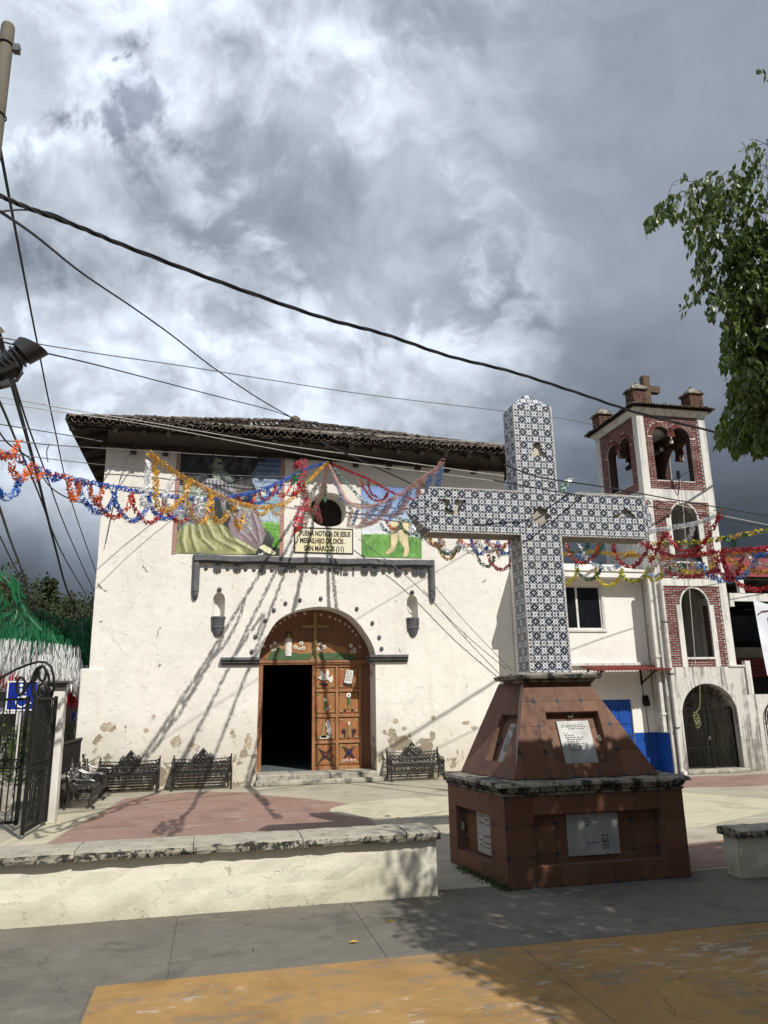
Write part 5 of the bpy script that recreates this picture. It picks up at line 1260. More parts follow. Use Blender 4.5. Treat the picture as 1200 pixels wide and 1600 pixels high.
# base: faces with sunk panels
def sunk_face(P0, P1, z0, z1, hole, depth, plaque, name, size=.272, slope_top=None, rosettes=(), mat=None, tiles=True, top=None):
    """P0->P1 bottom edge left to right seen from outside; top = (T0, T1) for leaning faces. hole and plaque in face metres (u0,u1,w0,w1)"""
    A = (P1-P0).normalized(); L = (P1-P0).length
    if top is None: top = (P0+Vector((0, 0, z1-z0)), P1+Vector((0, 0, z1-z0)))
    T0, T1 = top; mid = (T0+T1)/2-(P0+P1)/2; B = (mid-A*mid.dot(A)).normalized(); H = mid.dot(B); Nn = A.cross(B).normalized()
    reg = [(0, 0), (L, 0), ((T1-P0).dot(A), H), ((T0-P0).dot(A), H)]
    mp = lambda u, w, d: P0 + A*u + B*w - Nn*d
    if tiles: tile_face(mon, 'brown_tile', mat or M['browntile'], P0, A, Nn, reg, size, [hole] if hole else [], phase=(L/2-size*3.5, 0), th=.012)
    b = MB(); hl = [[(hole[0], hole[2]), (hole[1], hole[2]), (hole[1], hole[3]), (hole[0], hole[3])]] if hole else []
    b.plate(reg, hl, mp, .0 if tiles else -.012, depth if hole else .05); b.build('bed', M['grout'] if tiles else mat, mon)
    if hole:
        h = hole
        b = MB(); b.plate([(h[0]-.05, h[2]-.05), (h[1]+.05, h[2]-.05), (h[1]+.05, h[3]+.05), (h[0]-.05, h[3]+.05)], [], mp, depth, depth+.03); b.build('panel_back', M['grout'], mon)
        tile_face(mon, 'brown_tile', M['browntile'], mp(0, 0, depth), A, Nn, [(h[0], h[2]), (h[1], h[2]), (h[1], h[3]), (h[0], h[3])], size, phase=(L/2-size*3.5, 0), th=.010)
        # lined sides of the sunk panel
        b = MB(); t = .006
        for (a0, a1, w0, w1) in ((h[0], h[0]+t, h[2], h[3]), (h[1]-t, h[1], h[2], h[3]), (h[0]+t, h[1]-t, h[3]-t, h[3]), (h[0]+t, h[1]-t, h[2], h[2]+t)):
            b.hexa([mp(a0, w0, -.010), mp(a1, w0, -.010), mp(a1, w0, depth-.011), mp(a0, w0, depth-.011), mp(a0, w1, -.010), mp(a1, w1, -.010), mp(a1, w1, depth-.011), mp(a0, w1, depth-.011)])
        b.build('panel_lining', M['smoothred'], mon)
    if plaque:
        q = plaque[:4]; dd_ = depth-.012
        b = MB(); b.hexa([mp(q[0], q[2], dd_), mp(q[1], q[2], dd_), mp(q[1], q[2], dd_-.02), mp(q[0], q[2], dd_-.02), mp(q[0], q[3], dd_), mp(q[1], q[3], dd_), mp(q[1], q[3], dd_-.02), mp(q[0], q[3], dd_-.02)])
        pq = b.build('plaque', M['marble'], mon, bevel=.003)
        b = MB()
        for (x0, x1, w_, hh) in plaque[4]:
            hh *= .55
            u = q[0]+(q[1]-q[0])*x0; ue = q[0]+(q[1]-q[0])*x1; w = q[2]+(q[3]-q[2])*w_
            while u < ue-.006:
                wl = random.uniform(.012, .05); e2 = min(ue, u+wl)
                x = u
                while x < e2-.003:
                    lw = random.uniform(.004, .008); hh2 = hh*random.choice((1, .75, .75, .8)); dz = random.choice((0, 0, hh*.1)); b.hexa([mp(x, w+dz, dd_-.020), mp(x+lw, w+dz, dd_-.020), mp(x+lw, w+dz, dd_-.0215), mp(x, w+dz, dd_-.0215), mp(x, w+hh2, dd_-.020), mp(x+lw, w+hh2, dd_-.020), mp(x+lw, w+hh2, dd_-.0215), mp(x, w+hh2, dd_-.0215)]); x += lw+.0025
                u = e2+.010
        if b.v: b.build('lettering', M['ink'], pq, kind='stuff')
    for (u, w, r, dd2) in rosettes:
        b = MB(); c = mp(u, w, dd2); b.ring(c, r, r*.28, A, B, 12, 5); b.ball(c, r*.45, 6, 4); b.build('ring', M['stone'], mon, smooth=True)
    return mp
linesF = [(.33, .43, .86, .035), (.36, .44, .78, .03), (.35, .43, .70, .03), (.66, .78, .42, .04), (.64, .80, .35, .03), (.66, .80, .28, .04), (.66, .78, .20, .03), (.66, .78, .12, .04), (.36, .56, .28, .022)]
linesL = [(.2, .5, .88, .02), (.6, .9, .82, .02), (.2, .55, .72, .025), (.65, .9, .70, .025), (.15, .35, .45, .02), (.45, .9, .42, .03), (.15, .4, .30, .02), (.5, .95, .26, .025), (.45, .9, .16, .02), (.15, .4, .18, .02)]
u0 = lambda x: x-FL.x
sunk_face(FL, FR_, 0, BZ, (u0(3.07), u0(4.45), .18, .65), .10, (u0(3.45), u0(4.0), .24, .625, linesF), 'front')
# left face: seen from outside its left end is at the back
sunk_face(BLc, FL, 0, BZ, (.20, 1.02, .16, .62), .10, (.55, .88, .20, .60, linesL), 'left', rosettes=[(.225, .40, .035, .05)])
sunk_face(FR_, BRc, 0, BZ, None, 0, None, 'right'); sunk_face(BRc, BLc, 0, BZ, None, 0, None, 'back')
b = MB(); quadbox(b, c4, 0, .80, -.14, -.14); b.build('core', M['smoothred'], mon)
# carved cornice
b = MB(); quadbox(b, c4, .817, .845, .015, .03); quadbox(b, c4, .905, .945, .085, .07); b.build('cornice', M['stone'], mon, bevel=.008)
def carved(P0, P1, z):
    A = (P1-P0); L = A.length; A.normalize(); Nn = A.cross(Vector((0, 0, 1))); n = int(L/.16)
    for k in range(n):
        b = MB(); c = P0+A*(L*(k+.5)/n); hw = L/n/2-.006
        prof = [(-.0, .847), (.035, .855), (.055, .88), (.075, .903)]
        vs = []
        for d, z_ in prof:
            for i in range(9):
                t = -1+2*i/8; vs.append(c+A*(hw*t)+Nn*(d+.012*math.sin(i*2.4+z_*60)-.012*abs(t)**3)+Vector((0, 0, z_)))
        fs = [(r*9+i, r*9+i+1, (r+1)*9+i+1, (r+1)*9+i) for r in range(3) for i in range(8)]
        b.add(vs, fs)
        b.tube([c+A*(hw*(-.8+1.6*i/8))+Nn*(.06+.01*math.sin(i*1.7))+Vector((0, 0, .875+.016*math.sin(i*1.57))) for i in range(9)], .008, 4)
        b.build('carved_block', M['stone'], mon, recalc=False)
carved(FL, FR_, 0); carved(BLc, FL, 0); carved(FR_, BRc, 0)
b = MB(); quadbox(b, c4, .840, .908, .0, .0); b.build('cornice_core', M['stone'], mon)
# leaning upper pedestal
b0, b1, b2, b3 = Vector((2.98, 7.33, .947)), Vector((4.56, 7.31, .947)), Vector((4.70, 8.42, .947)), Vector((2.78, 8.40, .947))
t0, t1, t2, t3 = Vector((3.30, 7.72, 1.90)), Vector((4.06, 7.71, 1.90)), Vector((4.10, 8.42, 1.90)), Vector((3.40, 8.42, 1.90))
b3 = Vector((2.79, 8.42, .947))
linesP = [(.12, .80, .885, .020), (.12, .85, .845, .020), (.32, .82, .80, .022), (.12, .28, .70, .015), (.16, .46, .645, .026), (.16, .74, .595, .026), (.18, .64, .545, .026), (.18, .56, .495, .026), (.2, .68, .445, .026), (.2, .70, .395, .026), (.23, .62, .345, .026), (.24, .62, .295, .026)]
LB = (b1-b0).length
cU = LB/2
sunk_face(b0, b1, 0, 0, (cU-.31, cU+.31, .14, .70), .09, (cU-.17, cU+.20, .155, .62, linesP), 'upper front', top=(t0, t1), rosettes=[(cU+.0, .675, .028, .04), (cU+.285, .42, .026, .05), (cU-.285, .40, .026, .05)])
sunk_face(b3, b0, 0, 0, (.42, .78, .16, .70), .09, (.55, .74, .18, .62, linesP), 'upper left', top=(t3, t0), tiles=False, mat=M['smoothred'], rosettes=[(.445, .42, .034, .05)])
sunk_face(b1, b2, 0, 0, None, 0, None, '', top=(t1, t2)); sunk_face(b2, b3, 0, 0, None, 0, None, '', top=(t2, t3), tiles=False, mat=M['smoothred'])
b = MB(); g = .12; b.hexa([b0+Vector((g, g, 0)), b1+Vector((-g, g, 0)), b2+Vector((-g, -g, 0)), b3+Vector((g, -g, 0)), t0+Vector((g, g, -.01)), t1+Vector((-g, g, -.01)), t2+Vector((-g, -g, -.01)), t3+Vector((g, -g, -.01))]); b.build('core', M['smoothred'], mon)
tt4 = [t0, t1, t2, t3]
b = MB(); quadbox(b, tt4, 1.902, 1.935, .03, .05); quadbox(b, tt4, 1.937, 1.985, .11, .13); quadbox(b, tt4, 1.987, 2.01, .10, .06); b.build('cap_slab', M['stone'], mon, bevel=.012)
# the cross itself
CY = 7.90; CD = .34; TS = .164
sx0, sx1 = onY(827, 1045, CY).x, onY(893, 1045, CY).x
sx0, sx1 = 3.475, 3.975
zb, za0, za1, zt = 2.012, 3.60, 4.125, 5.24
ax0, ax1 = 2.36, 5.12
tipL, tipR = 2.085, 5.30
crs = [(sx0, sx1, zb, zt), (ax0, ax1, za0, za1)]
b = MB(); g = .05
b.box(sx0+.012, sx1-.012, CY+g, CY+CD-.014, zb, zt-.003)
b.box(ax0, sx0+.012, CY+g+.001, CY+CD-.015, za0+.014, za1-.012); b.box(sx1-.012, ax1, CY+g+.001, CY+CD-.015, za0+.014, za1-.012)
b.build('core', M['cream'], mon)
def P2(px, py): p = onY(px, py, CY); return (p.x, p.z)
front_tiles = []
kx = (sx1-sx0)/3.0
reg = lambda x0, x1, z0, z1: [(x0, z0), (x1, z0), (x1, z1), (x0, z1)]
ph = (sx0+.02, zb)
def front_field(x0, x1, z0, z1): return tile_face(mon, 'pattern_tile', M['azulejo'], (0, CY+.05, 0), (1, 0, 0), (0, -1, 0), reg(x0, x1, z0, z1), TS, phase=ph, th=.05, gap=.0022)
front_tiles += front_field(sx0, sx1, zb, zt) + front_field(ax0, sx0, za0, za1) + front_field(sx1, ax1, za0, za1)
# flanks, undersides and tops
tile_face(mon, 'pattern_tile', M['azulejo'], (sx0+.012, CY+CD, 0), (0, -1, 0), (-1, 0, 0), reg(0, CD-.052, zb, za0), TS, phase=(.0, zb), th=.012)
tile_face(mon, 'pattern_tile', M['azulejo'], (sx0+.012, CY+CD, 0), (0, -1, 0), (-1, 0, 0), reg(0, CD-.052, za1, zt), TS, phase=(.0, zb), th=.012)
# (plain tiled backs and tops as bigger slabs)
def slab(name, x0, x1, y0, y1, z0, z1): box(name, M['azulejo'], mon, x0, x1, y0, y1, z0, z1)
for x0, x1 in ((ax0, sx0-.001), (sx1+.001, ax1)):
    n = max(1, int(round((x1-x0)/TS)))
    for k in range(n):
        for j in range(2):
            y0 = CY+.052+j*(CD-.052)/2; a = x0+(x1-x0)*k/n; c2 = x0+(x1-x0)*(k+1)/n
            b = MB(); b.box(a+.0015, c2-.0015, y0+.0015, y0+(CD-.052)/2-.0015, za0, za0+.013)
            b.build('underside_tile', M['frieze'], mon)
    slab('top_tiles', x0, x1, CY+.051, CY+CD, za1-.011, za1)
    slab('back_tiles', x0, x1, CY+CD-.013, CY+CD, za0+.014, za1-.012)
slab('back_tiles', sx0+.001, sx1-.001, CY+CD-.013, CY+CD+.001, zb, zt); slab('flank_tiles', sx1-.012, sx1, CY+.051, CY+CD-.014, zb, za0-.001); slab('flank_tiles', sx1-.012, sx1, CY+.051, CY+CD-.014, za1+.001, zt)
ym = CY+CD/2
def pyramid(name, q, apex):
    b = MB(); b.add(q+[apex], [(3, 2, 1, 0)]+[(i, (i+1) % 4, 4) for i in range(4)]); return b.build(name, M['azulejo'], mon, origin=tuple(q[0]))
pyramid('pointed_end', [Vector((sx0, CY, zt+.001)), Vector((sx1, CY, zt+.001)), Vector((sx1, CY+CD, zt+.001)), Vector((sx0, CY+CD, zt+.001))], Vector(((sx0+sx1)/2, ym, zt+.22)))
zm = (za0+za1)/2
pyramid('pointed_end', [Vector((ax0-.001, CY, za0)), Vector((ax0-.001, CY, za1)), Vector((ax0-.001, CY+CD, za1)), Vector((ax0-.001, CY+CD, za0))], Vector((tipL, ym-.05, zm+.02)))
pyramid('pointed_end', [Vector((ax1+.001, CY, za1)), Vector((ax1+.001, CY, za0)), Vector((ax1+.001, CY+CD, za0)), Vector((ax1+.001, CY+CD, za1))], Vector((tipR, ym-.05, zm+.02)))
# light mortar corner beads
b = MB()
for x in (sx0, sx1):
    for z0, z1 in ((zb, za0), (za1, zt)): b.tube([(x, CY+.004, z0+.01), (x, CY+.004, z1)], .0075, 5)
for z in (za0, za1):
    for x0, x1 in ((ax0, sx0), (sx1, ax1)): b.tube([(x0, CY+.004, z), (x1, CY+.004, z)], .0075, 5)
b.build('corner_bead', M['mortar'], mon)
# cut-outs: trefoil, eight-pointed star, omega and lambda
def cutter(poly):
    b = MB(); b.plate(poly, [], fy, CY-.05, CY+.12); o = b.build('cut', None, origin=(0, 0, 0)); return o
def X(px, py): p = onY(px, py, CY); return p.x, p.z
star = []
cx, cz = X(845, 806)
for k in range(16):
    a = math.pi/2+2*math.pi*k/16; r = .135 if k % 2 == 0 else .095
    star.append((cx+r*math.cos(a), cz+r*math.sin(a)))
tx, tz = X(841, 703)
tre = [(tx-.11, tz-.085), (tx-.085, tz-.05), (tx-.06, tz-.015), (tx-.055, tz+.03), (tx-.05, tz+.07), (tx-.025, tz+.095), (tx+.01, tz+.10), (tx+.04, tz+.08), (tx+.05, tz+.04), (tx+.052, tz-.005), (tx+.09, tz-.03), (tx+.115, tz-.07), (tx+.105, tz-.09), (tx+.06, tz-.10), (tx+.03, tz-.075), (tx-.01, tz-.06), (tx-.045, tz-.10), (tx-.08, tz-.10)]
om = [X(686, 779), X(703, 780), X(703, 785), X(699, 787), X(697, 792), X(701, 798), X(705, 796), X(707, 799), X(711, 798), X(714, 793), X(712, 787), X(710, 785), X(711, 780), X(727, 781), X(727, 787), X(719, 787), X(720, 795), X(716, 803), X(708, 804), X(700, 804), X(693, 797), X(694, 790), X(694, 785), X(687, 783)]
lam = [X(957, 806), X(968, 803), X(978, 793), X(986, 800), X(993, 806), X(993, 811), X(985, 809), X(978, 801), X(970, 808), X(959, 811)]
bpy.context.view_layer.update()
for poly in (star, tre, om, lam):
    co = cutter(poly); us = [p[0] for p in poly]; ws = [p[1] for p in poly]
    hit = [o for o in front_tiles if min(us)-TS/2 < o.matrix_world.translation.x < max(us)+TS/2 and min(ws)-TS/2 < o.matrix_world.translation.z < max(ws)+TS/2]
    for o in hit:
        mo = o.modifiers.new('cut', 'BOOLEAN'); mo.operation = 'DIFFERENCE'; mo.object = co; mo.solver = 'EXACT'
    dg = bpy.context.evaluated_depsgraph_get()
    for o in hit:
        me = bpy.data.meshes.new_from_object(o.evaluated_get(dg)); o.modifiers.clear(); o.data = me
        if len(me.polygons) == 0: bpy.data.objects.remove(o)
    bpy.data.objects.remove(co)
b = MB(); b.plate([(cx-.15, cz-.15), (cx+.15, cz-.15), (cx+.15, cz+.15), (cx-.15, cz+.15)], [], fy, CY+.0495, CY+.06); b.build('hollow_back', M['hollow'], mon)
# ------------------------------------------------------------------ cast-iron benches
def bench_proto():
    t = thing('bench', (0, 0, 0), 'x', 'bench', 'cast iron benches round the plaza')
    W2 = .60
    m = M['castiron']
    def top(x):
        a = abs(x)/W2
        z = .615 - .05*math.sin(min(1, (1-a)*2.2)*math.pi*.5)*(a > .3) 
        if a > .85: return .575+.05*(a-.85)/.15
        if a > .38: return .565+.02*math.sin((a-.38)*4)
        if a > .18: return .58+.09*(.38-a)/.20
        return .67+.085*math.cos(a/.18*math.pi/2)
    # back: rows of cast rings between rails, crest above (leans back a little)
    def yb(z): return .02+.16*(z-.35)
    b = MB()
    xs = np.linspace(-W2, W2, 33); b.tube([(x, yb(top(x)), top(x)) for x in xs], .013, 5)
    for z in (.36, .455): b.tube([(-W2, yb(z), z), (W2, yb(z), z)], .011, 5)
    for k in range(13):
        x = -W2+.05+k*(2*W2-.1)/12
        b.ring((x, yb(.408), .408), .040, .011, (1, 0, 0), (0, .16, 1), 8, 4); b.ball((x, yb(.408), .408), .013, 5, 3)
        zt_ = top(x)
        z = .495
        while z+.03 < zt_:
            b.ring((x, yb(z), z), .038, .011, (1, 0, 0), (0, .16, 1), 8, 4); b.beam((x, yb(z-.03), z-.03), (x+.035, yb(z+.03), z+.03), .012, .01); b.beam((x, yb(z+.03), z+.03), (x-.035, yb(z-.03), z-.03), .012, .01); z += .068
    for sx in (-1, 1):
        pts = [(sx*(.05+.16*math.sin(t)), yb(.5+.17*t/3), .48+.085*t) for t in np.linspace(0, 2.6, 10)]; b.tube(pts, .014, 5)
        b.ring((sx*.12, yb(.62), .62), .045, .011, (1, 0, 0), (0, .16, 1), 10, 4)
    b.ring((0, yb(.60), .60), .065, .013, (1, 0, 0), (0, .16, 1), 12, 4); b.ball((0, yb(.60), .60), .035, 8, 5, (1, .5, 1))
    b.ball((0, yb(.775), .775), .032, 8, 5, (1, .7, 1.1)); b.ball((-.04, yb(.745), .745), .024, 6, 4); b.ball((.04, yb(.745), .745), .024, 6, 4)
    b.build('backrest', m, t, smooth=True)
    b = MB()
    for k in range(9): y = .0-.045*k; b.beam((-W2, y, .335-.01*math.sin(k/8*math.pi)), (W2, y, .335-.01*math.sin(k/8*math.pi)), .026, .014)
    for x in (-.5, 0, .5): b.beam((x, 0, .325), (x, -.38, .325), .03, .012)
    b.build('seat', m, t)
    b = MB(); b.beam((-W2, -.385, .325), (W2, -.385, .325), .016, .022); b.beam((-W2, -.385, .165), (W2, -.385, .165), .014, .016)
    for k in range(21):
        x = -W2+.04+k*(2*W2-.08)/20; b.beam((x, -.385, .17), (x, -.385, .32), .010, .008)
        b.ring((x, -.385, .215), .032, .009, (1, 0, 0), (0, 0, 1), 7, 4); 
        if k % 2: b.ring((x, -.385, .285), .028, .009, (1, 0, 0), (0, 0, 1), 7, 4)
    b.build('apron', m, t)
    for sx in (-1, 1):
        x = sx*W2
        b = MB(); b.tube([(x, yb(.56), .56), (x, -.05, .50), (x, -.18, .475), (x, -.30, .475), (x, -.39, .465), (x, -.43, .43), (x, -.42, .385), (x, -.375, .38), (x, -.36, .41), (x, -.385, .425)], .015, 6)
        b.tube([(x, -.02, .45), (x, -.12, .40), (x, -.22, .39), (x, -.3, .43)], .010, 5)
        for cy, cz, r in ((-.08, .43, .04), (-.18, .41, .04), (-.27, .41, .04), (-.06, .36, .035), (-.15, .355, .03), (-.24, .355, .03), (-.33, .36, .03)): b.ring((x, cy, cz), r, .008, (0, 1, 0), (0, 0, 1), 8, 4)
        b.build('armrest', m, t, smooth=True)
        b = MB(); b.tube([(x, -.37, .40), (x, -.39, .30), (x, -.37, .20), (x, -.34, .12), (x, -.36, .05), (x, -.43, .02)], [.02, .022, .018, .017, .018, .024], 6); b.ball((x, -.43, .02), .026, 6, 4); b.build('leg', m, t, smooth=True)
        b = MB(); b.tube([(x, yb(.64), .64), (x, yb(.5), .5), (x, 0, .33), (x, .0, .2), (x, .02, .1), (x, .07, .015)], [.016, .018, .02, .018, .018, .022], 6); b.ball((x, yb(.655), .655), .022, 6, 4); b.build('leg', m, t, smooth=True)
        b = MB(); b.beam((x, 0, .16), (x, -.37, .16), .014, .02); b.ring((x, -.12, .24), .05, .008, (0, 1, 0), (0, 0, 1), 9, 4); b.ring((x, -.25, .24), .05, .008, (0, 1, 0), (0, 0, 1), 9, 4); b.build('side_panel', m, t)
    return t
bp = bench_proto()
spots = [(-1.62, 17.17, 0, 'ornate black iron bench against the church, nearest the left corner'), (-.13, 17.17, 0, 'ornate black iron bench against the church just left of the door'), (4.52, 17.10, 0, 'ornate black iron bench right of the church door, beside the tiled pedestal'),
         (-2.36, 15.15, R_(90), 'front one of two iron benches along the railing, seen end on'), (-2.38, 16.55, R_(92), 'rear one of two iron benches along the railing, in the wall corner')]
for i, (x, y, a, lab) in enumerate(spots):
    o = bp if i == 0 else copy_tree(bp); o.location = (x, y, .005); o.rotation_euler.z = a; o['label'] = lab
# ------------------------------------------------------------------ gate and railing on the left
gp = thing('gate_post', (-2.39, 13.05, 0), 'white square gate post with dark cap beside the open iron gate', 'post')
b = MB(); b.frustum((-2.49, -2.27, 12.95, 13.2), 0, (-2.48, -2.28, 12.96, 13.19), 2.0); b.frustum((-2.48, -2.28, 12.96, 13.19), 2.001, (-2.44, -2.31, 12.99, 13.16), 2.05); b.build('shaft', M['post'], gp, bevel=.02)
b = MB(); b.box(-2.62, -2.20, 12.85, 13.3, 2.10, 2.14); b.box(-2.56, -2.26, 12.92, 13.23, 2.051, 2.098); b.build('cap', M['metal_grey'], gp, bevel=.008)
def gate_leaf(label, P0, P1, nb, scroll):
    P0 = Vector(P0); P1 = Vector(P1); A = (P1-P0).normalized(); L = (P1-P0).length
    t = thing('gate_leaf', ((P0.x+P1.x)/2, (P0.y+P1.y)/2, 0), label, 'gate', 'leaves of the open iron gate')
    g = lambda u, z, o=0: P0+A*u+Vector((0, 0, z))+Vector((A.y, -A.x, 0))*o
    b = MB()
    for z in (.10, 1.86): b.beam(g(0, z), g(L, z), .035, .04)
    for z in (.86, .98): b.beam(g(0, z), g(L, z), .022, .022)
    for u in (.02, L-.02): b.beam(g(u, .06), g(u, 1.9), .05, .05)
    b.build('frame', M['iron'], t)
    bm_ = MB(); bm_.beam((0, 0, 0), (0, 0, 1.74), .017, .017); bm_ = bm_.mesh('gate_bar')
    for k in range(nb):
        put('bar', bm_, M['iron'], t, g(L*(k+1)/(nb+1), .11), (0, 0, math.atan2(A.y, A.x)))
    b = MB()
    for k in range(nb+1):
        u = L*(k+.5)/(nb+1); c = g(u, .92); b.ring(c, .035, .007, A, (0, 0, 1.3), 8, 4)
    for k in range(0, nb, 3):
        u = L*(k+1)/(nb+1); b.tube([g(u-.05, 1.1), g(u, 1.25), g(u+.05, 1.4), g(u, 1.55), g(u-.05, 1.7)], .008, 4); b.ring(g(u, 1.3), .05, .007, A, (0, 0, 1), 10, 4)
    b.build('scroll_work', M['iron'], t)
    if scroll:
        b = MB()
        for p in scroll: b.tube(p, .020, 6)
        b.build('top_scroll', M['iron'], t, smooth=True)
    return t
S_ = lambda pts, y=12.6: [onY(px, py, y) for px, py in pts]
sc = [S_([(-40, 1076), (0, 1060), (25, 1046), (45, 1038), (60, 1034), (72, 1035), (80, 1042), (84, 1058), (84, 1075), (80, 1090)]), S_([(30, 1088), (45, 1070), (58, 1050), (66, 1040)]), S_([(52, 1088), (50, 1075), (55, 1062), (62, 1050)], 12.5)]
sc += [[onY(64+13*math.cos(a), 1066+25*math.sin(a), 12.55) for a in np.linspace(0, 6.28, 16)], [onY(66+6*math.cos(a), 1052+12*math.sin(a), 12.55) for a in np.linspace(0, 6.28, 12)], [onY(66+6*math.cos(a), 1078+10*math.sin(a), 12.55) for a in np.linspace(0, 6.28, 12)], [onY(33+7*math.cos(a), 1072+14*math.sin(a), 12.55) for a in np.linspace(0, 6.28, 12)]]
gate_leaf('black iron gate leaf with wide spaced bars before the blue wheelchair sign', (-4.4, 12.66, 0), (-2.72, 12.62, 0), 18, sc)
gate_leaf('black iron gate leaf swung edge-on against the white gate post', tuple(onY(44, 1200, 11.6).xy)+(0,), (-2.38, 12.85, 0), 11, None)
# railing wall back to the church
rw = thing('railing_wall', (-2.5, 15.2, 0), 'low concrete wall with dark iron railing behind the end-on benches', 'wall')
b = MB(); b.box(-2.72, -2.54, 13.25, 17.28, 0, .46); b.build('wall', M['stone'], rw)
b = MB(); b.box(-2.75, -2.51, 13.25, 17.28, .462, .52); b.build('coping', M['stone'], rw, bevel=.012)
b = MB()
for z in (.60, 1.08): b.beam((-2.63, 13.25, z), (-2.63, 17.28, z), .04, .04)
b.build('rail', M['iron'], rw)
bm_ = MB(); bm_.beam((0, 0, 0), (0, 0, .52), .018, .018); bm_ = bm_.mesh('railing_bar')
for k in range(44): put('bar', bm_, M['iron'], rw, (-2.63, 13.3+k*.09, .55))
ws = thing('wheelchair_sign', (-3.14, 14.0, 0), 'blue square wheelchair access sign on a pole behind the gate', 'sign')
box('board', M['sign_blue'], ws, -3.37, -2.92, 14.0, 14.02, 1.70, 2.16)
b = MB(); b.box(-3.38, -2.91, 13.995, 14.0, 1.685, 1.705); b.box(-3.38, -2.91, 13.995, 14.0, 2.155, 2.175); b.box(-3.385, -3.365, 13.995, 14.0, 1.705, 2.155); b.build('border', M['sign_white'], ws)
def wheelchair(b, cx, cz, s, y):
    b.ring((cx-.02*s, y, cz-.25*s), .22*s, .038*s, (1, 0, 0), (0, 0, 1), 16, 5, R_(120), R_(385))
    b.ball((cx-.10*s, y, cz+.42*s), .075*s, 8, 5, (1, .3, 1)); b.beam((cx-.10*s, y, cz+.30*s), (cx-.04*s, y, cz-.05*s), .02*s, .09*s, (1, 0, 0)); b.beam((cx-.05*s, y, cz-.04*s), (cx+.16*s, y, cz-.05*s), .02*s, .08*s, (0, 0, 1)); b.beam((cx+.15*s, y, cz-.04*s), (cx+.28*s, y, cz-.33*s), .02*s, .08*s, (1, 0, 0)); b.beam((cx-.05*s, y, cz+.12*s), (cx+.12*s, y, cz+.12*s), .02*s, .06*s, (0, 0, 1)); b.beam((cx+.25*s, y, cz-.34*s), (cx+.36*s, y, cz-.30*s), .02*s, .06*s, (0, 0, 1))
b = MB(); wheelchair(b, -3.13, 1.93, .40, 13.993); b.build('symbol', M['sign_white'], ws)
b = MB(); b.tube([(-3.14, 14.04, 0), (-3.14, 14.04, 2.1)], .022, 8); b.build('pole', M['pipe'], ws)
p = onZ(118, 1150, .3); p = onY(120, 1120, 22)
s2 = thing('wheelchair_sign', (p.x, 22, 0), 'tiny distant wheelchair sign seen past the white gate post', 'sign')
box('board', M['sign_blue'], s2, p.x-.12, p.x+.12, 22, 22.02, p.z-.12, p.z+.12); b = MB(); wheelchair(b, p.x, p.z, .2, 21.993); b.build('symbol', M['sign_white'], s2)
b = MB(); b.tube([(p.x-.02, 22.04, 0), (p.x-.02, 22.04, p.z)], .02, 6); b.build('pole', M['pipe'], s2)
# ------------------------------------------------------------------ foliage helpers
def leafmat(name, c1, c2, trans=.25, rough=.5):
    m, N, b, pos = newmat(name)
    rnd = V(N, N.node('ShaderNodeNewGeometry').outputs['Random Per Island'])
    c = N.mix(rnd, c1, c2); N.put(b.inputs['Base Color'], c); b.inputs['Roughness'].default_value = rough; b.inputs['Specular IOR Level'].default_value = .4
    tr = N.node('ShaderNodeBsdfTranslucent'); N.put(tr.inputs[0], N.mix(.5, c, (.14, .20, .02)))
    mx = N.node('ShaderNodeMixShader'); mx.inputs[0].default_value = trans
    out = [n for n in m.node_tree.nodes if n.type == 'OUTPUT_MATERIAL'][0]
    N.l.new(b.outputs[0], mx.inputs[1]); N.l.new(tr.outputs[0], mx.inputs[2]); N.l.new(mx.outputs[0], out.inputs[0]); return m
M['leaf'] = leafmat('ficus leaf', (.045, .078, .016), (.125, .170, .036), .36, .36)
M['hillleaf'] = leafmat('hill tree foliage', (.016, .027, .010), (.046, .056, .020), .1, .8)
M['bush'] = leafmat('garden shrub foliage', (.025, .045, .012), (.09, .11, .03), .2, .6)
M['bark'] = rough_mat('grey bark', (.10, .085, .065), (.06, .05, .04), 8, .9, 30, .8, .02)
def leaf_quads(b, p, d, s, wdt, up=None):
    d = Vector(d).normalized(); a = Vector((random.gauss(0, 1), random.gauss(0, 1), random.gauss(0, .6)))
    sd = d.cross(a); sd = sd.normalized() if sd.length > 1e-4 else Vector((1, 0, 0)); nrm = sd.cross(d)
    q1 = p+d*(s*.45); q2 = p+d*s
    b.add([p, q1+sd*wdt/2-nrm*wdt*.12, q2, q1-sd*wdt/2-nrm*wdt*.12, q1+nrm*wdt*.05], [(0, 1, 4), (1, 2, 4), (2, 3, 4), (3, 0, 4)])
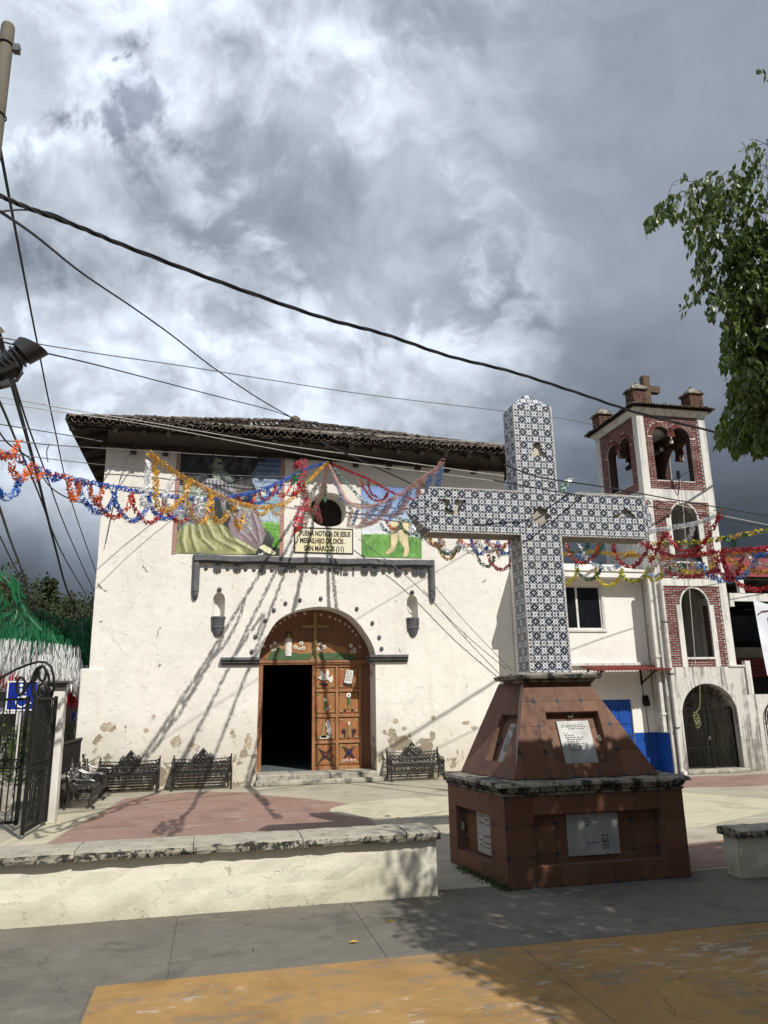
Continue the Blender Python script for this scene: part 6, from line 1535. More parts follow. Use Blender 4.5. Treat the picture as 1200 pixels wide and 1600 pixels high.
# ------------------------------------------------------------------ shade tree on the right
sun = SUN_DIR
fringe = [(1290, 140), (1215, 212), (1178, 216), (1148, 222), (1140, 232), (1160, 246), (1163, 262), (1115, 268), (1098, 276), (1072, 272), (1045, 290), (1036, 306), (1030, 322), (1004, 350), (1000, 380), (1020, 358), (1045, 338), (1056, 352), (1066, 342), (1078, 352), (1068, 372), (1072, 394), (1088, 400), (1084, 425), (1088, 440), (1066, 465), (1064, 492), (1080, 480), (1100, 460), (1112, 455), (1104, 510), (1118, 512), (1116, 478), (1136, 480), (1128, 520), (1130, 556), (1124, 580), (1148, 570), (1136, 600), (1140, 625), (1120, 680), (1114, 700), (1140, 690), (1150, 712), (1170, 694), (1182, 712), (1200, 700), (1290, 720)]
def keep_lit(p):
    t = (7.9-p.y)/.85; hx, hz = p.x-.36*t, p.z-t
    if 1.7 < hx < 5.7 and 1.66+random.uniform(-.22, .16) < hz < 5.7: return True
    t2 = (7.15-p.y)/.85; wx, wz = p.x-.36*t2, p.z-t2
    if wx < 1.60+random.uniform(-.12, .12) and -.05 < wz < .66: return True
    t3 = p.z; gx, gy = p.x-.36*t3, p.y+.85*t3
    if gy < 7.2 and gx < 1.62+.30*max(0, 5.9-gy)+random.uniform(-.2, .2): return True
    if gy > 8.6 and gx > 1.9: return True
    if gy > 11.0: return True
    t4 = (YF-p.y)/.85
    if p.z-t4 > .1: return True
    return False
tree = thing('shade_tree', (7.4, 1.2, 0), 'leafy ficus tree overhanging the right edge, shading the pedestal', 'tree')
lv = []
def spray(c, n, L, droop, wid=.036, ln=.072, free=True):
    d = Vector((random.gauss(0, 1), random.gauss(0, 1), random.uniform(-.5, .4))).normalized()
    pts = [c]; 
    for k in range(n):
        d = (d+Vector((0, 0, -droop))).normalized(); pts.append(pts[-1]+d*(L/n))
    for k in range(1, n+1):
        for s_ in (-1, 1):
            dd_ = (d+Vector((random.gauss(0, .5), random.gauss(0, .5), -.55+random.gauss(0, .3)))).normalized()
            lv.append((pts[k], dd_, ln*random.uniform(.75, 1.25), wid*random.uniform(.8, 1.2)))
    return pts
fx = [p[0] for p in fringe]; twigs = MB()
tries = 0
while tries < 2700:
    tries += 1
    px = random.uniform(1000, 1280); py = random.uniform(150, 715)
    if not inpoly(fringe, px, py): continue
    p = onY(px, py, random.uniform(4.1, 5.0)-.3*(px > 1180)*random.random())
    pts = spray(p, 5, .26, .35)
    for a in range(0, 4, 2): pass
    if random.random() < .5 and all(inpoly(fringe, *proj(q)[:2]) for q in pts): twigs.tube(pts, .0025, 3, cap=False)
vis = []
for (p, d, s_, w) in lv:
    q = proj(p + d*s_*.5)
    if inpoly(fringe, q[0]+random.uniform(-5, 5), q[1]+random.uniform(-5, 5)) and not keep_lit(p): vis.append((p, d, s_, w))
# inner, deeper branches so the right side closes up
lv = []
for k in range(2700):
    px = 1120+abs(random.gauss(0, 1))*70+random.uniform(0, 60); py = random.uniform(205, 700)
    if inpoly(fringe, px-22, py): spray(onY(px, py, random.uniform(4.0, 5.2)), 5, .26, .3)
vis += [v for v in lv if inpoly(fringe, *proj(v[0])[:2]) and not keep_lit(v[0])]
# small sprig at the upper edge
lv = []
for px, py in ((1186, 100), (1196, 92), (1204, 112), (1215, 95), (1180, 112), (1198, 118)): spray(onY(px, py, 4.3), 2, .10, .3)
vis += lv[:22]
# crown above the pavement, out of view, shaped by the shade it casts
lv = []
blobs = [((6.3, .9, 5.4), (2.9, 2.9, 1.7)), ((5.0, 1.6, 4.6), (1.7, 2.0, 1.2)), ((7.6, 2.4, 6.0), (2.4, 2.4, 2.0)), ((4.9, -.4, 4.7), (2.2, 2.4, 1.1)), ((5.6, 3.4, 5.0), (1.5, 1.3, 1.3)), ((4.2, .9, 4.3), (1.0, 1.6, .8)), ((3.55, 2.6, 5.0), (.95, 1.7, 1.1)), ((3.2, 1.0, 4.3), (1.0, 1.7, .7)),
         ((5.5, -3.0, 5.4), (3.6, 3.2, 1.6)), ((8.8, .5, 5.4), (2.8, 3.6, 2.6)), ((2.8, -3.4, 5.8), (2.8, 2.4, 1.2)), ((9.4, 4.8, 5.4), (2.4, 2.6, 2.6)), ((.8, -5.2, 5.2), (3.0, 2.2, 1.6)), ((9.0, -3.5, 5.0), (3.0, 3.0, 2.4)), ((5.0, -6.5, 4.6), (4.0, 2.0, 2.2))]  # these unseen clumps are added to block skylight and deepen the shade
for bi, (c, r) in enumerate(blobs):
    for k in range(int((1150 if bi < 8 else 620)*r[0]*r[1]/4)):
        v = Vector((random.gauss(0, 1), random.gauss(0, 1), random.gauss(0, 1))).normalized()*(random.random()**.4)
        q = Vector((c[0]+v.x*r[0], c[1]+v.y*r[1], c[2]+v.z*r[2]))
        if bi < 8 and q.x < 5.6: spray(q, 5, .36, .3, .052, .095)
        else: spray(q, 4, .40, .3, .085, .150)
hid = []
for v in lv:
    q = proj(v[0])
    if q[2] > .1 and -30 < q[0] < 1240 and -40 < q[1] < 1640: continue
    if keep_lit(v[0]): continue
    hid.append(v)
vis.sort(key=lambda v: (0 if proj(v[0])[0] < 1200 else 1, v[0].length-random.random()*1.2))
for v in vis[:290]:
    b = MB(); leaf_quads(b, Vector((0, 0, 0)), v[1], v[2], v[3]); put('leaf', b.mesh('leaf', recalc=False), M['leaf'], tree, v[0])
b = MB()
for v in vis[290:]: leaf_quads(b, v[0], v[1], v[2], v[3])
for v in hid: leaf_quads(b, v[0], v[1], v[2], v[3])
b.build('foliage', M['leaf'], tree, recalc=False, kind='stuff')
b = MB(); b.tube([(7.4, 1.2, -.03), (7.35, 1.25, 1.0), (7.2, 1.3, 2.2), (7.0, 1.4, 3.2), (6.6, 1.6, 4.4), (6.2, 2.0, 5.4)], [.24, .19, .17, .15, .11, .06], 10)
b.build('trunk', M['bark'], tree, smooth=True)
b = MB()
for p in ([(7.0, 1.4, 3.2), (6.0, 2.6, 4.2), (5.2, 3.6, 4.8), (4.6, 4.2, 4.9), (4.1, 4.6, 4.8)], [(7.2, 1.3, 2.9), (6.2, .3, 3.9), (5.2, -.2, 4.6)], [(6.8, 1.5, 3.8), (7.4, 2.0, 5.2), (7.8, 2.2, 6.2)], [(5.2, 3.6, 5.0), (4.6, 4.5, 4.4), (4.1, 4.6, 3.9)], [(6.2, 2.0, 4.6), (5.2, 1.6, 4.6), (4.4, 1.2, 4.5)]):
    b.tube(p, [.07-.05*i/(len(p)-1) for i in range(len(p))], 6)
b.build('branch', M['bark'], tree, smooth=True)
if twigs.v: twigs.build('twig', M['bark'], tree, recalc=False, kind='stuff')
print('leaves', len(vis), len(hid))
# fallen leaves and weeds
fl = flat('fallen yellow leaf', (.42, .26, .03), .7)
for i, (px, py, lab) in enumerate(((545, 1472, 'yellow fallen leaf on grey pavement, nearest the ochre edge'), (603, 1440, 'small yellow fallen leaf lying near the low wall end'), (394, 1483, 'brown curled leaf lying alone on the left grey pavement'), (618, 1278, 'yellow leaf on the cream plaza floor'))):
    p = onZ(px, py, .006); b = MB(); leaf_quads(b, p, (random.gauss(0, 1), random.gauss(0, 1), .12), .075, .045); b.v = [(x, y, max(z, .004)) for x, y, z in b.v]; b.build('fallen_leaf', fl if i != 2 else M['bark'], label=lab, cat='leaf', group='fallen leaves', recalc=False)
b = MB()
for k in range(420):
    t = random.random(); p = Vector((2.80, 7.16, 0)).lerp(Vector((2.66, 8.5, 0)), t**1.6*.75)+Vector((-abs(random.gauss(0, .045))-.01, random.uniform(-.05, .05), 0)); leaf_quads(b, p, (random.gauss(0, .7), random.gauss(0, .7), 1), random.uniform(.02, .075), random.uniform(.008, .02))
for k in range(60):
    x = random.uniform(-2, 2.1); leaf_quads(b, Vector((x, 7.17, 0)), (random.gauss(0, .5), -.6, 1), random.uniform(.01, .025), .006)
b.build('weeds', M['bush'], label='low green weeds along the foot of the pedestal', cat='weeds', kind='stuff', recalc=False)
# ------------------------------------------------------------------ hill, far trees, shrubs, far houses
hp = [(-260, 31), (-120, 26), (-75, 22.5), (-60, 23), (-45, 21.4), (-33, 17.6), (-20, 13), (0, 9), (40, 5), (120, 5), (260, 7)]
def crest(x):
    for (a, za), (c2, zc) in zip(hp[:-1], hp[1:]):
        if a <= x <= c2: t = (x-a)/(c2-a); return za+(zc-za)*t
    return 6
def hillz(x, y):
    t = max(0, min(1, (y-42)/78)); s_ = t*t*(3-2*t)
    return -.06+(crest(x*120/max(y, 60))-4.5)*s_+1.2*math.sin(x*.11)*math.cos(y*.09)*s_
nx, ny = 60, 18; xs = np.linspace(-240, 240, nx); ys = np.linspace(40, 190, ny)
b = MB(); b.add([(x, y, hillz(x, y)) for y in ys for x in xs], [(j*nx+i, j*nx+i+1, (j+1)*nx+i+1, (j+1)*nx+i) for j in range(ny-1) for i in range(nx-1)])
M['hill'] = rough_mat('dry hillside scrub', (.045, .045, .022), (.075, .062, .032), .09, .95, 1.5, .8, .5, c3=(.025, .03, .014), s3=.3, t3=(.45, .6))
b.build('hill', M['hill'], smooth=True, recalc=False, kind='structure')
def crown_mesh(kind, seed):
    r = random.Random(seed); st = random.getstate(); random.seed(seed)
    b = MB(); n = 620
    lobes = [(Vector((r.gauss(0, .36), r.gauss(0, .36), .52+r.random()*.36)), .18+r.random()*.18) for k in range(9)]
    for k in range(n):
        if kind == 'conifer':
            h_ = r.random()**1.3; rr = .26*(1-h_)+.015; rr *= .55+.45*abs(math.sin(h_*22)); a = r.uniform(0, 6.28); q = rr*math.sqrt(r.random()); p = Vector((q*math.cos(a), q*math.sin(a), .12+.88*h_)); d = Vector((math.cos(a), math.sin(a), -.35)); s_ = .10
        elif kind == 'palm':
            a = r.randint(0, 13)*.449; t = r.random(); p = Vector((.45*t*math.cos(a), .45*t*math.sin(a), .86+.12*t-.30*t*t)); d = Vector((r.gauss(0, .4)-math.sin(a), r.gauss(0, .4)+math.cos(a), -.6)); s_ = .13
        else:
            c, rad = r.choice(lobes); v = Vector((r.gauss(0, 1), r.gauss(0, 1), r.gauss(0, .8))).normalized()*rad*(r.random()**.35); p = c+v; d = v+Vector((0, 0, .02)); s_ = .085
        leaf_quads(b, p, (d.x+r.gauss(0, .3), d.y+r.gauss(0, .3), d.z+r.gauss(0, .3)), s_, s_*(.55 if kind != 'palm' else .2))
    me = b.mesh('crown', recalc=False); t = MB(); t.tube([(0, 0, -.05), (.01, 0, .3), (.02, .01, .55), (0, 0, .85)], [.035, .025, .018, .006], 6); random.setstate(st); return me, t.mesh('trunk')
kinds = [('broad', crown_mesh('broad', 3)), ('broad', crown_mesh('broad', 5)), ('conifer', crown_mesh('conifer', 4)), ('palm', crown_mesh('palm', 9)), ('broad', crown_mesh('broad', 12))]
def far_tree(x, y, h_, k, label):
    t = thing('tree', (x, y, hillz(x, y) if y > 40 else 0), label, 'tree', 'trees on the hill')
    if not label: pass
    nm, (cm, tm) = kinds[k]
    for n_, me, mm in (('crown', cm, M['hillleaf']), ('trunk', tm, M['bark'])):
        o = put(n_, me, mm, t, t.location); o.scale = (h_, h_, h_); o.rotation_euler.z = random.uniform(0, 6.28)
    return t
def hill_at(px, py0, Y):  # where the sight line over a pixel column stands on the slope
    d = ray(px, py0); return d.x/d.y*Y
named = [(50, 62, 6.5, 3, 'tufted palm-like tree on the hill crest'), (78, 64, 8.5, 2, 'pointed dark conifer on the hill crest'), (18, 62, 4.2, 2, 'small conifer behind the green streamers at left edge'), (112, 66, 5.4, 0, 'round tree on the crest left of the church corner')]
for px, Y, h_, k, lab in named: far_tree(hill_at(px, 930, Y*1.5), Y*1.5, h_, k, lab)
grp = 0
fb = MB()
def forest_tree(x, y, h_, k):
    me = kinds[k][1][0]; a = random.uniform(0, 6.28); ca, sa = math.cos(a)*h_, math.sin(a)*h_; z0 = hillz(x, y)
    v = np.empty(len(me.vertices)*3); me.vertices.foreach_get('co', v); v = v.reshape(-1, 3)
    w_ = np.stack([x+v[:, 0]*ca-v[:, 1]*sa, y+v[:, 0]*sa+v[:, 1]*ca, z0+v[:, 2]*h_*random.uniform(.8, 1.15)], 1)
    fb.add(w_.tolist(), [tuple(q.vertices) for q in me.polygons])
for k in range(120):
    px = random.uniform(-60, 175); Y = random.uniform(46, 112); x = hill_at(px, 950, Y)
    forest_tree(x, Y, random.uniform(2.2, 5.2)*Y/85+.6, random.choice((0, 1, 4, 4, 0, 2)))
for k in range(40): forest_tree(random.uniform(20, 200), random.uniform(60, 120), random.uniform(3, 5), random.choice((0, 1, 4)))
fb.build('forest', M['hillleaf'], recalc=False, kind='stuff', label='dense dark wood covering the hillside')
for k, (px, py_, Y, h_, kk, lab) in enumerate(((32, 0, 84, 6.2, 1, 'tall round tree on the crest above the green streamers'), (95, 0, 98, 5.0, 0, 'round tree just right of the pointed conifer'), (132, 0, 88, 6.0, 4, 'broad pale tree low on the slope by the church wall'), (148, 0, 100, 6.5, 2, 'dark conifer half hidden by the church corner'), (62, 0, 76, 5.0, 4, 'broad olive tree below the hill crest'), (110, 0, 72, 5.4, 1, 'broad dry-leaved tree mid slope above the streamers'))): far_tree(hill_at(px, 930, Y), Y, h_, kk, lab)
def bush(name, x, y, r, h_, n, label, cat='shrub', spiky=False):
    b = MB()
    for k in range(n):
        if spiky: a = random.uniform(0, 6.28); e_ = random.uniform(.3, 1.4); p = Vector((x, y, .05)); d = Vector((math.cos(a)*math.cos(e_), math.sin(a)*math.cos(e_), math.sin(e_))); leaf_quads(b, p+d*r*.2, d, h_*random.uniform(.6, 1), .05)
        else: v = Vector((random.gauss(0, 1), random.gauss(0, 1), random.gauss(0, 1))).normalized()*(random.random()**.4); leaf_quads(b, Vector((x+v.x*r, y+v.y*r, h_*.55+v.z*h_*.5)), v+Vector((0, 0, .3)), .11, .05)
    t = thing(name, (x, y, 0), label, cat); b.build('leaves', M['bush'], t, recalc=False, kind='stuff')
    b = MB(); b.tube([(x, y, -.02), (x+.02, y, h_*.6)], [.04, .015], 6); b.build('stem', M['bark'], t)
bush('shrub', -3.35, 16.2, .42, 1.45, 700, 'dark green shrub behind the gate bars, nearest the post')
bush('shrub', -4.4, 17.2, .55, 1.6, 800, 'broad dark shrub behind the gate at the left edge')
bush('shrub', -3.05, 19.0, .30, 1.35, 400, 'yellow-green shrub seen between gate post and church corner')
bush('agave', -4.0, 15.4, .3, .5, 60, 'low spiky plant behind the gate bars', 'plant', True)
box('planter', M['step'], props(bpy.data.objects.new('planter_bed', None), 'stone edged planting bed behind the gate', 'planter'), -4.9, -2.85, 15.0, 15.15, 0, .35)
COL.objects.link(bpy.data.objects['planter_bed'])
def house(name, x0, x1, y0, y1, h_, mat_, label, wins, roofm):
    t = thing(name, ((x0+x1)/2, y0, 0), label, 'house')
    b = MB(); b.box(x0, x1, y0, y1, 0, h_); b.build('wall', mat_, t)
    b = MB(); b.frustum((x0-.3, x1+.3, y0-.4, y1+.3), h_+.002, (x0+.2, x1-.2, (y0+y1)/2-.1, (y0+y1)/2+.1), h_+.9); b.build('roof', roofm, t)
    for (a, c2, z0, z1) in wins:
        w = box('window', M['whitemetal'], t, a, c2, y0-.03, y0+.02, z0, z1); box('pane', M['glass'], w, a+.06, c2-.06, y0-.036, y0-.031, z0+.06, z1-.06)
house('house', -8.2, -5.6, 26, 31, 2.2, rough_mat('grey house wall', (.25, .25, .26), (.18, .18, .19), 1, .9), 'grey house with pitched roof far behind the gate', [(-7.6, -6.9, .8, 1.6), (-6.5, -5.9, .8, 1.6)], M['tile'])
house('house', -5.2, -3.3, 30, 35, 2.0, rough_mat('rose house wall', (.36, .26, .24), (.28, .2, .19), 1, .9), 'small rose coloured house beyond the gate post', [(-4.8, -4.2, .8, 1.5)], M['awning'])
# ------------------------------------------------------------------ tricolour foil streamers over the side street
def foil(name, c1, c2, rough=.35, tr=.15):
    m, N, b, pos = newmat(name); rnd = V(N, N.node('ShaderNodeNewGeometry').outputs['Random Per Island'])
    c = N.mix(rnd, c1, c2); N.put(b.inputs['Base Color'], c); b.inputs['Roughness'].default_value = rough; b.inputs['Specular IOR Level'].default_value = .7
    tn = N.node('ShaderNodeBsdfTranslucent'); N.put(tn.inputs[0], c); mx = N.node('ShaderNodeMixShader'); mx.inputs[0].default_value = tr
    out = [n for n in m.node_tree.nodes if n.type == 'OUTPUT_MATERIAL'][0]; N.l.new(b.outputs[0], mx.inputs[1]); N.l.new(tn.outputs[0], mx.inputs[2]); N.l.new(mx.outputs[0], out.inputs[0]); return m
F = {'green': foil('green foil', (.006, .085, .030), (.015, .17, .06)), 'white': foil('white foil', (.48, .48, .48), (.80, .80, .80)), 'red': foil('red foil', (.30, .006, .014), (.50, .015, .03)), 'blue': foil('blue foil', (.010, .055, .30), (.03, .15, .60)), 'orange': foil('orange foil', (.55, .085, .015), (.75, .17, .03)), 'yellow': foil('yellow foil', (.50, .24, .012), (.78, .46, .05)), 'silver': foil('silver foil', (.50, .51, .52), (.85, .86, .87), .22, .3), 'pink': foil('pink foil', (.55, .27, .22), (.78, .50, .45)), 'sky': foil('pale blue foil', (.10, .22, .48), (.28, .45, .75)), 'lemon': foil('lemon foil', (.58, .48, .02), (.80, .70, .06))}
fs_ = thing('foil_curtain', (-5, 19, 0), 'green, white and red foil streamers hung in rows over the side street', 'streamers')
def streamers(name, m, px0, px1, topf, length, Y, n, w=.05, jit_=.35):
    b = MB()
    for k in range(n):
        px = random.uniform(px0, px1); y = Y+random.uniform(-.25, .25); p = onY(px, topf(px)+random.uniform(-3, 3), y)
        L = length*random.uniform(.5, 1.15); a = random.uniform(0, 3.14); dx, dy = math.cos(a)*w/2, math.sin(a)*w/2; sw = random.gauss(0, jit_)*L*.5; s2_ = random.gauss(0, jit_)*L*.5
        pts = [(p.x+sw*t*t, p.y+s2_*t*t, p.z-L*t*(1-.12*abs(sw))) for t in (0, .35, .7, 1)]
        vs = [];
        for i, q in enumerate(pts): f = (.5, 1, 1, .7)[i]; vs += [(q[0]-dx*f, q[1]-dy*f, q[2]), (q[0]+dx*f, q[1]+dy*f, q[2])]
        b.add(vs, [(0, 1, 3, 2), (2, 3, 5, 4), (4, 5, 7, 6)])
    b.build(name, m, fs_, recalc=False, kind='stuff')
for r_ in range(4): streamers('green_streamers', F['green'], -90, 158, lambda x: 956+r_*14+.10*max(0, x-40)+5*math.sin(x*.07+r_), .46, 20.6-.5*r_, 520, .028, .3)
for r_ in range(3): streamers('green_streamers', F['green'], 70, 165, lambda x: 985+r_*24+.34*max(0, x-80), .50, 21-.4*r_, 330, .028, .3)
for r_ in range(3): streamers('white_streamers', F['white'], -90, 128, lambda x: 1000+r_*18+.12*max(0, x-30), .44, 18.4-.4*r_, 240, .026, .3)
for r_ in range(2): streamers('white_streamers', F['white'], 74, 152, lambda x: 1022+r_*20+.42*max(0, x-90), .44, 18.6-.4*r_, 190, .026, .3)
streamers('red_streamers', F['red'], -90, 28, lambda x: 1052, .30, 18, 260, .03)
streamers('red_streamers', F['red'], 92, 146, lambda x: 1084, .30, 19, 220, .03)
streamers('green_streamers', F['green'], -70, 40, lambda x: 868+1.5*max(0, x), .60, 11, 46, .05, .9)
streamers('green_streamers', F['green'], -60, 85, lambda x: 925+.75*max(0, x), .45, 15, 130, .022, .9)
b = MB()
for q in ([(-60, 800, 12), (0, 838, 13), (20, 880, 14), (42, 920, 16), (70, 985, 20), (110, 1040, 21), (150, 1100, 22)], [(-60, 860, 12), (0, 905, 15), (60, 960, 19), (110, 985, 20), (160, 1010, 21)]): b.tube([onY(*p) for p in q], .012, 5)
b.build('cord', M['cable'], fs_)
# ------------------------------------------------------------------ utility pole, floodlight, cables
pole = thing('utility_pole', (-2.0, 6.0, 0), 'grey concrete utility pole top at the upper left corner', 'pole')
M['lampgrey'] = rough_mat('dark lamp metal', (.040, .042, .044), (.065, .067, .068), 8, .45, 60, .2, .004, metal=.4)
M['polec'] = rough_mat('pole concrete', (.16, .142, .112), (.12, .108, .088), 6, .9, 50, .4)
b = MB(); b.lathe([(.15, -.02), (.058, 7.70), (.05, 7.73), (.02, 7.74)], (-2.02, 6.0, 0), 14); b.build('shaft', M['polec'], pole, smooth=True)
b = MB(); b.ring((-2.02, 6.0, 7.50), .065, .008, (1, 0, 0), (0, 1, -.1), 14, 5); b.build('band', M['iron'], pole); b = MB(); b.ring((-2.02, 6.0, 6.75), .078, .006, (1, 0, 0), (0, 1, 0), 14, 5); b.build('band', M['iron'], pole)
b = MB(); b.box(-1.955, -1.90, 5.97, 6.03, 7.45, 7.52); b.build('clamp', M['metal_grey'], pole)
flt = thing('floodlight', (-1.75, 5.95, 4.3), 'grey finned floodlight on a bracket at the left edge', 'floodlight')
FY = 5.95
def FP(px, py, dy=0): return onY(px, py, FY+dy)
a = FP(-10, 582); c2 = FP(34, 553); d = (c2-a)
b = MB()
for k in range(13):
    t = k/12; p = a.lerp(c2, t); q = a.lerp(c2, min(1, t+.045)); b.tube([p, q], .095+.006*t if k % 2 == 0 else .082, 12)
b.build('finned_housing', M['lampgrey'], flt, smooth=True)
b = MB(); vs = []
p1 = FP(31, 545); p2 = FP(38, 568); q = FP(60, 536)
d = (c2-a).normalized(); sd = Vector((0, 1, 0)); u_ = d.cross(sd).normalized()
ringa = [c2+(sd*math.cos(t)+u_*math.sin(t))*.102 for t in np.linspace(0, 6.283, 17)[:-1]]
ringb = [c2+d*(.06+.10*(.5-.5*math.sin(t)*1.0))+(sd*math.cos(t)*.115+u_*math.sin(t)*.115) for t in np.linspace(0, 6.283, 17)[:-1]]
b.add(ringa+ringb, [(k, (k+1) % 16, 16+(k+1) % 16, 16+k) for k in range(16)]+[tuple(range(16, 32))]); b.build('hood', M['lampgrey'], flt, smooth=True)
b = MB(); b.hexa([FP(-12, 590, -.06), FP(20, 562, -.06), FP(20, 562, .06), FP(-12, 590, .06), FP(-12, 566, -.06), FP(20, 558, -.06), FP(20, 558, .06), FP(-12, 566, .06)]) if False else b.beam(FP(-14, 588), FP(30, 570), .15, .11)
b.build('ballast_box', M['iron'], flt, bevel=.01)
b = MB(); b.tube([FP(33, 572), FP(32, 584), FP(26, 594), FP(16, 597), FP(2, 604), FP(-30, 612)], .016, 6); b.beam(FP(-40, 612), FP(16, 598), .06, .045); b.build('bracket', M['lampgrey'], flt)
b = MB(); b.beam(FP(-70, 618), FP(-8, 604), .05, .05); b.build('arm', M['iron'], flt)
b = MB(); b.hexa([FP(-20, 527, -.06), FP(8, 519, -.04), FP(8, 519, .04), FP(-20, 527, .06), FP(-20, 500, -.06), FP(2, 511, -.04), FP(2, 511, .04), FP(-20, 500, .06)]); b.build('upper_fitting', M['polec'], pole)
def cable(name, pts, r, label, m='cable', cat='cable', group='overhead cables', parts=None):
    P = [onY(*p) for p in pts]
    # smooth through the points
    out = []
    for i in range(len(P)-1):
        p0, p1, p2, p3 = P[max(i-1, 0)], P[i], P[i+1], P[min(i+2, len(P)-1)]
        for k in range(6):
            t = k/6; out.append(.5*((2*p1)+(-p0+p2)*t+(2*p0-5*p1+4*p2-p3)*t*t+(-p0+3*p1-3*p2+p3)*t**3))
    out.append(P[-1]); b = MB(); b.tube(out, r, 5)
    b.build(name, M[m], None, label=label, cat=cat, group=group); return out
# main twisted bundle
main = []
for px, py in ((-30, 296), (0, 306), (50, 327), (120, 353), (200, 386), (350, 443), (500, 495), (600, 522), (700, 556), (800, 581), (900, 613), (1000, 646), (1125, 677), (1210, 698), (1330, 726)):
    d = ray(px, py); k_ = d.x/d.y; s_ = (k_*11.78-6.53)/(2.19-k_*1.135); main.append((px, py, 11.78+1.135*s_))
P = [onY(*p) for p in main]; out = []
for i in range(len(P)-1):
    p0, p1, p2, p3 = P[max(i-1, 0)], P[i], P[i+1], P[min(i+2, len(P)-1)]
    for k in range(14):
        t = k/14; out.append(.5*((2*p1)+(-p0+p2)*t+(2*p0-5*p1+4*p2-p3)*t*t+(-p0+3*p1-3*p2+p3)*t**3))
bt = thing('cable_bundle', P[0], 'thick twisted black cable bundle crossing the whole sky past the bell tower', 'cable', 'overhead cables')
for s_ in range(3):
    b = MB(); b.tube([p+Vector((0, math.cos(i*.42+s_*2.09), math.sin(i*.42+s_*2.09)))*.016 for i, p in enumerate(out)], .0135, 5); b.build('strand', M['cable'], bt, smooth=True)
cable('cable', [(-30, 338, 6.6), (0, 331, 6.8), (35, 328, 7.3), (80, 333, 7.9), (120, 352, 8.35)], .010, 'short black cable joining the twisted bundle at left edge')
cable('cable', [(-20, 318, 6.6), (10, 337, 7), (60, 372, 8.5), (130, 428, 11), (210, 482, 14), (270, 525, 16), (330, 572, 18), (400, 620, 19.6), (455, 652, 20.6)], .017, 'black service cable running down to the church roof peak')
cable('cable', [(-6, 195, 6.2), (0, 232, 6.6), (28, 380, 9), (55, 520, 13), (85, 668, 18), (112, 785, 24), (152, 900, 32)], .016, 'thin steep cable from the pole top past the church corner')
cable('cable', [(-20, 522, 8), (10, 529, 9), (150, 552, 10), (300, 574, 11), (450, 598, 12), (600, 620, 13), (850, 650, 15), (930, 664, 15.8)], .008, 'faint thin wire crossing low sky toward the tower', 'cable_grey')
cable('cable', [(-20, 528, 9), (15, 537, 10), (60, 549, 11), (150, 570, 13), (250, 596, 16), (350, 622, 18), (420, 640, 20), (455, 652, 20.6)], .013, 'thin cable meeting the church roof peak from the left')
cable('wire', [(-20, 618, 15.6), (5, 621, 15.8), (140, 645, 16.3), (250, 663, 16.45), (430, 694, 16.5), (560, 712, 16.5), (700, 732, 16.5), (788, 744, 16.5)], .012, 'pale rope strung just under the church eave, upper', 'rope_white', 'rope', 'ropes across the plaza')
cable('wire', [(-20, 626, 15.4), (5, 630, 15.6), (110, 646, 16.1), (230, 664, 16.3), (430, 702, 16.4), (560, 724, 16.4), (700, 742, 16.4), (788, 754, 16.4)], .010, 'pale rope strung just under the church eave, lower', 'rope_white', 'rope', 'ropes across the plaza')
cable('cable', [(-20, 660, 12), (0, 663, 12.4), (105, 680, 14), (160, 690, 15)], .010, 'thin wire reaching the left eave above the garland', 'cable_grey')
cable('cable', [(-20, 688, 10), (28, 690, 11), (105, 697, 14), (300, 709, 16.4), (480, 720, 17.2)], .010, 'thin wire carrying the knotted string at left', 'cable_grey')
cable('string', [(77, 694, 12.6), (73, 706, 12.6), (75, 722, 12.6)], .010, 'short knotted string dangling from a thin wire', 'cable_grey', 'string', None)
cable('cable', [(-20, 706, 10), (25, 710, 11), (120, 722, 14), (300, 740, 16.6), (470, 746, 17.2)], .008, 'lowest thin wire behind the blue garland', 'cable_grey')
cable('cable', [(-8, 500, 9), (8, 560, 10), (30, 640, 13), (56, 735, 18), (85, 850, 25), (108, 930, 32), (135, 975, 40)], .035, 'thick black cable sagging steeply toward the hill')
cable('cable', [(0, 520, 10), (14, 570, 11), (45, 668, 15), (70, 735, 19), (105, 830, 26), (152, 935, 38)], .018, 'thin steep cable right beside the thick one')
cable('cable', [(-10, 610, 10), (5, 640, 11), (30, 700, 14), (60, 770, 18), (95, 860, 26), (135, 930, 40)], .020, 'steep cable left of the thick one toward the hill')
cable('cable', [(-20, 640, 9), (10, 690, 10), (50, 720, 11), (80, 762, 13), (115, 782, 14), (150, 790, 15)], .012, 'slack black cable drooping behind the blue garland')
cable('cable', [(-12, 760, 9), (0, 795, 10), (15, 840, 12), (30, 880, 14), (42, 915, 17)], .018, 'thin black cable at far left above the green streamers')
cable('cable', [(500, 690, 16.2), (560, 718, 16.4), (620, 745, 16.6), (650, 760, 16.8)], .018, 'black cable end dropping from the eave behind the garlands')
cable('cable', [(788, 726, 7.4), (830, 742, 7.5), (868, 750, 7.6), (950, 762, 8.2), (1060, 782, 9), (1200, 806, 10), (1260, 816, 10.5)], .009, 'upper dark wire crossing in front of the tiled cross')
cable('cable', [(770, 750, 7.3), (812, 758, 7.4), (868, 768, 7.5), (960, 782, 8.4), (1100, 806, 9.6), (1260, 834, 11)], .008, 'lower dark wire crossing in front of the tiled cross')
cable('cable', [(900, 770, 13), (1010, 778, 13.6), (1130, 806, 14.4), (1260, 832, 15)], .010, 'pale wire before the bell tower middle storey', 'rope_white')
cable('cable', [(560, 842, 17.1), (640, 905, 17.1), (720, 985, 17.1), (790, 1045, 17.1)], .010, 'thin grey wire slanting down the church wall, left', 'cable_grey')
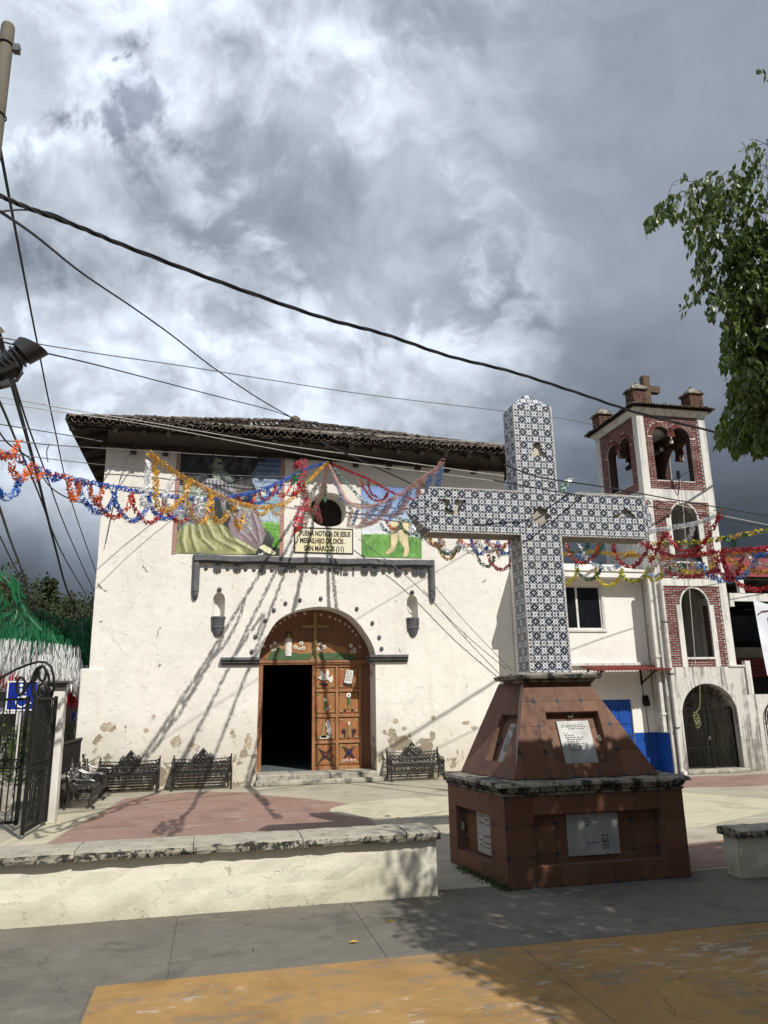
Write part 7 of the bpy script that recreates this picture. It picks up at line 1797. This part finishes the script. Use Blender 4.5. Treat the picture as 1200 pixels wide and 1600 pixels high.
cable('cable', [(670, 905, 17.1), (730, 975, 17.1), (800, 1048, 17.1)], .008, 'thin grey wire slanting down the church wall, right', 'cable_grey')
cable('cable', [(215, 690, 17.0), (190, 740, 17.1), (165, 850, 17.2)], .009, 'thin cable dropping from eave to the church corner', 'cable_grey')
# ------------------------------------------------------------------ foil garlands
HX, HY = 2.59, 17.12
PLAN = [None]
def on_plan(px, py, Y=8.05):
    if PLAN[0] is None: return onY(px, py, Y)
    E = PLAN[0]; dx, dy = E[0]-HX, E[1]-HY; d = ray(px, py)
    den = d.x*dy-d.y*dx
    t = (HX*dy-HY*dx)/den if abs(den) > 1e-6 else HY/d.y
    Y = max(E[2], min(17.15, t*d.y)); return onY(px, py, Y)
def curve(pts):
    P = [on_plan(*q) for q in pts]; out = []
    for i in range(len(P)-1):
        p0, p1, p2, p3 = P[max(i-1, 0)], P[i], P[i+1], P[min(i+2, len(P)-1)]
        n = max(3, int((p2-p1).length/.05))
        for k in range(n):
            t = k/n; out.append(.5*((2*p1)+(-p0+p2)*t+(2*p0-5*p1+4*p2-p3)*t*t+(-p0+3*p1-3*p2+p3)*t**3))
    out.append(P[-1]); return out
def tinsel(path, r, b, dens=1.0, cols=1):
    """a cut-paper foil garland: a hollow net of short twisted strips round a path"""
    acc = 0
    for i in range(len(path)-1):
        p, q = path[i], path[i+1]; L = (q-p).length; d = (q-p).normalized() if L > 1e-6 else Vector((0, 0, 1))
        s1 = d.cross(Vector((.3, .8, .5))).normalized(); s2 = d.cross(s1); acc += L*130*dens
        n = int(acc); acc -= n
        for k in range(n):
            c = p.lerp(q, random.random()); a = random.uniform(0, 6.283); rr = r*random.uniform(.55, 1.1)
            v = (s1*math.cos(a)+s2*math.sin(a)); tdir = (d*random.uniform(.3, 1)+(s2*math.cos(a)-s1*math.sin(a))*random.choice((-1, 1))*random.uniform(.4, 1)).normalized()
            ln = random.uniform(.026, .06); w = random.uniform(.006, .013); m_ = c+v*rr; nn = tdir.cross(v).normalized()
            if nn.length < .1: continue
            b.mi = random.randrange(cols)
            b.add([m_-tdir*ln-nn*w*.6, m_-tdir*ln+nn*w*.6, m_+v*.008+nn*w, m_+tdir*ln+nn*w*.5, m_+tdir*ln-nn*w*.5, m_+v*.008-nn*w], [(0, 1, 2, 5), (5, 2, 3, 4)])
    b.mi = 0
def garland(label, end, strands, loops=()):
    e_ = onY(*end); PLAN[0] = (e_.x, e_.y, end[2]-.5) if len(end) == 3 and end[2] != 8.1 else None
    p0 = on_plan(*strands[0][1][0][:2]); t = thing('garland', p0, label, 'garland', 'foil garlands over the plaza')
    for cols, pts, r in strands:
        b = MB(); tinsel(curve(pts), r*.72, b, 1.0, len(cols)); o = b.build('strand', [F[c] for c in cols], t, recalc=False)
    for cols, pts, r in loops:
        b = MB(); tinsel(curve(pts), r*.72, b, .95, len(cols)); b.build('loop', [F[c] for c in cols], t, recalc=False)
def swag(x0, y0, x1, y1, drop, Y, Y2=None):  # a hanging loop between two points
    Y2 = Y if Y2 is None else Y2
    return [(x0, y0, Y), (x0+(x1-x0)*.12, y0+(y1-y0)*.12+drop*.62, Y+(Y2-Y)*.12), (x0+(x1-x0)*.5, (y0+y1)/2+drop, (Y+Y2)/2), (x0+(x1-x0)*.88, y0+(y1-y0)*.88+drop*.62, Y+(Y2-Y)*.88), (x1, y1, Y2)]
H = (512, 722, 17.15)
garland('blue and orange garland with scalloped loops running left across the sky', (-40, 690, 8.3), [
    (['blue', 'orange'], [(-40, 690, 9.5), (0, 708, 10.2), (28, 716, 10.8), (60, 733, 11.6), (100, 745, 12.5), (135, 756, 13.2)], .05), (['blue'], [(120, 750, 13), (170, 760, 13.8), (215, 768, 14.5), (270, 776, 15.1), (330, 780, 15.7), (400, 768, 16.3), (445, 750, 16.7), (478, 733, 16.9), (512, 722, 17.15)], .036), (['orange'], [(-20, 700, 10.2), (10, 715, 10.6), (25, 700, 10.8), (30, 690, 10.8)], .05)],
    [(['blue'], swag(-12, 735, 30, 745, 38, 10.6), .045), (['orange'], swag(18, 722, 42, 732, 22, 11), .05), (['orange'], swag(48, 732, 66, 738, 12, 11.6), .045), (['blue'], swag(72, 738, 92, 742, 8, 12), .045), (['orange'], swag(108, 748, 122, 752, 32, 12.8), .034), (['blue'], swag(122, 752, 180, 768, 40, 13.2, 14), .045), (['orange'], swag(140, 758, 160, 762, 24, 13.4), .036), (['orange', 'red'], swag(152, 775, 206, 770, 36, 13.8, 14.4), .034), (['blue'], swag(178, 768, 234, 772, 44, 14.1, 14.7), .034), (['red'], swag(206, 770, 258, 776, 44, 14.4, 15), .032), (['blue'], swag(232, 773, 284, 778, 36, 14.8, 15.2), .034), (['red'], swag(256, 776, 306, 780, 38, 15, 15.5), .032), (['blue'], swag(280, 778, 330, 781, 36, 15.3, 15.7), .034), (['red', 'orange'], swag(372, 772, 400, 768, 20, 16.1), .028), (['blue'], swag(388, 770, 420, 762, 22, 16.2), .03), (['red'], swag(404, 766, 430, 756, 20, 16.4), .03), (['red', 'orange'], swag(430, 757, 456, 746, 24, 16.6), .034), (['blue'], swag(418, 762, 440, 752, 16, 16.5), .028)])
garland('orange yellow and silver garland sagging in front of the saint mural', (232, 708, 8.4), [
    (['yellow'], [(232, 708, 13.6), (250, 722, 13.8), (275, 740, 14.1), (310, 758, 14.5), (350, 778, 15), (385, 790, 15.3), (420, 792, 15.7), (450, 784, 16), (472, 762, 16.4), (492, 742, 16.8), (512, 722, 17.15)], .040)],
    [(['yellow'], [(244, 716, 13.7), (243, 760, 13.8), (246, 790, 13.9), (262, 797, 14), (285, 780, 14.2), (294, 752, 14.3)], .034), (['silver'], [(232, 722, 13.6), (228, 760, 13.7), (222, 785, 13.8), (236, 790, 13.9)], .032), (['silver'], [(272, 745, 14), (258, 775, 14.1), (268, 798, 14.2), (286, 800, 14.3)], .032), (['silver'], swag(285, 770, 315, 775, 36, 14.4), .04), (['yellow'], [(292, 752, 14.3), (290, 780, 14.4), (300, 808, 14.5), (318, 815, 14.6), (326, 790, 14.7), (328, 772, 14.8)], .040), (['silver'], [(310, 762, 14.5), (306, 795, 14.6), (316, 806, 14.7)], .036), (['yellow'], [(330, 772, 14.8), (332, 805, 14.9), (345, 816, 15), (356, 800, 15.1)], .040), (['silver'], [(348, 780, 15), (352, 800, 15.1), (368, 805, 15.2)], .034), (['yellow'], [(364, 787, 15.1), (370, 820, 15.2), (375, 826, 15.2), (382, 800, 15.3)], .040), (['silver'], [(378, 792, 15.3), (384, 822, 15.3), (390, 828, 15.4), (388, 800, 15.4)], .036), (['yellow'], swag(398, 794, 418, 794, 10, 15.6), .034), (['yellow', 'silver'], swag(424, 792, 446, 787, 14, 15.8), .034), (['silver', 'yellow'], [(470, 768, 16.4), (484, 780, 16.5), (480, 800, 16.5)], .03)])
garland('long red and green garland hanging end-on beside the round window', (474, 722, 8.5), [
    (['red'], [(476, 722, 15.2), (474, 735, 15.2), (470, 752, 15.1), (474, 768, 15.1), (476, 782, 15), (470, 800, 15), (464, 820, 14.9), (464, 833, 14.9)], .062), (['red', 'green'], [(482, 785, 15), (478, 805, 15), (472, 826, 14.9)], .050)],
    [(['green'], [(468, 735, 15.2), (461, 748, 15.2), (460, 756, 15.2)], .045), (['green'], [(478, 752, 15.1), (476, 768, 15.1), (479, 776, 15)], .055), (['red'], [(470, 755, 15.1), (462, 768, 15.1), (459, 776, 15.1)], .045), (['red'], [(474, 722, 15.2), (464, 726, 15.2), (460, 732, 15.2)], .035), (['red', 'green'], [(480, 792, 15), (488, 802, 15.3), (494, 790, 15.8), (502, 772, 16.4), (509, 740, 16.9), (512, 722, 17.15)], .034), (['red'], [(494, 790, 15.8), (498, 806, 15.8), (500, 815, 15.8)], .05), (['green'], [(506, 758, 16.6), (508, 772, 16.6), (508, 784, 16.6)], .036), (['green', 'red'], [(486, 798, 15.2), (488, 810, 15.2)], .04)])
garland('pink and pale blue garland rising to a hook near the cross arm', (692, 720, 8.35), [
    (['pink'], [(692, 720, 13.6), (680, 735, 13.8), (655, 752, 14.1), (630, 770, 14.4), (600, 785, 14.8), (570, 792, 15.3), (545, 785, 15.9), (528, 755, 16.6), (512, 722, 17.15)], .034), (['silver', 'sky'], [(514, 726, 17.1), (524, 748, 16.8), (532, 772, 16.4), (548, 795, 15.9)], .034)],
    [(['sky'], [(690, 730, 13.6), (686, 748, 13.6), (680, 764, 13.7), (668, 764, 13.8), (674, 742, 13.8)], .05), (['pink'], [(660, 750, 14), (656, 765, 14), (650, 780, 14.1)], .036), (['sky'], [(640, 765, 14.2), (630, 782, 14.3), (618, 800, 14.4), (604, 812, 14.5)], .055), (['pink'], [(640, 772, 14.2), (628, 795, 14.3), (612, 808, 14.4)], .042), (['sky', 'blue'], [(612, 780, 14.6), (600, 798, 14.7), (592, 806, 14.8)], .05), (['pink'], [(610, 788, 14.6), (595, 808, 14.7), (578, 818, 14.8), (568, 812, 15)], .045), (['sky'], [(590, 790, 15), (578, 806, 15), (574, 812, 15.1)], .04), (['pink', 'silver'], [(578, 794, 15.2), (570, 812, 15.2), (562, 822, 15.2)], .04), (['sky', 'blue'], [(560, 795, 15.5), (554, 810, 15.5), (552, 818, 15.5)], .045), (['pink', 'silver'], [(550, 792, 15.8), (546, 812, 15.8), (544, 824, 15.8)], .045), (['sky'], [(534, 772, 16.3), (532, 782, 16.3)], .05), (['silver', 'pink'], swag(546, 818, 590, 806, 10, 15.4), .035)])
garland('thin red garland stretched from the hook above the pale wall painting', (1123, 803, 8.6), [
    (['red'], [H, (545, 736, 16.6), (580, 751, 16), (610, 768, 15.4), (632, 776, 15), (690, 795, 14), (760, 815, 12.9), (830, 828, 12), (900, 836, 11.4), (980, 842, 11), (1050, 868, 10.6), (1120, 862, 10.2), (1200, 856, 9.8), (1260, 850, 9.5)], .014)],
    [(['orange', 'red'], [(562, 748, 16.2), (568, 762, 16.1), (582, 780, 16), (600, 780, 15.7), (606, 768, 15.5)], .020), (['red'], [(575, 752, 16), (578, 768, 16), (590, 778, 15.8)], .02), (['red', 'orange'], swag(885, 848, 935, 848, 32, 11.4, 11.2), .024), (['red'], swag(958, 850, 1012, 846, 38, 11.1, 10.9), .026), (['red'], swag(1128, 866, 1240, 858, 60, 10.2, 9.7), .020), (['red'], [(1124, 803, 10.6), (1118, 818, 10.6), (1105, 840, 10.6), (1092, 856, 10.6), (1070, 862, 10.7), (1052, 850, 10.8), (1040, 832, 10.9), (1030, 852, 11), (1015, 880, 11)], .024), (['red'], swag(1120, 872, 1160, 868, 36, 10.2, 10), .024), (['red', 'green'], [(1124, 805, 10.6), (1128, 800, 10.6), (1122, 798, 10.6)], .07), (['red'], [(1040, 892, 10.8), (1060, 900, 10.7), (1090, 900, 10.6), (1120, 890, 10.4)], .024)])
garland('green and white garland passing behind the cross toward the tower', (1260, 818, 8.4), [
    (['green', 'silver'], [H, (524, 736, 16.9), (545, 758, 16.4), (570, 785, 15.8), (600, 800, 15.2), (640, 815, 14.4), (690, 828, 13.6), (750, 832, 12.8), (820, 836, 12.1), (885, 842, 11.6), (950, 838, 11.2), (1020, 850, 10.9)], .040), (['lemon', 'green', 'yellow'], [(1020, 850), (1070, 848), (1100, 846), (1150, 838), (1200, 828), (1260, 818)], .042), (['silver'], [(1010, 832, 10.9), (1040, 826, 10.8), (1085, 818, 10.6), (1120, 806, 10.5)], .036)],
    [(['silver', 'green'], swag(595, 815, 625, 818, 16, 14.8), .042), (['orange'], [(602, 812, 14.7), (612, 826, 14.6), (622, 824, 14.5)], .036), (['green'], swag(625, 815, 655, 822, 16, 14.4), .045), (['green', 'silver'], swag(640, 820, 680, 832, 14, 14.1), .05), (['red', 'silver'], swag(665, 835, 690, 840, 14, 13.7), .05), (['yellow'], swag(672, 840, 695, 845, 12, 13.6), .036), (['silver'], swag(686, 835, 716, 845, 22, 13.5), .042), (['green'], swag(682, 848, 720, 852, 16, 13.4), .034), (['yellow'], swag(686, 850, 712, 855, 22, 13.4), .026), (['silver'], swag(718, 838, 748, 845, 22, 13.1), .05), (['orange'], swag(718, 840, 742, 845, 10, 13.1), .042), (['blue'], swag(736, 838, 764, 842, 26, 12.9), .034), (['silver'], swag(748, 845, 775, 850, 14, 12.8), .042), (['orange', 'red'], swag(757, 842, 800, 842, 12, 12.6), .05), (['green'], swag(744, 858, 772, 868, 22, 12.8), .026), (['red'], swag(762, 862, 800, 870, 24, 12.6), .030), (['blue'], swag(778, 845, 800, 848, 20, 12.5), .034), (['yellow', 'silver'], [(765, 865, 12.6), (776, 858, 12.6), (780, 870, 12.6), (790, 850, 12.5)], .026), (['silver'], [(798, 850, 12.4), (800, 880, 12.4), (803, 895, 12.4)], .03),
     (['green'], swag(880, 842, 920, 845, 20, 11.5), .034), (['green'], [(940, 842, 11.2), (938, 856, 11.2), (930, 870, 11.2)], .036), (['green'], swag(900, 880, 940, 880, 26, 11.4, 11.2), .026), (['lemon'], swag(868, 910, 902, 890, 14, 11.6, 11.4), .028), (['lemon'], swag(930, 888, 972, 888, 28, 11.2, 11), .030), (['green', 'lemon'], swag(970, 892, 1014, 885, 20, 11, 10.9), .028), (['lemon'], swag(1008, 890, 1036, 892, 16, 10.9, 10.8), .026), (['sky', 'silver'], swag(928, 880, 968, 882, 8, 11.3, 11.1), .045), (['sky'], [(900, 862, 11.5), (910, 872, 11.5)], .06), (['silver'], [(905, 850, 11.5), (915, 868, 11.4), (926, 882, 11.3)], .024), (['silver'], [(996, 850, 11), (1006, 868, 11), (1012, 876, 11)], .024), (['silver'], [(984, 856, 11), (972, 872, 11), (964, 884, 11)], .03), (['yellow'], swag(975, 872, 1000, 872, -8, 11), .03), (['silver', 'yellow'], [(1030, 870, 10.9), (1020, 888, 10.9), (1012, 896, 10.9)], .05), (['green', 'silver'], swag(1036, 878, 1066, 880, 12, 10.8), .045), (['silver'], [(1085, 818, 10.6), (1078, 840, 10.6), (1066, 862, 10.7), (1050, 880, 10.8)], .034), (['green'], [(1140, 842, 10.3), (1150, 850, 10.2), (1140, 852, 10.2)], .02), (['sky', 'silver'], swag(1012, 896, 1040, 892, 6, 10.8), .04)])
garland('golden yellow garland with blue loops stretched low before the tower', (1300, 850, 8.2), [
    (['yellow', 'orange'], [(1030, 872, 10.8), (1060, 870, 10.7), (1090, 867, 10.5), (1130, 866, 10.3), (1165, 863, 10.1), (1200, 859, 9.9), (1260, 852, 9.6)], .036), (['yellow', 'lemon'], [(880, 866, 11.6), (920, 862, 11.3), (980, 868, 11), (1030, 872, 10.8)], .026)],
    [(['yellow', 'lemon'], swag(1050, 875, 1124, 868, 24, 10.6, 10.3), .042), (['sky', 'blue'], swag(1096, 878, 1182, 870, 34, 10.4, 10), .044), (['yellow'], [(1134, 868, 10.3), (1148, 880, 10.2), (1166, 888, 10.1), (1190, 894, 10), (1230, 892, 9.8)], .036), (['sky'], [(1062, 872, 10.6), (1080, 870, 10.5), (1090, 884, 10.5), (1098, 892, 10.4)], .040), (['silver', 'yellow'], [(1076, 870, 10.5), (1084, 882, 10.5), (1090, 890, 10.5)], .026), (['pink', 'silver'], [(1166, 868, 10.1), (1155, 880, 10.1), (1140, 896, 10.2)], .030), (['pink', 'silver'], [(1168, 866, 10.1), (1178, 878, 10.05), (1190, 882, 10), (1240, 876, 9.8)], .036), (['sky', 'blue'], [(1182, 872, 10), (1192, 866, 10), (1220, 864, 9.9)], .045), (['red'], [(1125, 870, 10.3), (1132, 882, 10.3), (1140, 894, 10.2), (1148, 888, 10.2)], .034), (['green', 'silver'], swag(1040, 884, 1070, 880, 14, 10.7), .05)])
garland('small green and silver tassel poking up behind the cross arm', (880, 760, 8.1), [(['green', 'silver'], [(876, 776, 8.3), (882, 760, 8.3), (890, 750, 8.3)], .03)], [(['green', 'red'], [(1004, 782, 8.0), (1010, 786, 8.0), (1016, 784, 8.0)], .02)])
garland('crumpled green foil lying along the top of the cross arm', (740, 770, 8.1), [(['green'], [(722, 765, 8.05), (735, 772, 8.05), (752, 774, 8.05), (764, 776, 8.05)], .02)], [])
garland('red and green foil knot on the right end of the cross arm', (1008, 786, 8.1), [(['green'], [(978, 786, 8.0), (996, 789, 8.0)], .025), (['red', 'orange'], [(1003, 786, 8.0), (1013, 786, 8.0)], .035)], [])
